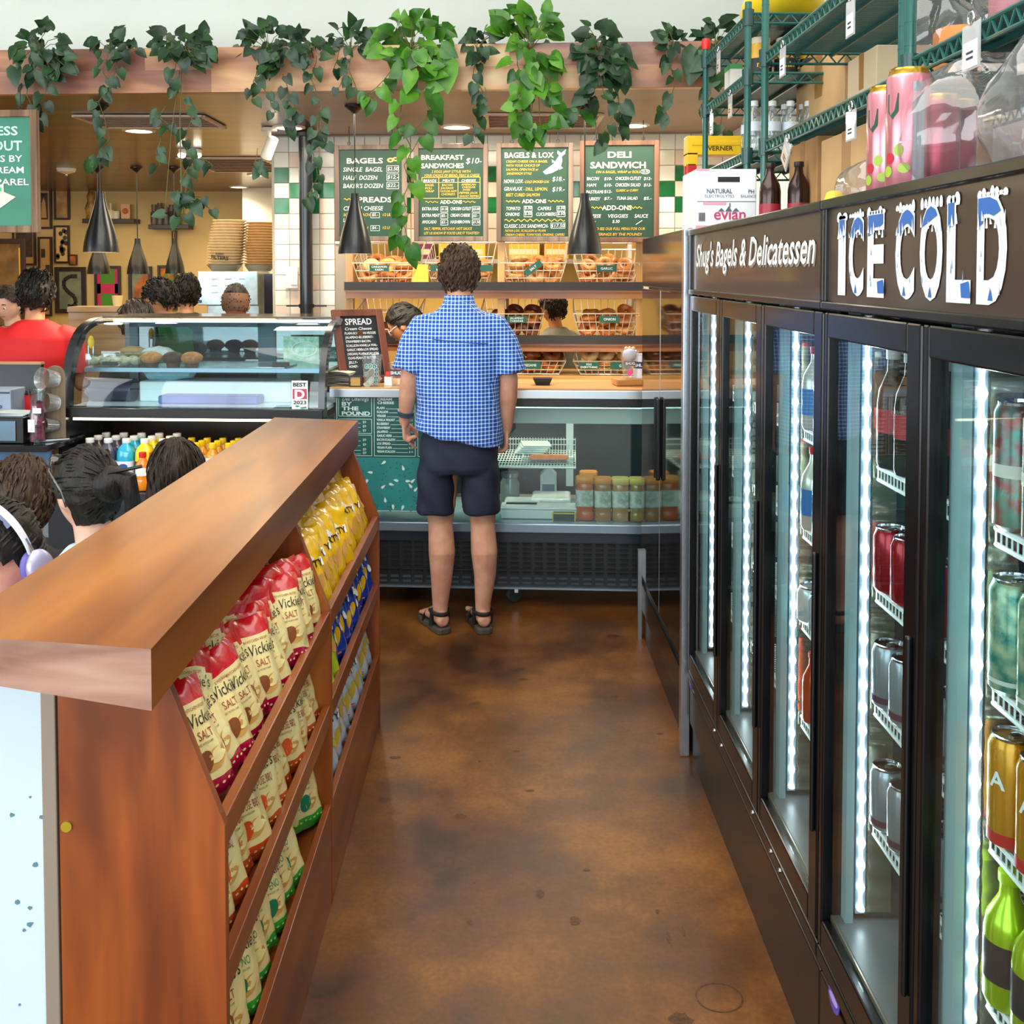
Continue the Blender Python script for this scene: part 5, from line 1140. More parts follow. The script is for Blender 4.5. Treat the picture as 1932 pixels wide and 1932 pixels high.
def cupdec(t):
    m = MB(); n = 14
    for i in range(n):
        a0, a1 = -1.1 + 2.2 * i / n, -1.1 + 2.2 * (i + 1) / n; r0 = .0365; r1 = .0405
        m.add([(r0 * sin(a0), -r0 * cos(a0), .05), (r0 * sin(a1), -r0 * cos(a1), .05), (r1 * sin(a1), -r1 * cos(a1), .085), (r1 * sin(a0), -r1 * cos(a0), .085)], [(0, 1, 2, 3)], 0)
    m.text('SHUG', 0, .06, .022, 1, 'c', y=-.042, bold=.03)
    m.build('label', [mat('cup_navy', '2b3a78', .5), pwhite], t, smooth=False)
cup(onc(750, .05), .044, .034, .115, "small clear cup beside the customer's left sleeve on the counter", 'cup', parts=cupdec)
p = onc(672, -.01); t = thing('wire_cube', 'small black wire holder in front of the chalkboard', 'holder', p, -th)
m = MB()
for x in (-.03, .03):
    for y in (-.025, .025): m.cyl((x, y, 0), (x, y, .05), .003, 6)
for z in (.003, .05): m.tube([(-.03, -.025, z), (.03, -.025, z), (.03, .025, z), (-.03, .025, z)], .003, 6, closed=True)
m.build('frame', black, t); MB().box((0, 0, .025), (.05, .04, .04)).build('packets', mat('kraft', 'c89a58', .7), t, smooth=False)
p = onc(1024, .12); t = thing('card_tray', 'small black tray on the counter right of the customer', 'tray', p, -th)
MB().loft([[Vector((sx * a, sy * b, z)) for sx, sy in ((-1, -1), (1, -1), (1, 1), (-1, 1))] for a, b, z in ((.035, .025, 0), (.05, .035, .035), (.044, .03, .035), (.03, .02, .01))]).build('tray', black, t, smooth=False)
p = onc(1192, .14)
o = MB().box((0, 0, .0175), (.19, .12, .035)).build('cutting_board', wood('board_oak', ['9a6a34', 'b98548', 'cf9f62'], axis=0, grain=26), loc=p, rz=-th + .2, bevel=.006); tag(o, 'thick wooden board at right end of the counter under two cups', 'board')
def bigcup(t):
    m = MB(); m.ell((0, 0, .12), (.038, .038, .035), 2); 
    for i in range(10):
        a0, a1 = -1.1 + 2.2 * i / 10, -1.1 + 2.2 * (i + 1) / 10; r0, r1 = .0355, .0365
        m.add([(r0 * sin(a0), -r0 * cos(a0), .065), (r0 * sin(a1), -r0 * cos(a1), .065), (r1 * sin(a1), -r1 * cos(a1), .09), (r1 * sin(a0), -r1 * cos(a0), .09)], [(0, 1, 2, 3)], 0)
    m.text('SHUG', 0, .072, .018, 1, 'c', y=-.038, bold=.03); m.add([(-.012, -.037, .02), (0, -.037, .012), (.014, -.037, .03), (.004, -.037, .055), (-.014, -.037, .045)], [(0, 1, 2, 3, 4)], 3)
    m.build('filling', [MATS['cup_navy'], pwhite, mat('cream_blue', 'b9c4dc', .5), mat('logo_pink', 'e83a9a', .5)], t)
    m = MB()
    for k in range(3): m.ell((-.018 + .018 * k, 0, .152), (.011, .011, .011))
    m.build('candy', mat('candy', 'e8b48a', .4), t)
pp = onc(1188, .14); pp.z += .036
cup(pp, .047, .034, .14, 'cup of pale candy with pink logo on wooden board', 'candy_cup', parts=bigcup)
pp = onc(1207, .16); pp.z += .036
cup(pp, .04, .032, .12, 'plain striped cup beside the candy cup on wooden board', 'cup', mat('cup_white', 'e8ecf2', .4), parts=cupdec)
# ------------------------------------------------------------------ pastry case
DP = 4.95
A2 = atB(122, 514, DP); Op = Vector((A2.x, A2.y, 0)); B2 = atB(606, 514, DP); PW = (B2 - A2).length
pc = thing('pastry_case', 'curved glass pastry case with black arched ends above open drink shelf', 'display case', Op, -th)
def pz(py, d=0): return atB(360, py, DP + d).z
zl = pz(788); zm = pz(770)
prof = [(0, zm), (.015, zm + .14), (.06, zm + .27), (.15, zm + .37), (.28, zm + .42), (.42, pz(598, .42))]
zt_ = prof[-1][1]
def bez(pr, n=14):
    out = []
    for i in range(n + 1):
        t_ = i / n * (len(pr) - 1); k = min(int(t_), len(pr) - 2); f = t_ - k
        p0 = pr[max(k - 1, 0)]; p1 = pr[k]; p2 = pr[k + 1]; p3 = pr[min(k + 2, len(pr) - 1)]
        out.append(tuple(.5 * (2 * b + (c - a) * f + (2 * a - 5 * b + 4 * c - d) * f * f + (3 * b - a - 3 * c + d) * f ** 3) for a, b, c, d in zip(p0, p1, p2, p3)))
    return out
cv = bez(prof)
fr_m = mat('arch_black', '1b1e22', .25, coat=.4)
for x0, x1 in ((-.03, .012), (PW - .02, PW + .012)):
    m = MB(); out = cv + [(.78, zt_)]; inn = [(d + .045 * (1 if i < 9 else .3), z - (.0 if i < 3 else .032)) for i, (d, z) in enumerate(cv)] + [(.78, zt_ - .03)]
    n = len(out); vs = [(x0, d, z) for d, z in out] + [(x0, d, z) for d, z in inn] + [(x1, d, z) for d, z in out] + [(x1, d, z) for d, z in inn]; fs = []
    for i in range(n - 1):
        fs += [(i, i + 1, n + i + 1, n + i), (2 * n + i, 3 * n + i, 3 * n + i + 1, 2 * n + i + 1), (i, 2 * n + i, 2 * n + i + 1, i + 1), (n + i, n + i + 1, 3 * n + i + 1, 3 * n + i)]
    m.add(vs, fs); m.b2((x0, .74, zm), (x1, .78, zt_)); m.build('end_arch', fr_m, pc, ang=30)
def curve_pane(x0, x1, off, nm, mt, c=cv):
    m = MB(); n = len(c); vs = [(x, d + off, z) for x in (x0, x1) for d, z in c]; m.add(vs, [(i, i + 1, n + i + 1, n + i) for i in range(n - 1)]); return m.build(nm, mt, pc)
pgl = glass('pastry_glass', 'e4f4f6', .07, boost=1.0)
curve_pane(.01, PW - .01, .012, 'curved_glass', pgl)
MB().b2((.0, .40, zt_ - .012), (PW, .79, zt_ + .004)).build('top_panel', mat('case_top', '4a3a2e', .15, metal=.6), pc, smooth=False)
MB().b2((-.03, -.035, zl), (PW + .012, .06, zm)).build('front_rail', mat('rail_dark', '0f1113', .3), pc, smooth=False, bevel=.004)
MB().b2((0, .03, zm - .02), (PW, .76, zm)).build('lower_deck', mat('deck_white', 'd9e6ea', .25), pc, smooth=False)
zsh = pz(693, .25)
MB().b2((.02, .16, zsh - .01), (PW - .02, .62, zsh)).build('shelf', mat('shelf_glassy', '8fb4b4', .15, metal=.2), pc, smooth=False)
MB().b2((.02, .15, zsh - .016), (PW - .02, .16, zsh + .004)).build('shelf_rail', alu, pc, smooth=False)
m = MB(); xm = PW * .60
for x in (.0, xm - .03, xm + .02, PW - .05): m.b2((x, .73, zm), (x + .05, .755, zt_ - .01))
m.b2((0, .73, zt_ - .07), (PW, .755, zt_ - .012)); m.b2((0, .73, zm), (PW, .755, zm + .04)); m.build('rear_door_frames', mat('frame_blue', '33474f', .3, metal=.4), pc, smooth=False)
MB().b2((0.02, .738, zm), (PW - .02, .744, zt_ - .02)).build('rear_glass', glass('rear_pane', '9fc0c8', .12), pc, smooth=False)
MB().b2((.05, .42, zt_ - .03), (PW - .05, .46, zt_ - .014)).build('light_strip', lamp('case_fill_glow', 'e6fbff', 2), pc, smooth=False)  # added glow strip that lights the pastries from above
# lower open drink merchandiser
ly = [(0.0, zl), (-.16, .62), (-.20, .45), (-.20, .08)]
m = MB(); 
for x0, x1 in ((-.03, .0), (PW - .018, PW + .012)): m.prism([(d, z) for d, z in [(-.02, zl)] + ly[1:] + [(.76, .08), (.76, zl)]], x0, x1, 'x'); m.build('side_panel', satin, pc, smooth=False); m = MB()
zst = pz(930, -.15)
MB().b2((0, -.2, .08), (PW, .7, zst - .004)).build('base_box', mat('base_navy', '10151d', .35), pc, smooth=False)
MB().b2((0, -.205, zst - .03), (PW, -.17, zst + .004)).build('front_lip', mat('lip_navy', '1a2430', .3), pc, smooth=False)
MB().b2((0, .5, zst), (PW, .76, zl)).build('rear_panel', mat('merch_back', '2a2018', .25, metal=.3), pc, smooth=False)
MB().b2((.02, .02, zl - .02), (PW - .02, .05, zl - .004)).build('light_strip', lamp('merch_led', 'fff0cc', 6), pc, smooth=False)
zst2 = pz(913, .0)
MB().b2((0, -.02, zst), (PW, .5, zst2)).build('step_shelf', mat('step_grey', '6a727a', .3), pc, smooth=False)
for x in (.1, PW - .1): MB().lathe([(.03, 0), (.03, .08)], 16, 0, T(x, .0, 0)).build('foot', black, pc)
# pastries
def inP(px, py, d, z):
    p = atB(px, py, DP + d); p.z = z; return p
zsf = zsh + .001
p = inP(226, 690, .3, zsf); t = thing('pastry_box', 'clear plastic box of pale iced pastries on the pastry case shelf', 'pastry box', p, -th)
m = MB(); 
for lo, hi in (((-.14, -.09, 0), (.14, .09, .004)), ((-.14, -.09, 0), (-.137, .09, .07)), ((.137, -.09, 0), (.14, .09, .07)), ((-.14, -.09, 0), (.14, -.087, .07)), ((-.14, .087, 0), (.14, .09, .07))): m.b2(lo, hi)
m.build('box', glass('box_clear', 'f4f8f8', .14), t, smooth=False)
q = random.Random(8)
for k in range(10):
    m = MB(); x, y = -.11 + .055 * (k % 5), -.045 + .085 * (k // 5); m.ell((x, y, .03), (.03, .04, .022), 0, 12, 7, None, None); m.build('pastry', mat('pastry_iced', 'e8d8b8', .6, var=.25, vs=60), t)
MB().b2((-.05, -.094, .01), (.03, -.0905, .03)).build('price_label', mat('lab_black', '16181a', .5), t, smooth=False)
for px, c, lb in ((286, 'b0763a', 'golden muffin, left of the dark one in the pastry case'), (327, '3a241a', 'dark chocolate muffin in the middle of the pastry case shelf'), (362, 'a86a38', 'brown muffin, right of the dark one in the pastry case')):
    p = inP(px, 690, .26, zsf); t = thing('muffin', lb, 'muffin', p, 0, 'muffins')
    MB().lathe([(.032, 0), (.042, .045)], 20).build('paper_case', mat('muffin_case', '4a2a18', .7), t)
    MB().ell((0, 0, .046), (.056, .054, .034), 0, 18, 10, None, lambda v: v * (1 + .06 * noise.noise(v * 40))).build('crown', mat('muffin_' + c, c, .7, var=.3, vs=60), t)
for k, (px, d, lb) in enumerate([(255, .5, 'brown paper bag lying behind the box of iced pastries'), (300, .5, 'crumpled pale paper behind the muffins in the pastry case')]):
    p = inP(px, 690, d, zsf + .045); q2 = random.Random(k)
    o = MB().ell((0, 0, 0), (.09, .06, .045), 0, 16, 10, None, lambda v: v * (1 + .25 * noise.noise(v * 25 + Vector((k, 0, 0))))).build('paper_bag', mat('bag_tan' if k == 0 else 'bag_pale', 'b08a5c' if k == 0 else 'c8cfc8', .7), loc=p, ang=20); tag(o, lb, 'paper bag')
p = inP(478, 690, .3, zsf); o = MB().b2((-.2, -.12, 0), (.2, .12, .008)).build('serving_tray', mat('tray_steel', 'a8b8bc', .2, metal=.9), loc=p, rz=-th, bevel=.003); tag(o, 'empty steel tray at the right of the pastry case shelf', 'tray')
p = inP(530, 690, .2, zsf + .009); o = MB().box((0, 0, .012), (.085, .02, .024)).build('price_block', mat('lab_black', '16181a', .5), loc=p, rz=-th, bevel=.002); tag(o, 'black price block on the empty steel tray', 'price block')
p = inP(568, 660, .66, pz(657, .6)); t = thing('leaf_card', 'green and white card with an oval ring inside right of pastry case', 'card', p, -th)
p.z = zsf; t.location = p
MB().b2((-.1, 0, 0), (.1, .004, .135)).build('card', mat('card_leafy', '7fc09a', .5, var=.4, vs=30, c2='d8f0e0'), t, smooth=False)
m = MB(); m.tube([(.02 + .07 * cos(a), -.003, .065 + .04 * sin(a)) for a in [k * pi / 12 for k in range(24)]], .004, 6, closed=True); m.build('oval_ring', mat('ring_pale', 'e8f6e8', .5), t)
p = inP(172, 660, .35, zsf); t = thing('tongs', 'yellow-handled tongs standing at left inside the pastry case', 'tongs', p, 0)
MB().tube([(-.012, 0, 0), (-.014, 0, .1), (0, 0, .13), (.012, 0, .1), (.01, 0, 0)], .004, 6).build('arms', steel, t); MB().ell((0, 0, .12), (.018, .01, .035)).build('grip', mat('grip_yellow', 'f0c21e', .4), t)
# lower deck items; blue and white blocks stand in for window reflections
p = inP(400, 770, .2, zm); o = MB().box((0, 0, .022), (.52, .12, .044)).build('reflection_block_blue', mat('reflection_blue', '5a62a8', .4, var=.2, vs=8), loc=p, rz=-th, bevel=.01); tag(o, 'long blue-violet block standing in for a window reflection, pastry case lower deck', 'tray')
p = inP(205, 770, .25, zm); o = MB().loft([[Vector((x, y * .06, z * .06 + .06)) for y, z in [(cos(a), sin(a)) for a in [k * pi / 10 for k in range(20)]]] for x in (-.09, .14)]).build('plum_drum', mat('plum', '3c3048', .3), loc=p, rz=-th); tag(o, 'plum-coloured drum at the left of the pastry case lower deck', 'drum')
p = inP(320, 700, .34, zm + .145); o = MB().ell((0, 0, 0), (.14, .07, .045), 0, 18, 10, None, lambda v: v * (1 + .3 * noise.noise(v * 22))).build('ice_bag', mat('ice_blue', 'a8d4e0', .25), loc=p, ang=25); tag(o, 'crumpled pale blue bag lying on the long white reflection block in the pastry case', 'bag')
p = inP(425, 720, .34, zm); o = MB().b2((-.42, -.1, 0), (.38, .1, .105)).build('reflection_block_white', mat('reflection_white', 'e4f0f2', .4), loc=p, rz=-th, bevel=.006); tag(o, 'long white block standing in for a window reflection, behind the blue-violet block', 'carton')  # added block shaped like the white window reflection
# award sticker on the glass
a = atB(551, 717, DP + .015); b = atB(581, 772, DP - .0)
p = (a + b) / 2; p = atB(566, 745, DP + .005)
t = thing('award_sticker', 'white BEST D 2023 sticker on right side of pastry case glass', 'sticker', p, -th)
m = MB(); m.b2((-.04, -.004, -.07), (.04, -.001, .07), 0); m.b2((-.035, -.0055, -.02), (.035, -.004, .03), 1)
m.text('BEST', 0, .042, .026, 3, 'c', y=-.006, bold=.03, width=.066); m.text('D', 0, -.017, .06, 0, 'c', y=-.007, bold=.04, width=.05); m.text('2023', 0, -.045, .024, 3, 'c', y=-.006, bold=.02, width=.064)
m.prism([(-.025, -.053), (-.01, -.05), (.0, -.056), (-.014, -.061)], -.006, -.004, 'y', 2); m.prism([(.0, -.062), (.03, -.056), (.034, -.064), (.01, -.067)], -.006, -.004, 'y', 2)
m.build('sticker', [pwhite, mat('award_red', 'c23a5a', .5), mat('award_green', '3f9a78', .5), mat('award_ink', '1c2330', .5)], t, smooth=False)
# ------------------------------------------------------------------ drinks below
def sqr(r, z, e=4, n=20):
    out = []
    for i in range(n):
        a = 2 * pi * i / n; c_, s_ = cos(a), sin(a); k = (abs(c_) ** e + abs(s_) ** e) ** (-1 / e); out.append(Vector((r * k * c_, r * k * s_, z)))
    return out
DRK = {}
def drink(kind, col, cap, p, lb, labc='e9edf2', logo='2f4a8c'):
    key = (kind, col, cap)
    if key in DRK: return dup(DRK[key], p, (0, 0, -th), label=lb)
    t = thing('juice_bottle', lb, 'bottle', p, -th, 'drinks under the pastry case')
    cm = mat('juice_' + col, col, .12, coat=.6)
    if kind == 'square':
        MB().loft([sqr(r, z) for r, z in ((.038, 0), (.042, .006), (.042, .125), (.040, .15), (.032, .172), (.019, .186), (.017, .195))]).build('body', cm, t)
        m = MB().loft([sqr(.0426, z) for z in (.03, .105)], caps=False); m.lathe([(.0005, 0), (.022, 0), (.022, .001)], 18, 1, T(0, -.0428, .08) @ Matrix.Diagonal((1, 1, .6, 1)) @ RX(pi / 2)); m.build('label', [mat('lab_' + labc, labc, .4), mat('logo_' + logo, logo, .4)], t)
        MB().lathe([(.02, .192), (.021, .194), (.021, .212), (.019, .214)], 20).build('cap', mat('cap_' + cap, cap, .4), t)
    else:
        MB().lathe([(.03, 0), (.034, .006), (.034, .05), (.031, .06), (.034, .07), (.034, .115), (.03, .13), (.016, .152), (.015, .165)], 22).build('body', cm, t)
        MB().lathe([(.0346, .072), (.0346, .112)], 22, caps=False).build('label', mat('lab_' + labc, labc, .4), t)
        MB().lathe([(.0175, .158), (.018, .16), (.018, .182), (.016, .184)], 20).build('cap', mat('cap_' + cap, cap, .4), t)
    DRK[key] = t
    return t
row = [('square', '3a3442', 'f4f4f4', 'dark'), ('square', '4a4458', 'f4f4f4', 'plum'), ('square', '28b0d8', 'f4f4f4', 'cyan'), ('square', 'f2dc1e', 'f4f4f4', 'lemon yellow'), ('square', 'f08a1e', 'f4f4f4', 'orange'),
       ('round', 'f59a1a', 'f8d21a', 'orange'), ('round', 'f0a020', 'f8d21a', 'amber'), ('round', 'e8951c', 'f8d21a', 'deep orange'), ('round', '4a3566', 'f8d21a', 'purple'), ('round', 'e2d71c', 'f8d21a', 'yellow'), ('round', 'e8e020', 'f8d21a', 'light yellow'), ('round', 'd8231e', 'f8d21a', 'red'), ('round', 'e0301e', 'f8d21a', 'scarlet'), ('round', 'd8281e', 'f8d21a', 'crimson')]
labs = {3: '2c3a2a', 1: 'dfe3f0', 4: 'f4eee2'}
x = .045
for i, (k, c, cp, nm) in enumerate(row):
    wv = .092 if k == 'square' else .08
    x += wv / 2
    for r_ in range(3):
        p = Op + Vector((cos(th), -sin(th), 0)) * x + Vector((sin(th), cos(th), 0)) * (.05 + r_ * (.09 if k == 'square' else .075)); p.z = zst2 + .001 + (0 if k == 'square' else .0)
        if k == 'round': p.z += .012
        drink(k, c, cp, p, '%s juice bottle, %s along the drink shelf, %s' % (nm, ORD[i], ('front row', 'second row', 'third row')[r_]), labs.get(i, 'e9edf2'))
    x += wv / 2 + .002
MB().b2((.48, .0, zst2), (PW, .4, zst2 + .0125)).build('riser', MATS['step_grey'], pc, smooth=False)
for k, (px, lb) in enumerate([(270, 'orange juice bottle with red cap standing alone on the lower lip'), (290, 'orange juice bottle behind the seated girl on the lower lip'), (135, 'juice bottle at left end of the lower lip')]):
    p = inP(px, 930, -.1, zst + .002); drink('round', 'f28c1c', 'd8301e' if k < 2 else 'f8d21a', p, lb, 'f6efe4')
# ------------------------------------------------------------------ snack shelving with countertop
case_w = wood('cherry_panel', ['54220a', '783612', '964a1a', 'b06326'], axis=2, scale=.6, grain=15, ring=3.0, r=.38, coat=.2)
lip_w = wood('cherry_lip', ['642a0c', '864014', 'a0561e'], axis=1, scale=.8, grain=22, r=.38)
top_w = wood('counter_walnut', ['5e2e0c', '7c4012', '925018', 'a4621f'], axis=1, scale=.55, grain=20, ring=.2, r=.3, coat=.15, spec=.35)
end_lit_w = wood('counter_edge', ['7a5648', '9a7464', 'b08c7a'], axis=0, scale=.8, grain=40, r=.4, coat=.1)  # paler copy of the countertop wood, daylight on the near end painted in
su = thing('snack_shelf', 'cherry wood snack shelving with three slanted bins per bay, beside the aisle', 'shelf unit', (-.46, 1.68, 0))
XL, XF = -.275, 0.0
pl_ = [(XL, 0), (XF, 0), (XF, .797), (-.006, .815), (-.096, 1.053), (XL, 1.053)]
Ys = [(0, .02), (1.06, 1.082), (2.15, 2.172)]
for a, b in Ys: MB().prism(pl_, a, b, 'y').build('side_panel' if a != Ys[1][0] else 'divider', case_w, su, smooth=False, bevel=.0015)
MB().b2((XL, .02, 0), (XL + .01, 2.15, 1.053)).build('back_panel', case_w, su, smooth=False)
MB().b2((-.02, .02, 0), (-.002, 2.15, .275)).build('front_board', lip_w, su, smooth=False, bevel=.002)
for y0, y1 in ((.02, 1.06), (1.082, 2.15)):
    for z in (.805, .55):
        MB().b2((-.022, y0, z - .052), (-.002, y1, z)).build('bin_lip', lip_w, su, smooth=False, bevel=.002)
    for z in (.765, .51, .235):
        m = MB(); m.prism([(-.02, z - .012), (-.02, z), (XL + .012, z - .045), (XL + .012, z - .057)], y0, y1, 'y'); m.build('bin_floor', lip_w, su, smooth=False)
MB().cyl((-.262, -.004, .80), (-.262, 0, .80), .009, 16).build('screw_cap', mat('brass', 'c8b83a', .3, metal=.8), su)
ct = thing('countertop', 'long wooden countertop over the snack shelving and white half wall', 'countertop', (-.53, 1.538, 1.15))
m = MB(); P = [(0, 0), (-.02, 2.402), (-.36, 2.49), (-.36, .07)]
zb_ = [-.095, -.095, -.072, -.068]
vs = [(x, y, 0) for x, y in P] + [(x, y, z) for (x, y), z in zip(P, zb_)]
m.add(vs, [(0, 1, 2, 3)], 0); m.add(vs, [(7, 6, 5, 4), (1, 5, 6, 2), (2, 6, 7, 3), (0, 4, 5, 1)], 0); m.add(vs, [(0, 3, 7, 4)], 1)
m.build('slab', [top_w, end_lit_w], ct, smooth=False)
# ---- bags
inkk = mat('ink_black', '1a1412', .5); inkr = mat('ink_red', '9a2a1c', .5); cr = mat('bag_cream', 'f2dc98', .3, coat=.3, bump=.25, bs=30); wh = mat('bag_white', 'f6f4ea', .4)
red = mat('bag_red', 'd0101e', .25, coat=.5, bump=.3, bs=30); mar = mat('bag_crimson', 'b30a3c', .25, coat=.5); tan = mat('chip_tan', 'd29a4c', .5); nut = mat('bag_nut', '8a4a24', .5)
org = mat('bag_orange', 'd8501e', .3, coat=.4); grn = mat('bag_green', '3fae3a', .3, coat=.4); pep = mat('bag_pepper', '1d7a52', .4)
ylw = mat('bag_yellow', 'eeb80e', .25, coat=.45, bump=.3, bs=30); blu = mat('bag_blue', '1c3ca4', .25, coat=.5, bump=.3, bs=30); slv = mat('bag_silver', 'c2cbda', .25, coat=.5, bump=.3, bs=30); lim = mat('bag_lime', 'c3dc28', .25, coat=.5)
dkm = mat('bag_dark', '4a4844', .3, coat=.4); dmr = mat('bag_darkmaroon', '6a0c24', .3, coat=.4)
BAGDEF = {
    'salt': ([red, cr, mar, inkk, inkr, nut, tan], "Miss Vickie's", 'SEA SALT'), 'bbq': ([org, cr, org, inkk, inkr, org, tan], "Miss Vickie's", 'SMOKEHOUSE BBQ'),
    'jal': ([grn, cr, grn, inkk, pep, pep, tan], "Miss Vickie's", 'JALAPENO'), 'yel': ([ylw, ylw, ylw, inkk, wh, tan, tan], 'DIRTY', 'SEA SALT'),
    'blu': ([blu, blu, blu, inkk, wh, ylw, red], 'DIRTY', 'FUNKY FUSION'), 'sil': ([slv, slv, slv, inkk, wh, mat('chip_gold', 'c8a838', .5), red], 'DIRTY', 'CRACKED PEPPER'),
    'lim': ([lim, lim, lim, inkk, wh, tan, red], 'DIRTY', 'JALAPENO'), 'drk': ([dkm, dmr, dmr, inkk, wh, dkm, tan], "Miss Vickie's", 'SALT')}
def bag_mesh(kind, seed, w=.16, h=.215, d=.034):
    mats_, brand, flav = BAGDEF[kind]; m = MB(); nu, nv = 14, 20; q = Vector((seed * 3.1, seed * 1.7, seed))
    def th_(u, v):
        e = max(0, min(1, v * 9)) * max(0, min(1, (1 - v) * 7))
        b = max(0, 1 - abs(u) ** 3) ** .8 * max(0, sin(pi * min(1, max(0, v * .98 + .01)))) ** .55
        return d * b * (.85 + .15 * e) + .0045 * noise.noise(Vector((u * 2.2, v * 4.5, 0)) + q) * (1.3 - b) + .003 * noise.noise(Vector((u * 5, v * 9, 5)) + q)
    def Pt(u, v, s):
        pinch = 1 - .07 * sin(pi * v); crimp = .004 * sin(u * 9) * max(0, 1 - v * 8) + .007 * sin(u * 7 + seed) * max(0, (v - .86) * 7)
        return Vector((u * w / 2 * pinch + .004 * noise.noise(Vector((v * 5, seed, u))), s * th_(u, v) + crimp + .012 * noise.noise(Vector((u * 1.5, v * 2, seed * 9))), h * v + .006 * noise.noise(Vector((u * 2, seed * 5, 1))) * (1 if v > .5 else -1)))
    vs = []
    for s in (-1, 1):
        for j in range(nv + 1):
            for i in range(nu + 1): vs.append(Pt(-1 + 2 * i / nu, j / nv, s if 0 < i < nu and 0 < j < nv else 0))
    o = (nu + 1) * (nv + 1)
    for j in range(nv):
        for i in range(nu):
            v = (j + .5) / nv; u = -1 + 2 * (i + .5) / nu; arch = .80 - .05 * u * u
            mi = 2 if v < .13 + .02 * u else (0 if v > arch else 1)
            a = j * (nu + 1) + i
            m.f.append((a, a + 1, a + nu + 2, a + nu + 1)); m.m.append(mi)
            b = a + o; m.f.append((b, b + nu + 1, b + nu + 2, b + 1)); m.m.append(mi)
    m.v = [tuple(v) for v in vs]
    def onbag(p, e=.0016):
        u, v = p.x / (w / 2), p.z / h
        c = Pt(max(-.98, min(.98, u)), max(.02, min(.98, v)), -1); return Vector((p.x, c.y - e, p.z))
    def blob(cx, cz, rx, rz, mi, n=14, e=.0014, rot=0):
        vs_ = [onbag(Vector((cx, 0, cz)), e)] + [onbag(Vector((cx + rx * cos(a) * cos(rot) - rz * sin(a) * sin(rot), 0, cz + rx * cos(a) * sin(rot) + rz * sin(a) * cos(rot))), e) for a in [2 * pi * k / n for k in range(n)]]
        m.add(vs_, [(0, 1 + k, 1 + (k + 1) % n) for k in range(n)], mi)
    if kind in ('salt', 'bbq', 'jal', 'drk'):
        m.text(brand, 0, h * .60, .034, 3, 'c', wave=lambda p: onbag(Vector((p.x, 0, p.z + .03 * p.x))), width=.118, shear=.25)
        m.text(flav, 0, h * .485, .022, 4, 'c', wave=onbag, width=.06 if len(flav) < 9 else .09)
        m.text('KETTLE COOKED POTATO CHIPS', 0, h * .44, .006, 3, 'c', wave=onbag, width=.05)
        m.text('NO ARTIFICIAL FLAVORS', -.034, h * .25, .006, 3, 'c', wave=onbag, width=.032)
        m.text('A COUNTRY KITCHEN RECIPE', 0, h * .735, .008, 4, 'c', wave=onbag, width=.085)
        blob(.022, h * .30, .026, .017, 6, rot=.5); blob(.03, h * .33, .02, .012, 1, e=.0018, rot=.5); blob(.0, h * .30, .016, .021, 5, e=.002, rot=-.4)
        for k in range(9): blob(-.06 + .015 * k, h * (.10 + .008 * sin(k * 2)), .004, .0025, 1, 6)
    else:
        vs_ = [onbag(Vector((x, 0, z))) for x, z in [(-.05, .115), (.05, .125), (.052, .15), (.015, .148), (.0, .165), (-.02, .146), (-.05, .14)]]
        c = onbag(Vector((0, 0, .135))); m.add([c] + vs_, [(0, 1 + k, 1 + (k + 1) % 7) for k in range(7)], 4)
        m.text(brand, 0, .121, .028, 3, 'c', wave=lambda p: onbag(Vector((p.x, 0, p.z + .08 * p.x)), .0026), width=.085, bold=.03)
        for cx, cz, a, b, r_ in ((-.022, .078, .014, .027, .3), (.018, .074, .012, .030, -.3), (.002, .052, .018, .013, .1)): blob(cx, cz, a, b, 6 if kind == 'yel' else 5, rot=r_, e=.0012 + .0004 * (cx > 0))
        for cx, cz in ((-.048, .052), (.05, .095)): blob(cx, cz, .011, .014, 4 if kind == 'blu' else 5)
        blob(0, .025, .026, .006, 6 if kind in ('blu', 'sil', 'lim') else 0, 10); m.text(flav, 0, .022, .007, 3 if kind == 'yel' else 4, 'c', wave=lambda p: onbag(p, .0022), width=.05)
    return m, mats_
BAGS = {}
def bag(kind, seed, M, label, group):
    k = (kind, seed % 3)
    if k not in BAGS:
        mm, mats_ = bag_mesh(kind, seed % 3 + 1); o = mm.build('chip_bag', mats_, ang=50); BAGS[k] = o
    else: o = BAGS[k].copy(); COL.objects.link(o)
    o.matrix_basis = M; tag(o, label, 'chip bag', group); return o
COLN = {'salt': 'cream bag with red top', 'bbq': 'cream bag with orange ends', 'jal': 'cream bag with green ends', 'yel': 'yellow bag', 'blu': 'blue bag', 'sil': 'silver bag', 'lim': 'lime bag', 'drk': 'dark maroon bag'}
def bag_row(kinds, y0, y1, n, x, z, lean, yaw, where, grp, seed, jig=1.0, skip=()):
    q = random.Random(seed)
    for i in range(n):
        kd = kinds if isinstance(kinds, str) else kinds[i]
        if i in skip: q.random(); continue
        M = T(x + q.uniform(-.006, .006), y0 + (y1 - y0) * i / max(1, n - 1), z + q.uniform(-.004, .012) * jig) @ RZ(yaw + q.uniform(-.12, .12) * jig) @ RX(-lean + q.uniform(-.07, .07) * jig) @ RY(q.uniform(-.09, .09) * jig)
        bag(kd, seed + i, M, '%s, %s from near end, %s' % (COLN[kd], ORD[i], where), grp)
YW = 1.0
bag_row('salt', 1.785, 2.66, 12, -.515, .765, .40, YW, 'front row, near top bin', 'chip bags near top bin', 1, 1.7)
bag_row('salt', 1.84, 2.66, 10, -.575, .80, .52, YW, 'back row, near top bin', 'chip bags near top bin', 40, 1.9)
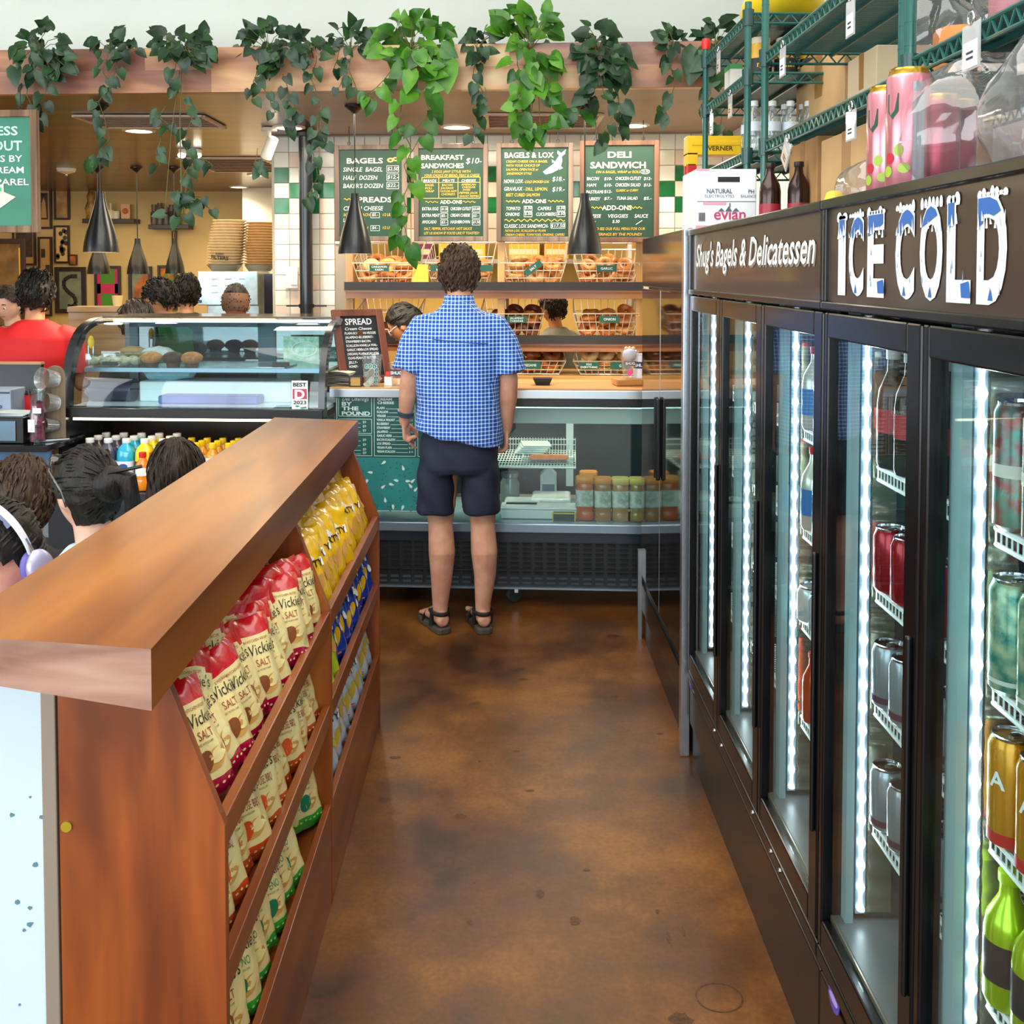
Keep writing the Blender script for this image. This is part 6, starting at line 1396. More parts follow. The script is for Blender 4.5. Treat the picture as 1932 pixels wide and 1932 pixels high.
bag_row('drk', 1.82, 2.62, 8, -.655, .835, .25, YW + .1, 'under countertop, near top bin', 'chip bags near top bin', 70, 1.2)
bag_row('bbq', 1.79, 2.66, 11, -.522, .512, .34, YW, 'near middle bin', 'chip bags near middle bin', 100)
bag_row(['salt', 'salt'] + ['jal'] * 9, 1.79, 2.66, 11, -.522, .238, .34, YW, 'near bottom bin', 'chip bags near bottom bin', 130, 1, (8, 9))
bag_row('yel', 2.845, 3.74, 11, -.518, .762, .40, YW, 'front row, far top bin', 'chip bags far top bin', 160)
bag_row('yel', 2.90, 3.74, 9, -.585, .805, .5, YW, 'back row, far top bin', 'chip bags far top bin', 190, 1.4)
bag_row(['lim', 'lim'] + ['blu'] * 9, 2.85, 3.74, 11, -.520, .512, .34, YW, 'far middle bin', 'chip bags far middle bin', 220)
bag_row('sil', 2.85, 3.74, 11, -.520, .238, .34, YW, 'far bottom bin', 'chip bags far bottom bin', 250)
# ------------------------------------------------------------------ glass door coolers along the right
blk = mat('cooler_black', '0d0c0f', .22, spec=.3, coat=.12); blk2 = mat('cooler_brown_black', '21160f', .3, spec=.35, coat=.15); sign_m = mat('sign_brown', '3b2c24', .35, coat=.3)
post_t = mat('mullion_teal', 'a9c6c9', .4); inn = mat('liner_steel', '8f979c', .18, metal=.85, bump=.5, bs=9, stretch=(1, 1, .5)); liner = mat('liner_grey', '6f7678', .35, metal=.3)
dglass = glass('door_glass', 'edf6f6', .05, .015, boost=.55); whw = MATS['wire_white']
bead = lamp('led_bead', 'f0faff', 26); ledb = mat('led_strip', '5a6a74', .3)
FX = .66
def flat(s): return s
def cooler(lb, ya, yb, doors, sign, z0=0):
    """ya far end, yb near end"""
    t = thing('glass_door_cooler', lb, 'cooler', (FX, (ya + yb) / 2, 0)); c = (ya + yb) / 2
    def B(n, x0, x1, y0, y1, z0, z1, m_, par=t, bev=0): return MB().b2((x0, y0 - c, z0), (x1, y1 - c, z1)).build(n, m_, par, smooth=False, bevel=bev)
    m = MB(); xb = .70
    m.b2((.02, yb - c, .3), (xb, yb - c + .03, 1.85)); m.b2((.02, ya - c - .03, .3), (xb, ya - c, 1.85)); m.b2((xb - .03, yb - c, .3), (xb, ya - c, 1.85)); m.b2((.02, yb - c, 1.645), (xb, ya - c, 1.85)); m.b2((.02, yb - c, .13), (xb, ya - c, .395)); m.build('cabinet', blk, t, smooth=False)
    m = MB(); e = .032; m.b2((.08, ya - c - e - .004, .40), (xb - .03, ya - c - e, 1.645)); m.b2((.08, yb - c + e, .40), (xb - .03, yb - c + e + .004, 1.645)); m.b2((xb - .036, yb - c + e, .40), (xb - .031, ya - c - e, 1.645)); m.build('liner', inn, t, smooth=False)
    B('liner_floor', .02, xb - .03, yb + .03, ya - .03, .396, .404, liner)
    B('kick_plate', .015, xb, yb, ya, 0, .125, blk2); B('base_grille', .004, xb, yb, ya, .135, .268, blk2, bev=.004); B('base_rail', -.004, .03, yb, ya, .292, .326, blk, bev=.004)
    m = MB(); m.b2((.0, yb - c, 1.655), (.03, ya - c, 1.85)); m.build('sign_box', sign_m, t, smooth=False)
    m = MB(); m.b2((-.012, yb - c, 1.846), (.05, ya - c, 1.866)); m.b2((-.01, yb - c, 1.645), (.04, ya - c, 1.662)); m.b2((-.008, yb - c, 1.66), (.03, yb - c + .014, 1.85)); m.b2((-.008, ya - c - .014, 1.66), (.03, ya - c, 1.85)); m.build('sign_trim', blk, t, smooth=False, bevel=.003)
    MB().b2((.05, yb - c, 1.85), (xb, ya - c, 1.864)).build('top_panel', blk2, t, smooth=False)
    n = doors; w = (ya - yb) / n
    for i in range(n):
        y1 = ya - i * w; y0 = y1 - w; a, b = y0 - c + .004, y1 - c - .004
        d = MB(); st_n, st_f = .055, .022
        d.b2((-.004, a, .332), (.03, a + st_n, 1.64)); d.b2((-.004, b - st_f, .332), (.03, b, 1.64)); d.b2((-.004, a + st_n, 1.588), (.03, b - st_f, 1.64)); d.b2((-.004, a + st_n, .332), (.03, b - st_f, .392))
        dr = d.build('door', blk, t, smooth=False, bevel=.004)
        MB().b2((.008, a + st_n, .392), (.014, b - st_f, 1.588)).build('glass_pane', dglass, dr, smooth=False)
        MB().b2((-.014, a + .010, .55), (-.004, a + .022, 1.14)).build('handle', mat('handle_black', '0a0c10', .3), dr, smooth=False, bevel=.004)
        MB().b2((.016, a + st_n - .01, .37), (.03, b - st_f + .01, .402)).build('sill_strip', mat('sill_grey', 'a89a8c', .25, metal=.5), dr, smooth=False)
        # lit mullion at the far side of each bay
        f = MB(); f.b2((.036, b - .052, .40), (.052, b - .012, 1.645)); p_ = f.build('mullion', post_t, t, smooth=False)
        f = MB(); f.b2((.058, b - .046, .42), (.078, b - .034, 1.63)); f.build('led_strip', ledb, p_, smooth=False)
        f = MB(); nb = 26
        zz = [.43 + 1.20 * k / 312 for k in range(313)]; f.lathe([(.0026 + .0052 * abs(cos(pi * k / 12)) ** 6, z) for k, z in enumerate(zz)], 8, 0, T(.068, b - .05, 0))
        f.build('led_beads', bead, p_)
        f = MB(); nz = 240; zz = [.42 + 1.21 * k / nz for k in range(nz + 1)]; xs_ = (.084, .1, .116, .132)
        f.add([(x, b - .042 + .0014 * sin(2 * pi * z / .046 + 1.2 * sin(z * 31) + x * 14) , z) for z in zz for x in xs_], [(k * 4 + i, k * 4 + i + 1, k * 4 + i + 5, k * 4 + i + 4) for k in range(nz) for i in range(3)]); f.b2((.084, b - .038, .42), (.132, b - .034, 1.63)); f.build('reflector', mat('reflector', 'ccceb4', .16, metal=.9), p_, ang=80)
        # wire shelves
        for z in (1.334, 1.09, .86, .615):
            s = MB(); x0, x1 = .09, xb - .05; ya_, yb_ = a + .01, b - .055
            s.cyl((x0, ya_, z), (x0, yb_, z), .005, 6); s.cyl((x0, ya_, z - .025), (x0, yb_, z - .025), .004, 6); s.cyl((x1, ya_, z), (x1, yb_, z), .004, 6)
            for k in range(26): y = ya_ + (yb_ - ya_) * k / 25; s.cyl((x0, y, z), (x1, y, z), .0022, 4); s.cyl((x0, y, z - .025), (x0, y, z), .002, 4)
            s.build('wire_shelf', whw, t)
    return t, c
c2, cc2 = cooler('near black cooler under the ICE COLD sign, three glass doors', 2.075, .62, 3, None)
c1, cc1 = cooler('middle black cooler with white script sign above three glass doors', 3.545, 2.08, 3, None)
# ICE COLD lettering
icew = mat('ice_white', 'e6f0f6', .5, var=.12, vs=60, bump=.2); iceb = mat('ice_blue_paint', '2a63b0', .4); iced = mat('ice_streak', '8494b0', .5)
def cut_text(s, sz, keep, bold, jag):
    vs, fs, x0, x1 = txt(s, bold)
    b = bmesh.new(); vv = [b.verts.new((v.x - x0, v.y, 0)) for v in vs]
    for f in fs:
        try: b.faces.new([vv[i] for i in f])
        except ValueError: pass
    bmesh.ops.bisect_plane(b, geom=b.verts[:] + b.edges[:] + b.faces[:], plane_co=(0, keep, 0), plane_no=(jag, 1, 0), clear_inner=True)
    b.verts.index_update(); out = [v.co.copy() for v in b.verts], [tuple(v.index for v in f.verts) for f in b.faces]; b.free(); return out
tl = MB(); q = random.Random(11)
def ice_letter(ch, ya_, yb_, z0, z1):
    """one frosted letter between ya_ (far) and yb_ (near)"""
    vs, fs, x0, x1 = txt(ch, .04); top = max(v.y for v in vs); bot = min(v.y for v in vs); w = ya_ - yb_
    sx, sz = w / (x1 - x0), (z1 - z0) / (top - bot)
    def P(x, y, e): return Vector((-.0015 - e, (ya_ - cc2) - x * sx, z0 + (y - bot) * sz))
    tl.add([P(v.x - x0, v.y, 0) for v in vs], fs, 0)
    vb, fb, a0, a1 = txt(ch, .012)
    for keep, jag in ((.46 * (top - bot) + bot + .08, q.uniform(-.25, .25)),):
        v2, f2 = cut_text(ch, 1, bot + (top - bot) * q.uniform(.70, .76), .012, jag)
        off = (x1 - x0 - (a1 - a0)) / 2
        tl.add([P(v.x + off, v.y, .001) for v in v2], f2, 1)
    n = max(4, int(w / .012))   # snow crest on top and drips
    for k in range(n):
        cx = (k + .5) / n * (x1 - x0); h = q.uniform(.01, .04)
        if ch in 'L' and k > n * .45: continue
        tl.add([P(cx + .06 * cos(a_), top - .01 + h * max(-1, 1.6 * sin(a_)), .0002) for a_ in [2 * pi * kk / 10 for kk in range(10)]], [tuple(range(10))], 0)
        dx = q.uniform(-.03, .03); yy = bot + (top - bot) * q.uniform(.68, .76)
        tl.add([P(cx - .03, yy, .0016), P(cx + .03, yy, .0016), P(cx + dx, yy + q.uniform(.05, .12), .0016)], [(0, 1, 2)], 0)
    for k in range(0 if ch == 'I' else 3):  # blue shards low on the letter, streaks
        if ch in 'ILE' and k == 0: cx = .12
        else: cx = q.choice([.1, .12, (x1 - x0) - .14])
        yy = bot + (top - bot) * q.uniform(.08, .5); 
        tl.add([P(cx - .012, yy, .0012), P(cx + .012, yy, .0012), P(cx + .004, yy + .08, .0012)], [(0, 1, 2)], 2)
    if ch in 'LE': tl.add([P(.32, bot + .04, .0012), P(.5, bot + .04, .0012), P(.46, bot + .16, .0012), P(.3, bot + .14, .0012)], [(0, 1, 2, 3)], 1)
    if ch in 'COD': tl.add([P((x1 - x0) * .42, bot + .03, .0012), P((x1 - x0) * .58, bot + .03, .0012), P((x1 - x0) * .5, bot + .12, .0012)], [(0, 1, 2)], 1)
def yp(px): return atX(px, 480, FX).y
for ch, a, b in (('I', 1583, 1597), ('C', 1603, 1631), ('E', 1638, 1670), ('C', 1691, 1727), ('O', 1737, 1780), ('L', 1788, 1834), ('D', 1845, 1902)):
    ice_letter(ch, yp(a), yp(b), 1.676, 1.827)
tl.build('lettering', [icew, iceb, iced], c2, smooth=False)
m = MB(); Mx = T(-.0015, 3.455 - cc1, 1.74) @ RZ(-pi / 2)
m.text("Shug's Bagels & Delicatessen", 0, 0, .105, 0, 'l', y=-.0005, M=Mx, width=1.30, shear=.3, bold=.012)
m.text("Shug's Bagels & Delicatessen", .006, -.006, .105, 1, 'l', y=.0005, M=Mx, width=1.30, shear=.3, bold=.012)
m.build('lettering', [pwhite, mat('script_shadow', '8a8078', .5)], c1, smooth=False)
# oval stickers low on the base
for par, cc, y, z, lb in ((c2, cc2, atX(1575, 1885, FX).y, atX(1575, 1885, FX).z, None), (c1, cc1, 3.5, .30, None)):
    m = MB(); m.lathe([(.0005, 0), (.024, 0), (.024, .002)], 24, 0, T(-.001, y - cc, z) @ RY(-pi / 2) @ Matrix.Diagonal((1, 1.3, 1, 1))); m.lathe([(.0005, .002), (.016, .002), (.016, .0025)], 24, 1, T(-.001, y - cc, z) @ RY(-pi / 2) @ Matrix.Diagonal((.5, 1.5, 1, 1))); m.build('oval_sticker', [mat('sticker_violet', '5a4ab8', .3), mat('sticker_lilac', 'b8a8ec', .3)], par)
for k, y in enumerate((2.62, 2.44, 2.36, 3.0, 3.1)):
    MB().lathe([(.006, 0), (.006, .003), (.002, .005)], 10, 0, T(-.004, y - cc1, .31) @ RY(-pi / 2)).build('bolt', chrome, c1)
# dark refrigerator further on
rf = thing('dark_refrigerator', 'tall refrigerator with mirror-dark solid doors between cooler and deli case', 'refrigerator', (FX, 4.2, 0))
mir = mat('dark_mirror', '4c4a4a', .05, metal=.92); cop = mat('copper_header', '6e5644', .12, metal=.85)
MB().b2((.03, -.58, .1), (.69, .58, 1.87)).build('cabinet', blk, rf, smooth=False)
MB().b2((0, -.58, 1.655), (.03, .58, 1.876)).build('header', cop, rf, smooth=False, bevel=.003)
for y0, y1, hy in ((.035, .577, .06), (-.577, .03, .0)):
    d = MB().b2((0, y0, .30), (.03, y1, 1.645)).build('door', mir, rf, smooth=False, bevel=.002)
    MB().b2((-.02, hy - .004, .86), (-.002, hy + .010, 1.20)).build('handle', MATS['handle_black'], d, smooth=False, bevel=.005)
MB().b2((-.001, .030, .30), (.01, .035, 1.645)).build('door_gap_strip', steel, rf, smooth=False)
MB().b2((.012, -.58, .0), (.69, .58, .28)).build('base', blk2, rf, smooth=False)
MB().b2((.0, -.58, .14), (.012, .58, .26)).build('base_grille', blk, rf, smooth=False)
MB().b2((-.018, .545, .0), (.0, .58, .42)).build('corner_guard', steel, rf, smooth=False)
MB().b2((-.022, -.625, 0), (.01, -.585, 1.872)).build('steel_edge', mat('edge_steel', 'c4ccd6', .25, metal=.9), rf, smooth=False, bevel=.003)
# ---- drinks in the coolers
CAN = {}
def can(key, p, lb, r=.033, h=.165, kind='can', band=None, c1_='c0c0c0', c2_=None, txt_=None, cap='e8e8e8', grp='drinks in the coolers'):
    if key in CAN: return dup(CAN[key], p, (0, 0, CAN[key].rotation_euler.z), label=lb)
    t = thing('drink_can' if kind == 'can' else 'drink_bottle', lb, 'can' if kind == 'can' else 'bottle', p, -1.1, grp)
    bmat = mat('can_' + key, c1_, .25, metal=.35, coat=.3, vs=38, c2=c2_) if c2_ else mat('can_' + key, c1_, .22, metal=.5, coat=.3)
    if kind == 'can':
        m = MB().lathe([(r * .8, 0), (r, .008), (r, h - .016), (r * .86, h - .004)], 24); 
        if txt_: m.text(txt_, 0, h * .55, .035, 1, 'c', wave=lambda p: Vector(((r + .0006) * sin(p.x / r), -(r + .0006) * cos(p.x / r), p.z)), bold=.02)
        m.build('body', [bmat, pwhite], t)
        MB().lathe([(r * .86, h - .004), (r * .88, h), (r * .82, h + .001), (r * .8, h - .004), (.001, h - .004)], 24, caps=False).ell((0, .006, h - .003), (.008, .012, .0018)).build('lid', chrome, t)
    else:
        MB().lathe([(r * .9, 0), (r, .01), (r, h * .55), (r * .9, h * .66), (r * .42, h * .82), (r * .38, h * .93)], 22).build('body', bmat, t)
        MB().lathe([(r * .44, h * .92), (r * .46, h * .925), (r * .46, h), (r * .4, h * 1.005)], 18).build('cap', mat('ccap_' + cap, cap, .35), t)
    if band: MB().lathe([(r * 1.012, h * band[0]), (r * 1.012, h * band[1])], 24, caps=False).build('label', mat('band_' + band[2], band[2], .4), t)
    CAN[key] = t
    return t
SP = {'mosaic': dict(c1_='9a2436', c2_='3f8f84', h=.19, r=.034, band=(.42, .52, 'e6e2d6')), 'maroon': dict(c1_='8a1c3a', h=.165), 'teal': dict(c1_='b9c8a0', c2_='1c7a6c', h=.17, r=.036, band=(.1, .14, 'd8d8d0')),
      'amber': dict(c1_='d8941e', h=.165, r=.034, txt_='A', band=(.03, .14, 'c8302a')), 'red': dict(c1_='b01c28', h=.125), 'silver': dict(c1_='a8b0b8', h=.125, band=(.1, .2, '5a3040')), 'grey': dict(c1_='7a8088', h=.16, txt_='W'),
      'cola': dict(kind='bottle', c1_='3c1a14', h=.23, r=.03, band=(.3, .5, 'b8242c'), cap='e0e0e0'), 'lime': dict(kind='bottle', c1_='b8d81e', h=.20, r=.036, cap='b8d81e', band=(.2, .5, '2a2a30')), 'milk': dict(kind='bottle', c1_='e6e0d4', h=.2, r=.034, cap='d82a20', band=(.18, .5, '3a78b8')),
      'hot': dict(kind='bottle', c1_='e0481e', h=.17, r=.026, cap='d83a3a'), 'tub': dict(c1_='e6eaea', h=.09, r=.04, kind='can')}
NM = {'mosaic': 'tall red and teal mosaic can', 'maroon': 'maroon can', 'teal': 'green mosaic can', 'amber': 'amber can with letter A', 'red': 'red can', 'silver': 'silver can', 'grey': 'grey lettered can', 'cola': 'dark bottle with red label', 'lime': 'lime bottle', 'milk': 'red-capped bottle with blue label', 'hot': 'orange bottle', 'tub': 'white tub'}
SH = {1.334: 'top', 1.09: 'second', .86: 'third', .615: 'fourth', .405: 'floor'}
def fill(y1, z, keys, door, x=.765, step=.078, row='front'):
    for i, k in enumerate(keys):
        s = dict(SP[k]); p = (x + (.004 if i % 2 else 0), y1 - i * step, z + (.0055 if z > .5 else .0))
        can(k, p, '%s, %s in %s row, %s shelf behind %s glass door' % (NM[k], ORD[i], row, SH[z], door), **s)
D5, D4, D3 = 1.50, 1.985, 2.47
for z, ks in ((1.334, ['mosaic'] * 4), (1.09, ['teal'] * 4), (.86, ['amber'] * 4), (.615, ['lime', 'lime', 'lime'])): fill(D5, z, ks, 'fifth')
for z, ks in ((1.334, ['mosaic'] * 4), (1.09, ['maroon'] * 4), (.86, ['maroon'] * 4), (.615, ['grey'] * 4)): fill(D5 + .02, z, ks, 'fifth', .85, .078, 'second')
for z, ks in ((1.334, ['cola'] * 4), (1.09, ['red'] * 4), (.86, ['silver'] * 4), (.615, ['silver'] * 4)): fill(D4, z, ks, 'fourth')
for z, ks in ((1.334, ['milk'] * 3), (1.09, ['milk'] * 3), (.86, ['tub'] * 3), (.615, ['hot'] * 3)): fill(D3, z, ks, 'third')
# ------------------------------------------------------------------ green wire racks above the coolers
gw = mat('epoxy_green', '12574f', .28, coat=.4); gwd = mat('epoxy_dark', '0c3f3c', .35, coat=.2)
XS, XB, ZC = .88, 1.36, 1.866
def rack(lb, y0, y1, levels, ztop, cap=None):
    """y0 near end, y1 far end"""
    t = thing('wire_rack', lb, 'rack', (XS, y1, ZC)); L = y0 - y1; dx = XB - XS
    for i, (x, y) in enumerate(((0, 0), (0, L), (dx, 0), (dx, L))):
        m = MB(); m.cyl((x, y, 0), (x, y, ztop - ZC), .0125, 14)
        for k in range(int((ztop - ZC) / .05)): m.lathe([(.0132, .04 + k * .05), (.0132, .043 + k * .05)], 14, 0, T(x, y, 0))
        p_ = m.build('post', gw, t)
        if cap and i == 0: MB().lathe([(.016, ztop - ZC - .005), (.021, ztop - ZC + .02), (.016, ztop - ZC + .04)], 16, 0, T(x, y, 0)).build('cap', mat('cap_red', 'd8201a', .4), p_)
    for z in levels:
        z -= ZC; m = MB(); r = .0035
        for x in (0, dx):
            m.cyl((x, 0, z), (x, L, z), .005, 8); m.cyl((x, 0, z - .034), (x, L, z - .034), .0045, 8)
            n = int(abs(L) / .042)
            for k in range(n): m.cyl((x, L * k / n, z - .034), (x, L * (k + .5) / n, z), .0028, 5); m.cyl((x, L * (k + .5) / n, z), (x, L * (k + 1) / n, z - .034), .0028, 5)
        for y in (0, L):
            m.cyl((0, y, z), (dx, y, z), .005, 8); m.cyl((0, y, z - .034), (dx, y, z - .034), .0045, 8)
            for k in range(8): m.cyl((dx * k / 8, y, z - .034), (dx * (k + .5) / 8, y, z), .0028, 5); m.cyl((dx * (k + .5) / 8, y, z), (dx * (k + 1) / 8, y, z - .034), .0028, 5)
        s = m.build('shelf', gw, t)
        m = MB(); n = int(abs(L) / .0125)
        for k in range(1, n): y = L * k / n; m.box((dx / 2, y, z + .003), (dx, .0042, .004))
        for x in (.1, .22, .34): m.box((x, L / 2, z - .006), (.007, abs(L), .012))
        m.build('wire_deck', gwd, s, smooth=False)
        for x, y in ((0, 0), (0, L), (dx, 0), (dx, L)): MB().lathe([(.019, z - .045), (.021, z + .012)], 14, 0, T(x, y, 0)).build('clamp', gwd, s)
    return t
rack('far green wire rack with three shelves over the dark refrigerator', 3.675, 4.43, (2.152, 2.43, 2.64), 2.68, True)
rack('middle green wire rack over the cooler with the white script sign', 2.25, 3.435, (2.155, 2.448), 3.1)
rack('near green wire rack over the ICE COLD cooler', 1.0, 2.215, (2.175,), 3.1)
# price tags on the rails
tgm = mat('tag_white', 'e9ecf0', .4); tgk = mat('tag_tan', 'cbb7a2', .5)
def hang(px, py, Y0, w, h, lb, rot=0, m_=tgm):
    p = atX(px, py, XS - .012); t = thing('price_tag', lb, 'tag', p, -pi / 2, 'tags on the wire racks')
    m = MB(); m.tube([(0 + .012 * cos(a), 0, -.006 + .012 * sin(a)) for a in [k * pi / 6 for k in range(12)]], .0018, 6, closed=True); m.build('ring', chrome, t)
    M = T(0, 0, -.016) @ RY(rot)
    b = MB(); b.add([(-w / 2, 0, 0), (w / 2, 0, 0), (w / 2, 0, -h), (-w / 2, 0, -h), (-w / 2, .003, 0), (w / 2, .003, 0), (w / 2, .003, -h), (-w / 2, .003, -h)], [(0, 1, 2, 3), (4, 7, 6, 5), (0, 4, 5, 1), (3, 2, 6, 7), (0, 3, 7, 4), (1, 5, 6, 2)], 0, M); b.build('sleeve', glass('sleeve', 'e8ecee', .12, op=.35), t, smooth=False)
    b = MB(); b.add([(-w * .4, -.001, -h * .38), (w * .4, -.001, -h * .38), (w * .4, -.001, -h * .95), (-w * .4, -.001, -h * .95), (-w * .4, .0, -h * .38), (w * .4, .0, -h * .38), (w * .4, 0, -h * .95), (-w * .4, 0, -h * .95)], [(0, 1, 2, 3), (4, 7, 6, 5), (0, 4, 5, 1), (3, 2, 6, 7), (0, 3, 7, 4), (1, 5, 6, 2)], 0, M)
    for k in range(2): b.add([(-w * .2, -.002, -h * (.6 + .12 * k)), (w * .2, -.002, -h * (.6 + .12 * k)), (w * .2, -.002, -h * (.65 + .12 * k)), (-w * .2, -.002, -h * (.65 + .12 * k))], [(0, 1, 2, 3)], 1, M)
    b.build('card', [m_, mat('tag_ink', '30343a', .6)], t, smooth=False)
hang(1832, 28, 0, .07, .085, 'largest hanging price tag on the near wire rack rail')
hang(1605, 196, 0, .07, .075, 'hanging price tag on the lower rail of the middle rack')
hang(1487, 257, 0, .075, .085, 'tilted grey tag near the left end of the middle rack lower rail', .7, tgk)
hang(1476, 80, 0, .06, .09, 'hanging tag on the upper rail of the middle rack, left end')
hang(1604, -12, 0, .06, .09, 'hanging tag on the upper rail of the middle rack, right, cut by frame')
hang(1377, 172, 0, .06, .085, 'hanging tag on the middle shelf rail of the far rack', 0, tgk)
hang(1355, 90, 0, .06, .085, 'hanging tag on the top shelf rail of the far rack', 0, tgk)
hang(1342, 208, 0, .06, .085, 'hanging tag at the left end of the far rack middle rail', 0)
# ---- goods on the racks and on top of the coolers
card = mat('cardboard', 'b98a56', .7, var=.1, vs=6); card2 = mat('cardboard_pale', 'c9a270', .7, var=.08, vs=6); tape = mat('tape', 'a87a48', .35)
def carton(px0, px1, py, X, z, dep, lb, nm='cardboard_box', mats_=None, h=None, name2=None):
    a, b = atX(px0, 400, X).y, atX(px1, 400, X).y; top = atX((px0 + px1) / 2, py, X).z if h is None else z + h
    t = thing(nm, lb, 'box', (X, a, z), 0); L = b - a
    MB().b2((0, 0, 0), (dep, L, top - z)).build('body', (mats_ or [card])[0], t, smooth=False, bevel=.003)
    MB().b2((-.001, L * .42, (top - z) * .55), (dep, L * .58, top - z + .001)).build('tape', tape, t, smooth=False)
    return t, L, top - z
carton(1488, 1540, 268, .97, ZC, .3, 'cardboard box, left of two on the cooler under middle rack')
carton(1548, 1650, 246, .95, ZC, .3, 'larger cardboard box, right of two on the cooler under middle rack', mats_=[card2])
carton(1500, 1590, 103, 1.15, 2.165, .2, 'low cardboard carton at the back of the middle rack lower shelf', mats_=[card2])
carton(1596, 1650, 103, 1.15, 2.165, .2, 'pale carton right of another at the back of middle rack lower shelf', mats_=[mat('carton_beige', 'd8c2a0', .7)])
# white water carton facing the camera
p = atX(1365, 430, .80); t = thing('water_carton', 'white and pink water carton with handle hole on top of the dark refrigerator', 'box', (.80, 3.56, ZC + .005))
z0_ = ZC + .005
wt = mat('carton_white', 'eef1f4', .45); pk = mat('carton_pink', 'e8a0b8', .5); gry = mat('print_grey', '5a6470', .5); evp = mat('print_rose', 'c8386a', .5)
a = atY(1313, 317, 3.56); b = atY(1428, 317, 3.56); t.location = ((a.x + b.x) / 2, 3.56, z0_ - .003); cw = b.x - a.x; chh = a.z - z0_
MB().b2((-cw / 2, 0, 0), (cw / 2, .26, chh)).build('body', wt, t, smooth=False, bevel=.004)
m = MB(); Q = lambda u, v: (-cw / 2 + u * cw, chh - v * chh)
def lab(u0, v0, u1, v1, mi, y=-.001): x0, z0 = Q(u0, v1); x1_, z1 = Q(u1, v0); m.b2((x0, y - .0006, z0), (x1_, y, z1), mi)
lab(.0, .0, .22, .03, 1); lab(.33, .12, .72, .22, 0, .004)
m.b2((Q(.36, 0)[0], -.0015, Q(0, .215)[1]), (Q(.72, 0)[0], -.0005, Q(0, .13)[1]), 4)
m.text('NATURAL', *Q(.18, .40), .022, 2, y=-.002, width=.42 * cw, bold=.02); m.text('ELECTROLYTES', *Q(.15, .47), .014, 2, y=-.002, width=.48 * cw); m.text('PH', *Q(.86, .40), .018, 2, y=-.002, bold=.02); m.text('BALANCE', *Q(.74, .47), .014, 2, y=-.002, width=.25 * cw)
lab(.02, .53, .98, .54, 2); lab(.12, .545, .5, .59, 1); lab(.55, .56, .57, .63, 2); lab(.0, .93, 1, 1.0, 1)
m.text('evian', *Q(.30, .83), .055, 3, y=-.002, width=.52 * cw, bold=.01)
for k, (u, hgt) in enumerate([(.42, .06), (.54, .09), (.66, .06)]):
    x, z = Q(u, .70); m.prism([(x - .012, z), (x, z + hgt * chh), (x + .012, z)], -.0025, -.0015, 'y', 2)
for k in range(9): x, z = Q(.05 + .012 * k, .86); m.b2((x, -.0022, z), (x + .0013, -.0012, z + .03), 4)
m.build('print', [wt, pk, gry, evp, mat('print_black', '1a1c20', .6)], t, smooth=False)
# folded step ladder with yellow head and red legs
p = atY(1297, 256, 4.85); t = thing('step_ladder', 'step ladder with yellow head and red legs standing beyond the dark refrigerator', 'ladder', (p.x, 4.85, 0))
yl = mat('ladder_yellow', 'f0c21a', .45); rd = mat('ladder_red', 'c8281e', .4)
wz_ = atY(1405, 256, 4.85).x - p.x; zt2 = p.z; zb2 = atY(1297, 308, 4.85).z
m = MB(); m.b2((0, 0, zb2 + .04), (wz_, .10, zt2)); m.b2((0, 0, zb2 - .01), (.05, .1, zb2 + .05)); m.b2((.02, -.004, zt2 - .045), (wz_ - .02, 0, zt2 - .025)); m.build('head', yl, t, smooth=False, bevel=.012)
m = MB(); m.text('WERNER', wz_ * .3, zb2 + .06, .03, 0, y=-.001, width=wz_ * .5, bold=.02); m.build('lettering', mat('ladder_ink', '3a2c10', .5), t, smooth=False)
for x in (.0, wz_ - .045):
    MB().b2((x, .0, .0), (x + .045, .028, zb2)).build('leg', rd, t, smooth=False, bevel=.004)
    MB().b2((x, .07, .0), (x + .045, .098, zb2)).build('leg', rd, t, smooth=False, bevel=.004)
for k in range(5): MB().b2((.045, -.002, .28 + .3 * k), (wz_ - .045, .07, .31 + .3 * k)).build('step', rd, t, smooth=False)
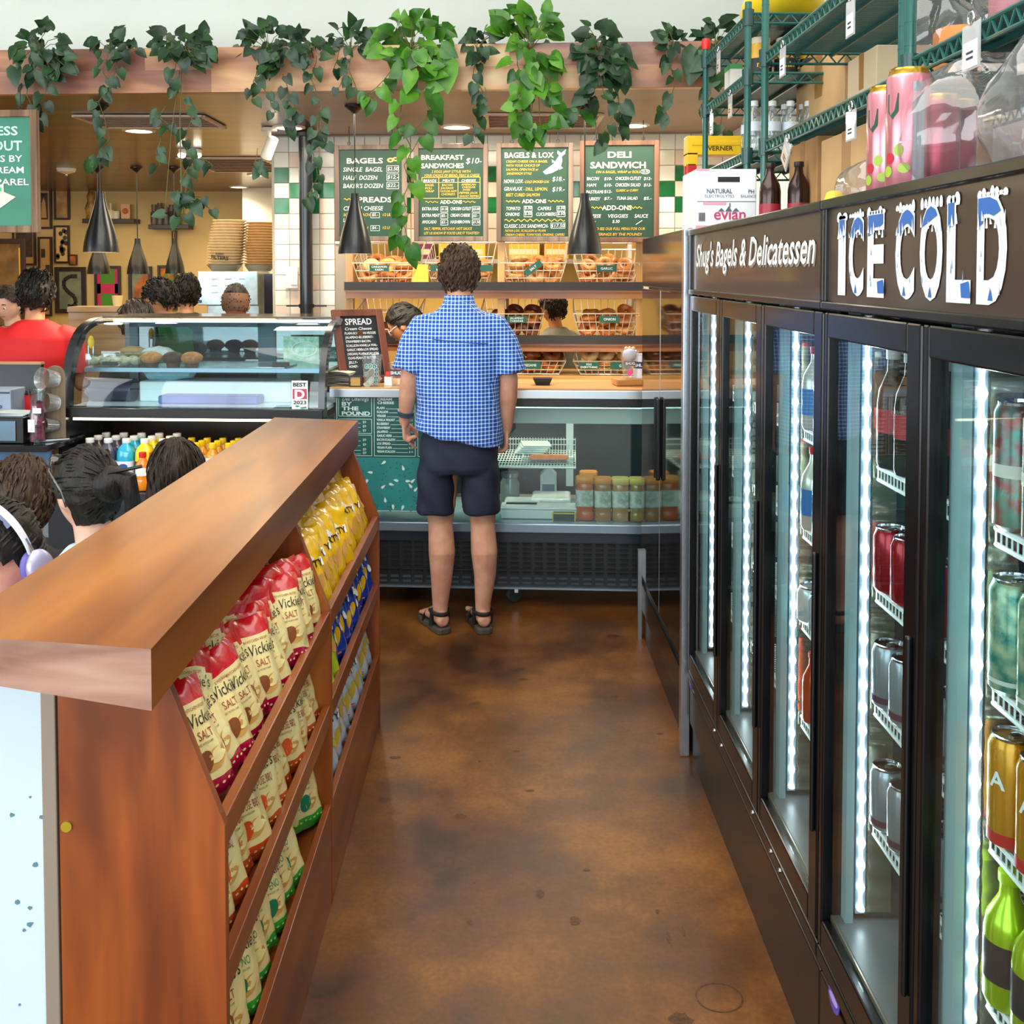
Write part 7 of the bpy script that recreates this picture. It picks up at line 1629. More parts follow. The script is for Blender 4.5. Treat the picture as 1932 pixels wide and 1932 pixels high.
# pink cans wrapped in film
pinkc = mat('can_pink', 'd88a96', .22, metal=.6, coat=.3); goldl = mat('can_gold', 'c89a3a', .25, metal=.9); pb_ = mat('badge_green', '1c4a34', .4); berry = mat('berry_red', 'b8283a', .4); lime_ = mat('berry_lime', '9ab83a', .4); stripe = mat('can_silver', 'd8e2e0', .15, metal=.9); dkp = mat('can_berry', '9a3048', .25, metal=.5)
def tall(p, lb, body, rr=.042, h=.255, ro=-1.2, art=True):
    t = thing('drink_can', lb, 'can', p, ro, 'cans on top of coolers')
    m = MB().lathe([(rr * .85, 0), (rr, .01), (rr, h - .02), (rr * .86, h - .006)], 26)
    R_ = rr + .0006
    W = lambda q_: Vector((R_ * sin(q_.x / rr), -R_ * cos(q_.x / rr), q_.z))
    def dab(x, z, a, b, mi, n=14): m.add([W(Vector((x + a * cos(k * 2 * pi / n), 0, z + b * sin(k * 2 * pi / n)))) for k in range(n)], [tuple(range(n))], mi)
    if art:
        m.add([W(Vector((x, 0, z))) for x, z in ((-.022, h - .05), (.004, h - .05), (.004, h - .085), (-.009, h - .1), (-.022, h - .085))], [(0, 1, 2, 3, 4)], 1)
        dab(-.015, .075, .011, .011, 2); dab(.005, .09, .01, .012, 3); dab(-.02, .05, .011, .011, 3); dab(.015, .055, .012, .01, 3)
        n = 4
        for k in range(n): m.add([W(Vector((.03 + .006 * k, 0, .02))), W(Vector((.036 + .006 * k, 0, .02))), W(Vector((.036 + .006 * k, 0, h - .03))), W(Vector((.03 + .006 * k, 0, h - .03)))], [(0, 1, 2, 3)], 4)
    else:
        for k in range(7): m.add([W(Vector((-.03, 0, .12 + .012 * k))), W(Vector((-.005, 0, .12 + .012 * k))), W(Vector((-.005, 0, .123 + .012 * k))), W(Vector((-.03, 0, .123 + .012 * k)))], [(0, 1, 2, 3)], 4)
    m.build('body', [body, pb_, berry, lime_, stripe], t)
    MB().lathe([(rr * .99, h - .021), (rr * .86, h - .004), (rr * .88, h), (rr * .8, h - .004), (.001, h - .004)], 26, caps=False).build('lid', goldl, t)
    return t
for i, (px, X, bd, lb, art) in enumerate([(1672, .83, pinkc, 'pink tall can with green badge at left of the wrapped pack', True), (1712, .80, pinkc, 'pink tall can beside the badge can, front of the wrapped pack', True),
                                          (1768, .86, dkp, 'berry red can seen through film, right of the pink cans', False), (1800, .92, dkp, 'berry red can behind the film at the right of the pack', False), (1735, .93, pinkc, 'pink tall can behind the front pair in the film', True)]):
    y = X * 1935 / (px - 945) * 1.0; tall((X, y, ZC + .001), lb, bd, .042, .25 if bd is pinkc else .2, -.9, art)
film = glass('shrink_film', 'f2eef0', .10, .06, op=.05, boost=1.3)
def filmblob(c, r, lb, seed, cat='plastic wrap', nm='shrink_wrap'):
    q = Vector((seed, seed * 2, 0)); m = MB().ell((0, 0, 0), r, 0, 40, 24, None, lambda v: v * (1 + .22 * noise.noise(v * 9 + q) + .10 * abs(noise.noise(v * 22 + q))))
    o = m.build(nm, film, loc=c, ang=25); return tag(o, lb, cat)
filmblob((.91, 2.0, ZC + .125), (.13, .16, .135), 'clear film around the pink tall cans above the cooler sign', 1)
filmblob((.90, 1.62, ZC + .115), (.12, .17, .13), 'large crumpled clear film bundle at the right above the ICE COLD sign', 4)
filmblob((.88, 2.48, ZC + .06), (.06, .13, .065), 'small clear bag of torn film beside the big cardboard box', 7, 'plastic bag', 'plastic_bag')
p = (.84, 2.58, ZC + .004); o = MB().lathe([(.025, 0), (.027, .03), (.02, .05), (.012, .055)], 18).build('yellow_tub', mat('tub_yellow', 'e8c828', .4), loc=p); tag(o, 'tiny yellow-topped tub at the foot of the small torn bag', 'tub')
filmblob((1.0, 2.36, 2.155 + .11), (.08, .09, .105), 'clear plastic bag standing behind the post of the middle rack', 9, 'plastic bag', 'plastic_bag')
o = MB().lathe([(.05, 0), (.052, .01), (.052, .09), (.045, .1)], 20).build('orange_tub', mat('tub_orange', 'd8843a', .5), loc=(1.02, 2.3, 2.163)); tag(o, 'orange tub inside the clear bag behind the middle rack post', 'tub')
filmblob((1.02, 2.02, 2.175 + .13), (.09, .1, .125), 'rosy clear bag at left end of the near rack shelf', 12, 'plastic bag', 'plastic_bag')
o = MB().lathe([(.05, 0), (.06, .02), (.058, .15), (.045, .19)], 20).build('rose_jar', mat('jar_rose', 'c8848a', .35, var=.15, vs=20), loc=(1.02, 2.02, 2.183)); tag(o, 'rose-coloured jar inside the bag on the near rack', 'jar')
o = MB().ell((0, 0, .09), (.09, .12, .09), 0, 20, 12, None, lambda v: v * (1 + .15 * noise.noise(v * 18))).build('purple_bag', mat('bag_purple', '4a3a7a', .25, coat=.5), loc=(1.05, 1.72, 2.183), ang=25); tag(o, 'purple shiny bag on the near rack shelf, cut by frame', 'bag')
# far rack goods
o = MB().ell((0, 0, .10), (.13, .36, .1), 0, 26, 14, None, lambda v: v * (1 + .14 * noise.noise(v * 8))).build('yellow_sack', mat('sack_yellow', 'f0d020', .5), loc=(1.08, 4.0, 2.645), ang=30); tag(o, 'large yellow sack on the top shelf of the far rack', 'sack')
ymc = mat('tub_amber', 'e0a81e', .3, coat=.4)
for k, (x, y, lb) in enumerate([(1.0, 3.98, 'amber tub with black label, left on the far rack middle shelf'), (1.1, 3.98, 'amber tub with black label, second on the far rack middle shelf'), (1.2, 3.98, 'amber tub with black label, third on the far rack middle shelf'), (1.3, 3.98, 'amber tub hidden at the wall end of the far rack middle shelf')]):
    t = thing('amber_tub', lb, 'tub', (x, y, 2.455), 0, 'amber tubs on the far rack')
    MB().lathe([(.04, 0), (.044, .01), (.044, .13), (.036, .145)], 20).build('body', ymc, t); MB().lathe([(.037, .143), (.038, .165), (.03, .168)], 20).build('lid', mat('lid_cream', 'e8dcc0', .4), t)
    m = MB().lathe([(.0445, .03), (.0445, .085)], 20, caps=False); m.text('min', 0, .05, .03, 1, 'c', wave=lambda p: Vector((.0452 * sin(p.x / .044), -.0452 * cos(p.x / .044), p.z)), bold=.02); m.build('label', [mat('tub_label_black', '14120e', .5), MATS['paint_gold']], t)
o = MB().loft([[Vector((sx * .17 * e, sy * .12 * e, z)) for sx, sy in ((-1, -1), (1, -1), (1, 1), (-1, 1))] for e, z in ((1, 0), (1, .03), (.96, .03), (.96, .008))]).build('cardboard_tray', mat('tray_white', 'eeeeea', .6), loc=(1.17, 3.98, 2.437), smooth=False); tag(o, 'shallow white tray under the amber tubs on the far rack', 'tray')
t = thing('green_topped_box', 'narrow white box with green top at front of far rack middle shelf', 'box', (.92, 4.14, 2.437)); MB().b2((0, 0, 0), (.05, .1, .115)).build('body', mat('box_offwhite', 'e2e0d4', .6), t, smooth=False); MB().b2((-.001, -.001, .10), (.051, .101, .12)).build('top_band', mat('band_green', '4a9a5a', .5), t, smooth=False)
wb = glass('bottle_water', 'e4eef2', .14, op=.08); t0 = None
for r_ in range(2):
    for k in range(5):
        p = (.95 + .068 * k, 3.86 + .075 * r_, 2.162); lb = 'clear water bottle, %s from the aisle, %s row on the far rack low shelf' % (ORD[k], ('near', 'far')[r_])
        if t0 is None:
            t0 = thing('water_bottle', lb, 'bottle', p, 0, 'water bottles on the far rack')
            MB().lathe([(.028, 0), (.031, .01), (.031, .06), (.028, .07), (.031, .08), (.031, .13), (.013, .17), (.013, .185)], 18).build('body', wb, t0); MB().lathe([(.015, .18), (.015, .198), (.013, .2)], 16).build('cap', mat('cap_whitish', 'e8ecee', .4), t0); MB().lathe([(.0315, .085), (.0315, .12)], 18, caps=False).build('label', mat('water_label', 'cfdbe4', .4), t0)
        else: dup(t0, p, label=lb)
can('soda', (.86, 3.28, ZC + .002), 'dark bottle standing on the cooler beside the white water carton', r=.034, h=.2, kind='bottle', c1_='3a2420', cap='2a2020', band=(.1, .35, '9a2a34'), grp='bottles on top of coolers')
can('soda', (.94, 3.24, ZC + .002), 'second dark bottle behind the first on the cooler top', grp='bottles on top of coolers')
# ------------------------------------------------------------------ register corner at left
cz = atB(60, 838, 4.75).z
p = atB(-120, 514, 4.75); q1 = atB(92, 514, 4.75); w = (q1 - p).length
t = thing('register_counter', 'black-topped register counter with blue front at left of the pastry case', 'counter', (p.x, p.y, 0), -th)
MB().b2((0, -.05, cz - .03), (w, .55, cz)).build('counter_slab', mat('slab_black', '15171b', .12, coat=.4), t, smooth=False, bevel=.003)
MB().b2((0, -.02, cz - .14), (w, .0, cz - .03)).build('front_apron', mat('apron_blue', '2c5576', .5, var=.25, vs=12), t, smooth=False)
MB().b2((.02, .03, 0), (w - .03, .5, cz - .03)).build('base', wood('register_wood', ['4a2e1c', '6a4428', '8a6038'], axis=0, grain=20), t, smooth=False)
def onr(px, d=0): r_ = atB(px, 838, 4.75 + d); r_.z = cz + .0005; return r_
t = thing('register_screen', 'black back of a tilted register screen with wooden top edge', 'screen', onr(25, .38), -th)
zt_s = atB(25, 690, 5.1).z - cz
m = MB(); m.add([Vector(v) for v in [(-.2, 0, .08), (.125, 0, .08), (.125, .06, zt_s), (-.2, .06, zt_s), (-.2, .03, .08), (.125, .03, .08), (.125, .09, zt_s), (-.2, .09, zt_s)]], [(0, 1, 2, 3), (4, 7, 6, 5), (0, 4, 5, 1), (3, 2, 6, 7), (0, 3, 7, 4), (1, 5, 6, 2)]); m.build('screen_back', mat('screen_black', '0e1118', .3), t, smooth=False, bevel=.004)
MB().b2((-.2, .055, zt_s - .002), (.125, .095, zt_s + .01)).build('wood_edge', mat('edge_wood', 'a8855e', .5), t, smooth=False); MB().b2((-.06, .02, 0), (.06, .14, .1)).build('stand', black, t, smooth=False)
t = thing('receipt_printer', 'small blue-grey receipt printer in front of the register screen', 'printer', onr(12, .2), -th)
hz = atB(12, 733, 4.95).z - cz; MB().b2((-.09, -.05, 0), (.055, .09, hz)).build('body', mat('printer_grey', '8797ab', .4), t, smooth=False, bevel=.006)
m = MB().b2((-.08, -.052, hz - .02), (.05, -.049, hz - .012)).b2((-.08, -.052, .025), (.04, -.049, .033)); m.text('Blo', -.03, hz * .62, .032, 1, 'l', y=-.053, bold=.03); m.build('slot', [mat('slot_dark', '2a323c', .5), mat('print_navy', '1d2a44', .5)], t, smooth=False)
t = thing('napkin_dispenser', 'black napkin dispenser with steel front at the register corner', 'dispenser', onr(20, .02), -th)
hz = atB(20, 787, 4.77).z - cz; MB().b2((-.12, -.02, 0), (.075, .2, hz)).build('body', mat('disp_black', '0d0e12', .3), t, smooth=False, bevel=.006); MB().b2((-.1, -.026, .012), (.04, -.02, hz - .015)).build('steel_front', mat('disp_steel', '7f9cb4', .2, metal=.9), t, smooth=False, bevel=.003)
m = MB()
for k in range(4): m.box((-.02, .08, hz + .003 + .004 * k), (.15, .13, .003), 0, (0, .02 * k, .1 * k))
m.build('napkins', mat('napkin', 'b9c2c8', .8), t, smooth=False)
t = thing('red_box', 'bright red box behind the glass vase on the register counter', 'box', onr(48, .3), -th); hz = atB(48, 745, 5.05).z - cz; MB().b2((-.055, -.02, 0), (.05, .06, hz)).build('body', mat('box_red', 'd0141a', .45), t, smooth=False, bevel=.004); MB().b2((-.055, -.021, hz), (.05, .061, hz + .012)).build('lid', mat('box_lid', '1a0c0e', .4), t, smooth=False, bevel=.002)
t = thing('glass_vase', 'tall flared glass with pink contents beside the cup display board', 'vase', onr(71, .02), -th)
hz = atB(71, 735, 4.77).z - cz; MB().lathe([(.03, 0), (.036, .01), (.036, hz * .55), (.03, hz * .6), (.028, hz * .75), (.04, hz), (.038, hz), (.026, hz * .75)], 22, caps=False).build('glass', glass('vase_glass', 'e6eef0', .12), t)
MB().lathe([(.001, .012), (.032, .012), (.032, hz * .5), (.027, hz * .62), (.026, hz * .78), (.001, hz * .8)], 18, caps=False).build('contents', mat('vase_pink', 'b03a60', .5, var=.5, vs=40, c2='3a3038'), t)
MB().b2((-.025, -.04, .06), (.008, -.0365, .12)).b2((.0, -.04, .15), (.04, -.037, .175)).build('label', mat('vase_label', 'e8e8ea', .5), t, smooth=False)
t = thing('cup_display', 'upright wooden board with three sideways clear sample cups', 'cup display', onr(106, .12), -th + .5)
hz = atB(106, 690, 4.87).z - cz; wb_ = wood('board_grey_oak', ['5a4836', '76614a', '907a60'], axis=2, grain=30, coat=0, r=.6)
m = MB(); m.prism([(-.045, .0), (.045, .0), (.045, hz - .045)] + [(.045 * cos(a), hz - .045 + .045 * sin(a)) for a in [pi * k / 10 for k in range(1, 10)]] + [(-.045, hz - .045)], -.01, .012, 'y'); m.build('board', wb_, t, smooth=False, bevel=.002)
MB().b2((-.1, -.05, 0), (.06, .05, .012)).build('foot_plate', mat('foot_steel', '9aa0a8', .25, metal=.9), t, smooth=False, bevel=.003)
for f, r_, cl in ((.82, .052, 'f4f4f6'), (.5, .052, 'f4f4f6'), (.2, .036, 'dfe6f0')):
    MB().lathe([(.001, .002), (r_ * .75, 0), (r_, .075), (r_ * 1.04, .078), (r_ * .98, .075), (r_ * .73, .004)], 26, 0, T(0, -.012, hz * f) @ RZ(-.9) @ RX(pi / 2 - .15), caps=False).build('sample_cup', glass('cup_' + cl, cl, .14, op=.12), t)
# ------------------------------------------------------------------ kitchen wall: pictures, shelves, machine
dkf = mat('frame_dark', '2c1810', .4); 
def picture(x0, y0, x1, y1, D, lb, field, extra=None, fw=.022, mount=None):
    a, b = atB(x0, y0, D), atB(x1, y1, D); w, h = (b - a).length if False else (x1 - x0) * D / 1935, (y1 - y0) * D / 1935; c = (a + b) / 2
    t = thing('picture_frame', lb, 'picture', (c.x, 11.97, c.z) if D > 11 else c, 0, 'framed pictures on the kitchen wall')
    m = MB(); frame_box(m, w, h, fw, .015); m.build('frame', dkf, t, smooth=False, bevel=.003)
    m = MB(); m.b2((-w / 2 + fw, .002, -h / 2 + fw), (w / 2 - fw, .01, h / 2 - fw), 0)
    if extra: extra(m, w, h)
    m.build('print', field if isinstance(field, list) else [field], t, smooth=False)
tanp = mat('print_tan', 'd0a765', .6, c2='a87a40', vs=9); drk = mat('print_dark', '2e2218', .6, c2='5a4a38', vs=10); pale = mat('print_mount', 'c9a068', .6); gryp = mat('print_sage', '8f9478', .6, c2='6a7460', vs=5); grn_ = mat('print_green', '4a8a1a', .6); mag = mat('print_magenta', 'c8285a', .6); orp = mat('print_orange', 'd87a2a', .6, c2='8a4a20', vs=8); blk_ = mat('print_ink', '241c14', .6)
def inset(m, w, h): m.b2((-w * .25, -.001, -h * .28), (w * .25, .002, h * .34), 1); m.prism([(-.03, -h * .24), (.03, -h * .24), (.02, h * .1), (0, h * .24), (-.025, h * .1)], -.002, -.0005, 'y', 0)
DW = 11.95
picture(93, 355, 122, 435, DW, 'tall framed picture with dark inset figure, upper left of kitchen wall', [pale, drk], inset)
picture(125, 350, 154, 418, DW, 'tan framed print at top, right of the dark inset picture', tanp)
picture(51, 424, 94, 502, DW, 'framed dark landscape photo below the teal hanging board', [pale, drk], lambda m, w, h: m.b2((-w * .36, -.001, -h * .3), (w * .36, .002, h * .3), 1))
picture(97, 448, 123, 523, DW, 'narrow framed clipping with two dark patches', [pale, drk], lambda m, w, h: (m.b2((-w * .3, -.001, -h * .02), (0, .002, h * .2), 1), m.b2((0, -.001, -h * .38), (w * .3, .002, -h * .2), 1)))
def floral(m, w, h):
    q = random.Random(2)
    for k in range(14): x, z = q.uniform(-.3, .3) * w, q.uniform(-.36, .36) * h; m.prism([(x + .025 * cos(a), z + .03 * sin(a)) for a in [2 * pi * i / 6 + k for i in range(6)]], -.001, .001, 'y', 1)
picture(125, 427, 154, 498, DW, 'framed tan floral print left of the big pendant', [mat('print_cream', 'e0bd7a', .6), drk], floral)
picture(50, 508, 92, 600, DW, "framed picture partly behind the red-shirted man's head", [pale, drk], inset)
picture(96, 533, 122, 595, DW, 'framed tan document low on the kitchen wall', [pale, blk_], lambda m, w, h: [m.b2((-w * .3, -.001, h * (.25 - .12 * k)), (w * .3, .001, h * (.265 - .12 * k)), 1) for k in range(5)])
def scurve(m, w, h): ribbon(m, [(w * .22, h * .3), (0, h * .3), (-w * .2, h * .22), (-w * .22, h * .08), (-w * .08, -.02), (w * .12, -h * .14), (w * .18, -h * .28), (w * .06, -h * .36), (-w * .1, -h * .34)], .045, 1, -.003)
picture(126, 503, 184, 590, DW, 'large framed sage picture with a black S-shaped stroke', [gryp, blk_], scurve, .05)
def bands(m, w, h): m.b2((-w * .5 + .03, -.001, -h * .5 + .03), (-w * .5 + .07, .002, h * .5 - .03), 1); m.b2((w * .5 - .07, -.001, -h * .5 + .03), (w * .5 - .03, .002, h * .5 - .03), 1); m.b2((-w * .4, -.001, -h * .12), (w * .4, .002, h * .1), 1)
picture(197, 501, 246, 585, DW, 'framed green picture with magenta bands', [grn_, mag], bands, .03)
picture(258, 502, 302, 585, DW, 'framed picture with orange figure on grey', [gryp, orp], lambda m, w, h: m.prism([(-.1, -h * .3), (.12, -h * .35), (.15, h * .1), (.05, h * .34), (-.05, h * .1)], -.002, .001, 'y', 1), .04)
picture(311, 500, 347, 585, DW, 'framed multicoloured picture beneath the second wall shelf', [orp, grn_], floral, .03)
picture(337, 436, 346, 492, DW, 'very narrow frame below the right end of the second wall shelf', tanp, None, .012)
picture(152, 481, 167, 501, DW, 'tiny orange framed card beside the big pendant', orp, None, .012)
picture(-40, 448, 50, 625, 10.5, 'large brown framed mirror-like picture at the left edge', [mat('print_brown', '8a6a3e', .25, c2='5a4024', vs=5), MATS['paint_gold']], lambda m, w, h: m.b2((w * .36, -.003, -h * .2), (w * .40, .0, h * .4), 1), .05)
def wallshelf(x0, x1, y, lb):
    a, b = atY(x0, y, 11.85), atY(x1, y, 11.85); o = MB().b2((0, 0, -.05), (b.x - a.x, .2, 0)).build('wall_shelf', mat('shelf_espresso', '2a1a12', .4), loc=(a.x, 11.8, a.z), smooth=False, bevel=.004); tag(o, lb, 'shelf'); return a.z
zA = wallshelf(158, 256, 413, 'dark wall shelf behind the big left pendant'); zB = wallshelf(282, 358, 424, 'dark wall shelf with grinders, right of centre on the kitchen wall')
def stand_(px, z, nm, lb, prof, c, c2=None):
    p = atY(px, 400, 11.85); o = MB().lathe(prof, 16).build(nm, mat(nm + '_' + c, c, .4, c2=c2 or c, vs=12), loc=(p.x, 11.88, z + .001)); tag(o, lb, nm.replace('_', ' '))
stand_(172, zA, 'figurine', 'tall ornate gold and black figurine on the left wall shelf', [(.07, 0), (.06, .05), (.08, .12), (.05, .2), (.06, .26), (.03, .34)], 'c89a4a', '2a1c10')
stand_(207, zA, 'candle_cup', 'pale candle cup on the left wall shelf', [(.04, 0), (.045, .1), (.015, .1), (.015, .18)], 'e8d8b0')
stand_(217, zA, 'white_mug', 'small white mug right of the candle on the left shelf', [(.04, 0), (.045, .08), (.04, .09)], 'ece2cc')
p = atY(236, 403, 11.85); t = thing('orange_card', 'upright card with orange disc on the left wall shelf', 'card', (p.x, 11.86, zA)); MB().b2((-.05, 0, 0), (.05, .02, .17)).build('card', mat('card_blush', 'e8b890', .6), t, smooth=False); MB().lathe([(.0005, 0), (.035, 0), (.035, .003)], 20, 0, T(0, -.001, .09) @ RX(pi / 2)).build('disc', orp, t)
for px, h_, lb in ((289, .23, 'grey grinder at left of the second wall shelf'), (300, .25, 'taller grey grinder, second on the second wall shelf'), (312, .2, 'third grey grinder on the second wall shelf'), (322, .23, 'dark bottle on the second wall shelf'), (333, .15, 'short dark jar at right of the second wall shelf')):
    stand_(px, zB, 'grinder' if 'grinder' in lb else ('dark_bottle' if 'bottle' in lb else 'dark_jar'), lb, [(.035, 0), (.04, .03), (.04, h_ * .6), (.025, h_ * .68), (.03, h_)], '4a443e' if px < 320 else '2e2a28', '6a6258')
# coffee brewer with filter stacks
DM = 8.6
a = atB(384, 512, DM); b = atB(494, 575, DM); w = b.x - a.x; h = a.z - b.z
t = thing('coffee_brewer', 'steel coffee brewer with louvred hood behind the fade-haired person', 'coffee machine', ((a.x + b.x) / 2, DM, 0)); stm = mat('brewer_steel', 'bccdd0', .3, metal=.7, var=.15, vs=10)
MB().b2((-w / 2, 0, b.z), (w / 2, .45, a.z)).build('hood', stm, t, smooth=False, bevel=.006); MB().b2((-w / 2 + .06, .06, .95), (w / 2 - .005, .45, b.z)).build('body', stm, t, smooth=False, bevel=.006)
m = MB()
for r_ in range(3):
    for c in range(3):
        x, z = -w * .22 + w * .23 * c, a.z - h * (.2 + .2 * r_); m.prism([(x - .028, z - .008), (x + .028, z - .008), (x + .018, z + .008), (x - .018, z + .008)], -.006, .0, 'y', 0); m.b2((x - .024, -.007, z - .009), (x + .024, -.001, z - .005), 1)
m.build('louvre', [stm, black], t, smooth=False); MB().b2((-w / 2 + .01, -.002, b.z + .02), (-w / 2 + .035, 0, b.z + .045)).build('badge', mat('badge_blue', '2a5a9a', .4), t, smooth=False)
o = MB().b2((-w / 2 - .2, -.05, 0), (w / 2 + .3, .55, .948)).build('back_counter', mat('backcounter', '4a3a2c', .5), loc=((a.x + b.x) / 2, DM, 0), smooth=False); tag(o, 'brown back counter under the steel coffee brewer', 'counter')
o = MB().b2((w / 2 + .03, .1, .95), (w / 2 + .16, .4, a.z - .02)).build('plum_cabinet', mat('panel_plum', '1c1830', .2, coat=.4), loc=((a.x + b.x) / 2, DM, 0), smooth=False); tag(o, 'dark plum cabinet between coffee brewer and tiled wall', 'cabinet')
fil = mat('filter_paper', 'ead6b4', .8); fil2 = mat('filter_tan', 'd8b483', .8)
def filters(px, base_py, top_py, wpx, lean, lb, col, n, txt_=None):
    p = atB(px, base_py, DM + .2); p.z = a.z + .002; hh = atB(px, top_py, DM + .2).z - p.z; R_ = wpx / 2 * DM / 1935
    t = thing('filter_stack', lb, 'coffee filters', p)
    MB().loft([[Vector((R_ * .8 * k * cos(q_), R_ * .8 * k * sin(q_), z)) for q_ in [2 * pi * i / 20 for i in range(20)]] for k, z in ((.8, 0), (1.1, .05), (1.15, .055))]).build('tray', mat('tray_clearish', 'b8aea0', .3), t)
    for i in range(n):
        z = .045 + (hh - .045) * i / n; m = MB(); nu = 40; ro = R_ * (.98 - .18 * abs(i / n - .35)); st_ = (hh / n)
        m.loft([[Vector((r * (1 + .035 * sin(10 * q_ + i)) * cos(q_) + lean * z, r * (1 + .035 * sin(10 * q_ + i)) * sin(q_), z + zz)) for q_ in [2 * pi * k / nu for k in range(nu)]] for r, zz in ((ro * .72, 0), (ro, st_ * .85), (ro * .95, st_ * .98), (ro * .7, st_ * .9))]); m.build('filter', col, t)
    if txt_:
        m = MB()
        for s, zz, sz in txt_: m.text(s, lean * zz - .01, zz, sz, 0, 'c', bold=.03, wave=lambda q_: Vector((q_.x, -(R_ * R_ * .98 - min(q_.x - lean * zz, R_ * .9) ** 2) ** .5 - .008, q_.z - .25 * (q_.x) * .4)))
        m.build('lettering', mat('print_black', '1a1c20', .6), t)
filters(424, 505, 416, 76, .12, 'tall leaning stack of white coffee filters, left on the brewer', fil, 16, [('FILTERS', .10, .045), ('BASKET', .14, .022)])
filters(490, 500, 420, 66, .04, 'tan stack of coffee filters at right on the brewer', fil2, 16)
# wooden ledge and cup behind the pastry case
p = atB(115, 590, 7.3); q_ = atB(250, 583, 7.3); o = MB().b2((0, 0, .05), (q_.x - p.x, .25, .09)).b2((0, .02, -p.z), (q_.x - p.x, .05, .05)).build('wood_ledge', wood('ledge_wood', ['8a6238', 'a87c4a', 'c49a62'], axis=0, grain=24), loc=(p.x, p.y + .1, p.z - .05), smooth=False, bevel=.004); tag(o, 'light wooden ledge behind the left end of the pastry case', 'ledge')
c_ = atB(222, 586, 7.5); o = MB().lathe([(.03, 0), (.04, .08), (.036, .08), (.028, .006)], 18).build('paper_cup', mat('cup_straw', 'e8d090', .6), loc=(c_.x, c_.y, p.z + .041)); tag(o, 'pale straw-coloured paper cup on the wooden ledge', 'cup')
# ------------------------------------------------------------------ trailing plants on the beam
lf1 = mat('leaf_dark', '2c5226', .38, spec=.35, coat=.1, c2='17331a', vs=14); lf2 = mat('leaf_deep', '213f24', .38, spec=.35, coat=.1, c2='122816', vs=14); lf3 = mat('leaf_pothos', '3b7418', .36, spec=.35, coat=.12, c2='1f4c10', vs=11); lf4 = mat('leaf_lime', '5c9422', .36, spec=.35, coat=.1, c2='376f16', vs=11)
stem_m = mat('vine_stem', '5a5a2a', .6)
LV = [(0, 0), (0, .34), (0, .68), (0, 1.06)]; LE_ = [(.30, -.13), (.48, .14), (.43, .48), (.2, .84)]
def leaf(m, p, d, nrm, L, mi, q):
    """heart leaf with base at p pointing along d, face towards nrm, folded along the midrib and drooping"""
    d = d.normalized(); s = d.cross(nrm).normalized(); n = s.cross(d).normalized(); fold = q.uniform(.12, .4); dr = q.uniform(.05, .35); W = q.uniform(.85, 1.1)
    def P(x, y, side): return p + s * (x * L * W * side) + d * (y * L) + n * (L * (abs(x) * fold - dr * y * y))
    vs = [P(0, y, 1) for x, y in LV]; 
    for side in (1, -1): vs += [P(x, y, side) for x, y in LE_]
    fs = []
    for o in (4, 8):
        f = [(0, o, o + 1, 1), (1, o + 1, o + 2, 2), (2, o + 2, o + 3, 3)]
        fs += f if o == 4 else [tuple(reversed(x)) for x in f]
    m.add(vs, fs, mi)
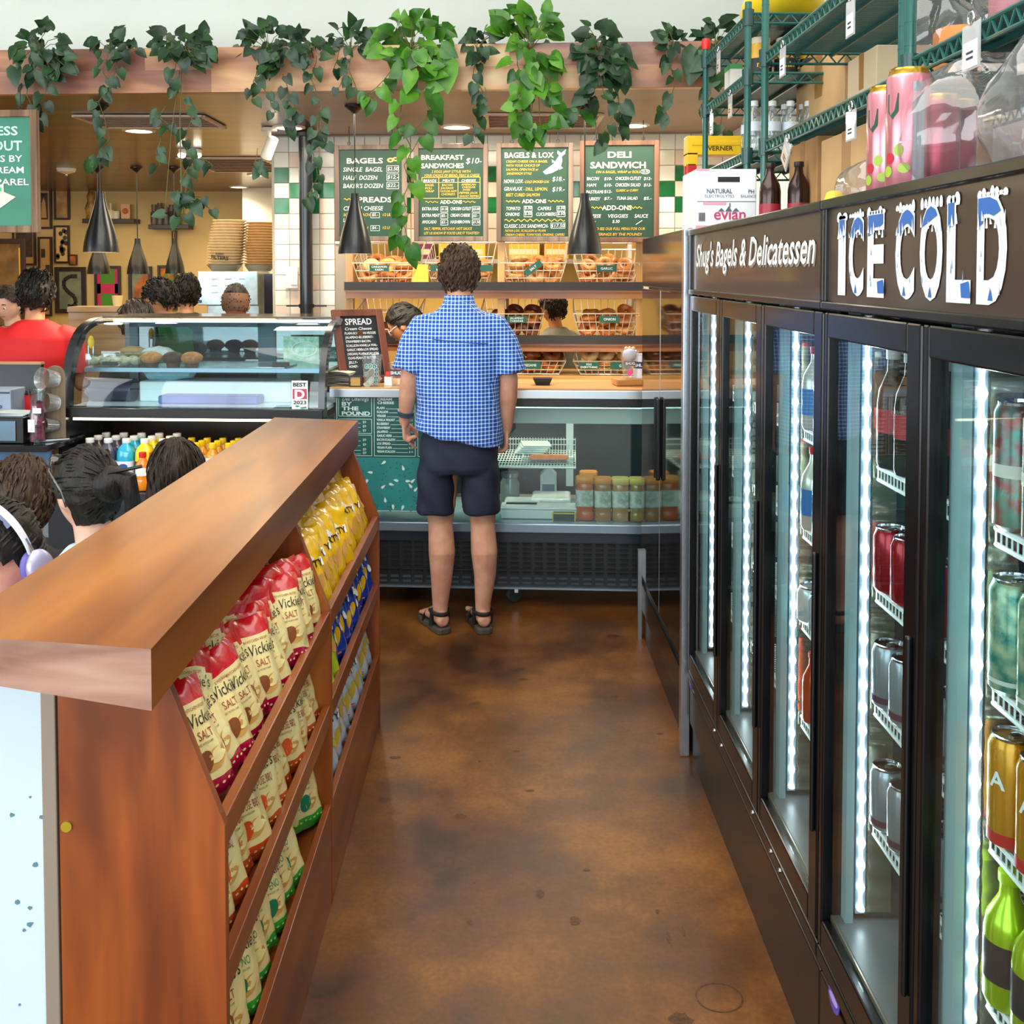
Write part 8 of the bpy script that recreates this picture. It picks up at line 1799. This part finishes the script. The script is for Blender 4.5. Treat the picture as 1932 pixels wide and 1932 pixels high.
def plant(lb, clusters, vines, kind, size, seed, Y0=5.2, extra=()):
    q = random.Random(seed); mats_ = [lf1, lf2, stem_m] if kind == 'dark' else [lf3, lf4, stem_m]
    cx, cy = clusters[0][0], clusters[0][1]; o = atY(cx, 95, Y0); base = Vector((o.x, 5.42 - o.x * TH, 2.745)); t = thing('trailing_plant', lb, 'plant', base, 0, 'trailing plants on the beam')
    m, st = MB(), MB(); inv = -base
    def yb(px): return 5.27 - (px - 945) / 1935 * 5.25 * TH - .035
    for cx, cy, rx, ry, n in clusters:
        for k in range(n):
            a, r = q.uniform(0, 2 * pi), q.random() ** .5; px, py = cx + rx * r * cos(a), cy + ry * r * sin(a)
            y = yb(px) - q.uniform(0, .10) * (1 if py > 90 else -1.6) - .02
            p = atY(px, py, y) + inv; d = Vector((cos(a) * .7 + q.uniform(-.5, .5), q.uniform(-.5, .1), -.7 + q.uniform(-.5, .7) + (.7 if py < 75 else 0)))
            leaf(m, p, d, Vector((q.uniform(-.7, .7), -1, q.uniform(-.1, .9))), size * q.uniform(.6, 1.2), int(q.random() < .4), q)
            if k % 3 == 0: c0 = atY(cx, min(max(cy, 92), 100), yb(px) - .0) + inv; st.tube([c0 + Vector((0, .03, 0)), (c0 + p) / 2 + Vector((0, -.015, .01)), p], .0018, 5)
        if cy < 110: st.tube([Vector((0, 0, 0)), atY(cx, 88, yb(cx) - .03) + inv, atY(cx, cy + 5, yb(cx) - .03) + inv], .003, 5)
    for v in vines:
        y0 = yb(v[0][0]) - .03; pts = []; dens = 15 * size / .075
        prev = None
        for i, (px, py) in enumerate(v): pts.append(atY(px, py, y0 - .01 * (i % 2)) + inv)
        sm = []
        for i in range(len(pts) - 1):
            for s in range(4): sm.append(pts[i].lerp(pts[i + 1], s / 4) + Vector((.006 * noise.noise(pts[i] * 9 + Vector((s, 0, 0))), .008 * sin(i * 4 + s), 0)))
        sm.append(pts[-1]); st.tube(sm, .0022, 5)
        acc = 0
        for i in range(1, len(sm)):
            acc += (sm[i] - sm[i - 1]).length
            if acc > size * .62 * q.uniform(.7, 1.2) or i == len(sm) - 1:
                acc = 0; s = 1 if q.random() < .5 else -1
                pp = sm[i] + Vector((s * size * .25, -.012, -.004)); st.tube([sm[i], pp], .0016, 5)
                leaf(m, pp, Vector((s * q.uniform(.2, .9), q.uniform(-.3, .1), -1)), Vector((q.uniform(-.6, .6), -1, q.uniform(0, .6))), size * q.uniform(.65, 1.08), int(q.random() < .35), q)
    for px, py, L, dx in extra:
        leaf(m, atY(px, py, yb(px) - .06) + inv, Vector((dx, -.1, -1)), Vector((-.2, -1, .3)), L, 1 if kind != 'dark' else 0, q)
    m.build('foliage', mats_, t, ang=75); st.build('stems', stem_m, t)
plant('first dark-leaved vine from the left, above the teal hanging board', [(75, 92, 48, 40, 46), (90, 120, 40, 30, 20)], [[(50, 140), (52, 180), (66, 215), (72, 246)], [(92, 140), (88, 170), (80, 200)]], 'dark', .068, 1, extra=[(32, 128, .1, -.1)])
plant('second vine from left, thin strand hanging beside the big left pendant', [(202, 80, 22, 32, 12), (240, 88, 26, 14, 10)], [[(205, 95), (194, 130), (208, 165), (186, 192), (197, 225), (206, 262), (192, 285), (182, 305)], [(215, 100), (222, 130), (205, 165)]], 'dark', .068, 2, extra=[(182, 298, .08, -.5)])
plant('long dark vine left of centre, lowest of all the hanging strands', [(345, 82, 62, 24, 44), (350, 100, 40, 26, 16), (340, 395, 32, 34, 8)], [[(335, 110), (322, 150), (345, 185), (362, 225), (345, 265), (362, 300), (345, 335), (352, 370), (345, 415)], [(312, 200), (300, 220), (322, 240)], [(305, 255), (295, 285), (302, 312)], [(352, 370), (380, 372), (395, 395)], [(368, 290), (402, 312)]], 'dark', .070, 3)
plant('dark bushy vine above the security camera', [(505, 76, 62, 26, 44), (530, 112, 36, 34, 26)], [[(492, 100), (482, 145), (502, 175), (520, 212)], [(535, 140), (548, 190), (572, 215), (540, 240)], [(478, 150), (476, 186)], [(487, 280), (480, 312), (496, 320)]], 'dark', .066, 4)
plant('slender dark vine in front of the black column', [(585, 90, 30, 30, 18)], [[(598, 105), (588, 150), (606, 195), (598, 245), (612, 270)], [(606, 195), (604, 240), (590, 285), (600, 330), (585, 362), (574, 376)], [(618, 275), (598, 262)]], 'dark', .064, 5)
plant('small dark vine left of the large bright pothos', [(660, 74, 40, 26, 28)], [[(664, 92), (658, 130), (672, 165)], [(640, 95), (630, 130)], [(655, 130), (640, 165)]], 'dark', .062, 6)
plant('large bright pothos spilling over beam between the first two menu boards', [(775, 70, 78, 36, 46), (785, 115, 52, 40, 30), (790, 160, 40, 34, 8)], [[(740, 130), (712, 165), (690, 178), (712, 190)], [(760, 170), (756, 215), (748, 240), (766, 258), (778, 285), (762, 312), (774, 345), (760, 372), (772, 400), (760, 425), (752, 448)], [(800, 180), (812, 215), (788, 240)], [(778, 285), (792, 258)], [(762, 425), (768, 450), (764, 478)]], 'pothos', .088, 7, extra=[(838, 118, .15, .1)])
plant('small dark vine between the two bright pothos plants', [(900, 74, 36, 22, 24), (905, 100, 20, 20, 8)], [[(902, 100), (892, 140), (912, 175), (892, 205), (906, 240), (892, 256)], [(915, 165), (922, 200)]], 'dark', .064, 8)
plant('large bright pothos above the bagels and lox board', [(1000, 52, 64, 38, 34), (1000, 110, 48, 36, 20), (1005, 178, 46, 44, 17), (1012, 225, 36, 20, 4)], [[(975, 110), (985, 160), (968, 200), (985, 235), (980, 258)], [(1030, 150), (1040, 195), (1072, 208), (1098, 215)], [(1000, 225), (1008, 250)]], 'pothos', .088, 9)
plant('dark velvety vine hanging by the right pendant cord', [(1130, 82, 44, 36, 34), (1145, 130, 42, 34, 24), (1125, 160, 30, 28, 10)], [[(1118, 150), (1106, 190), (1088, 212)], [(1160, 150), (1168, 195), (1150, 230), (1128, 252)], [(1165, 170), (1172, 215), (1165, 240)], [(1140, 245), (1146, 268)]], 'dark', .080, 10, extra=[(1112, 140, .12, -.1)])
plant('little vine near the right end of the wooden beam', [(1270, 78, 24, 20, 16)], [[(1268, 95), (1262, 120), (1272, 145)], [(1272, 162), (1266, 190), (1252, 205), (1262, 222)]], 'dark', .062, 11)
plant('dark large-leaved plant at the beam end behind the wire rack', [(1350, 62, 30, 28, 16), (1345, 105, 26, 24, 8)], [[(1345, 130), (1340, 170), (1318, 208)], [(1355, 130), (1360, 190), (1362, 250)]], 'dark', .075, 12, extra=[(1318, 95, .17, -.3), (1350, 110, .15, .1)])
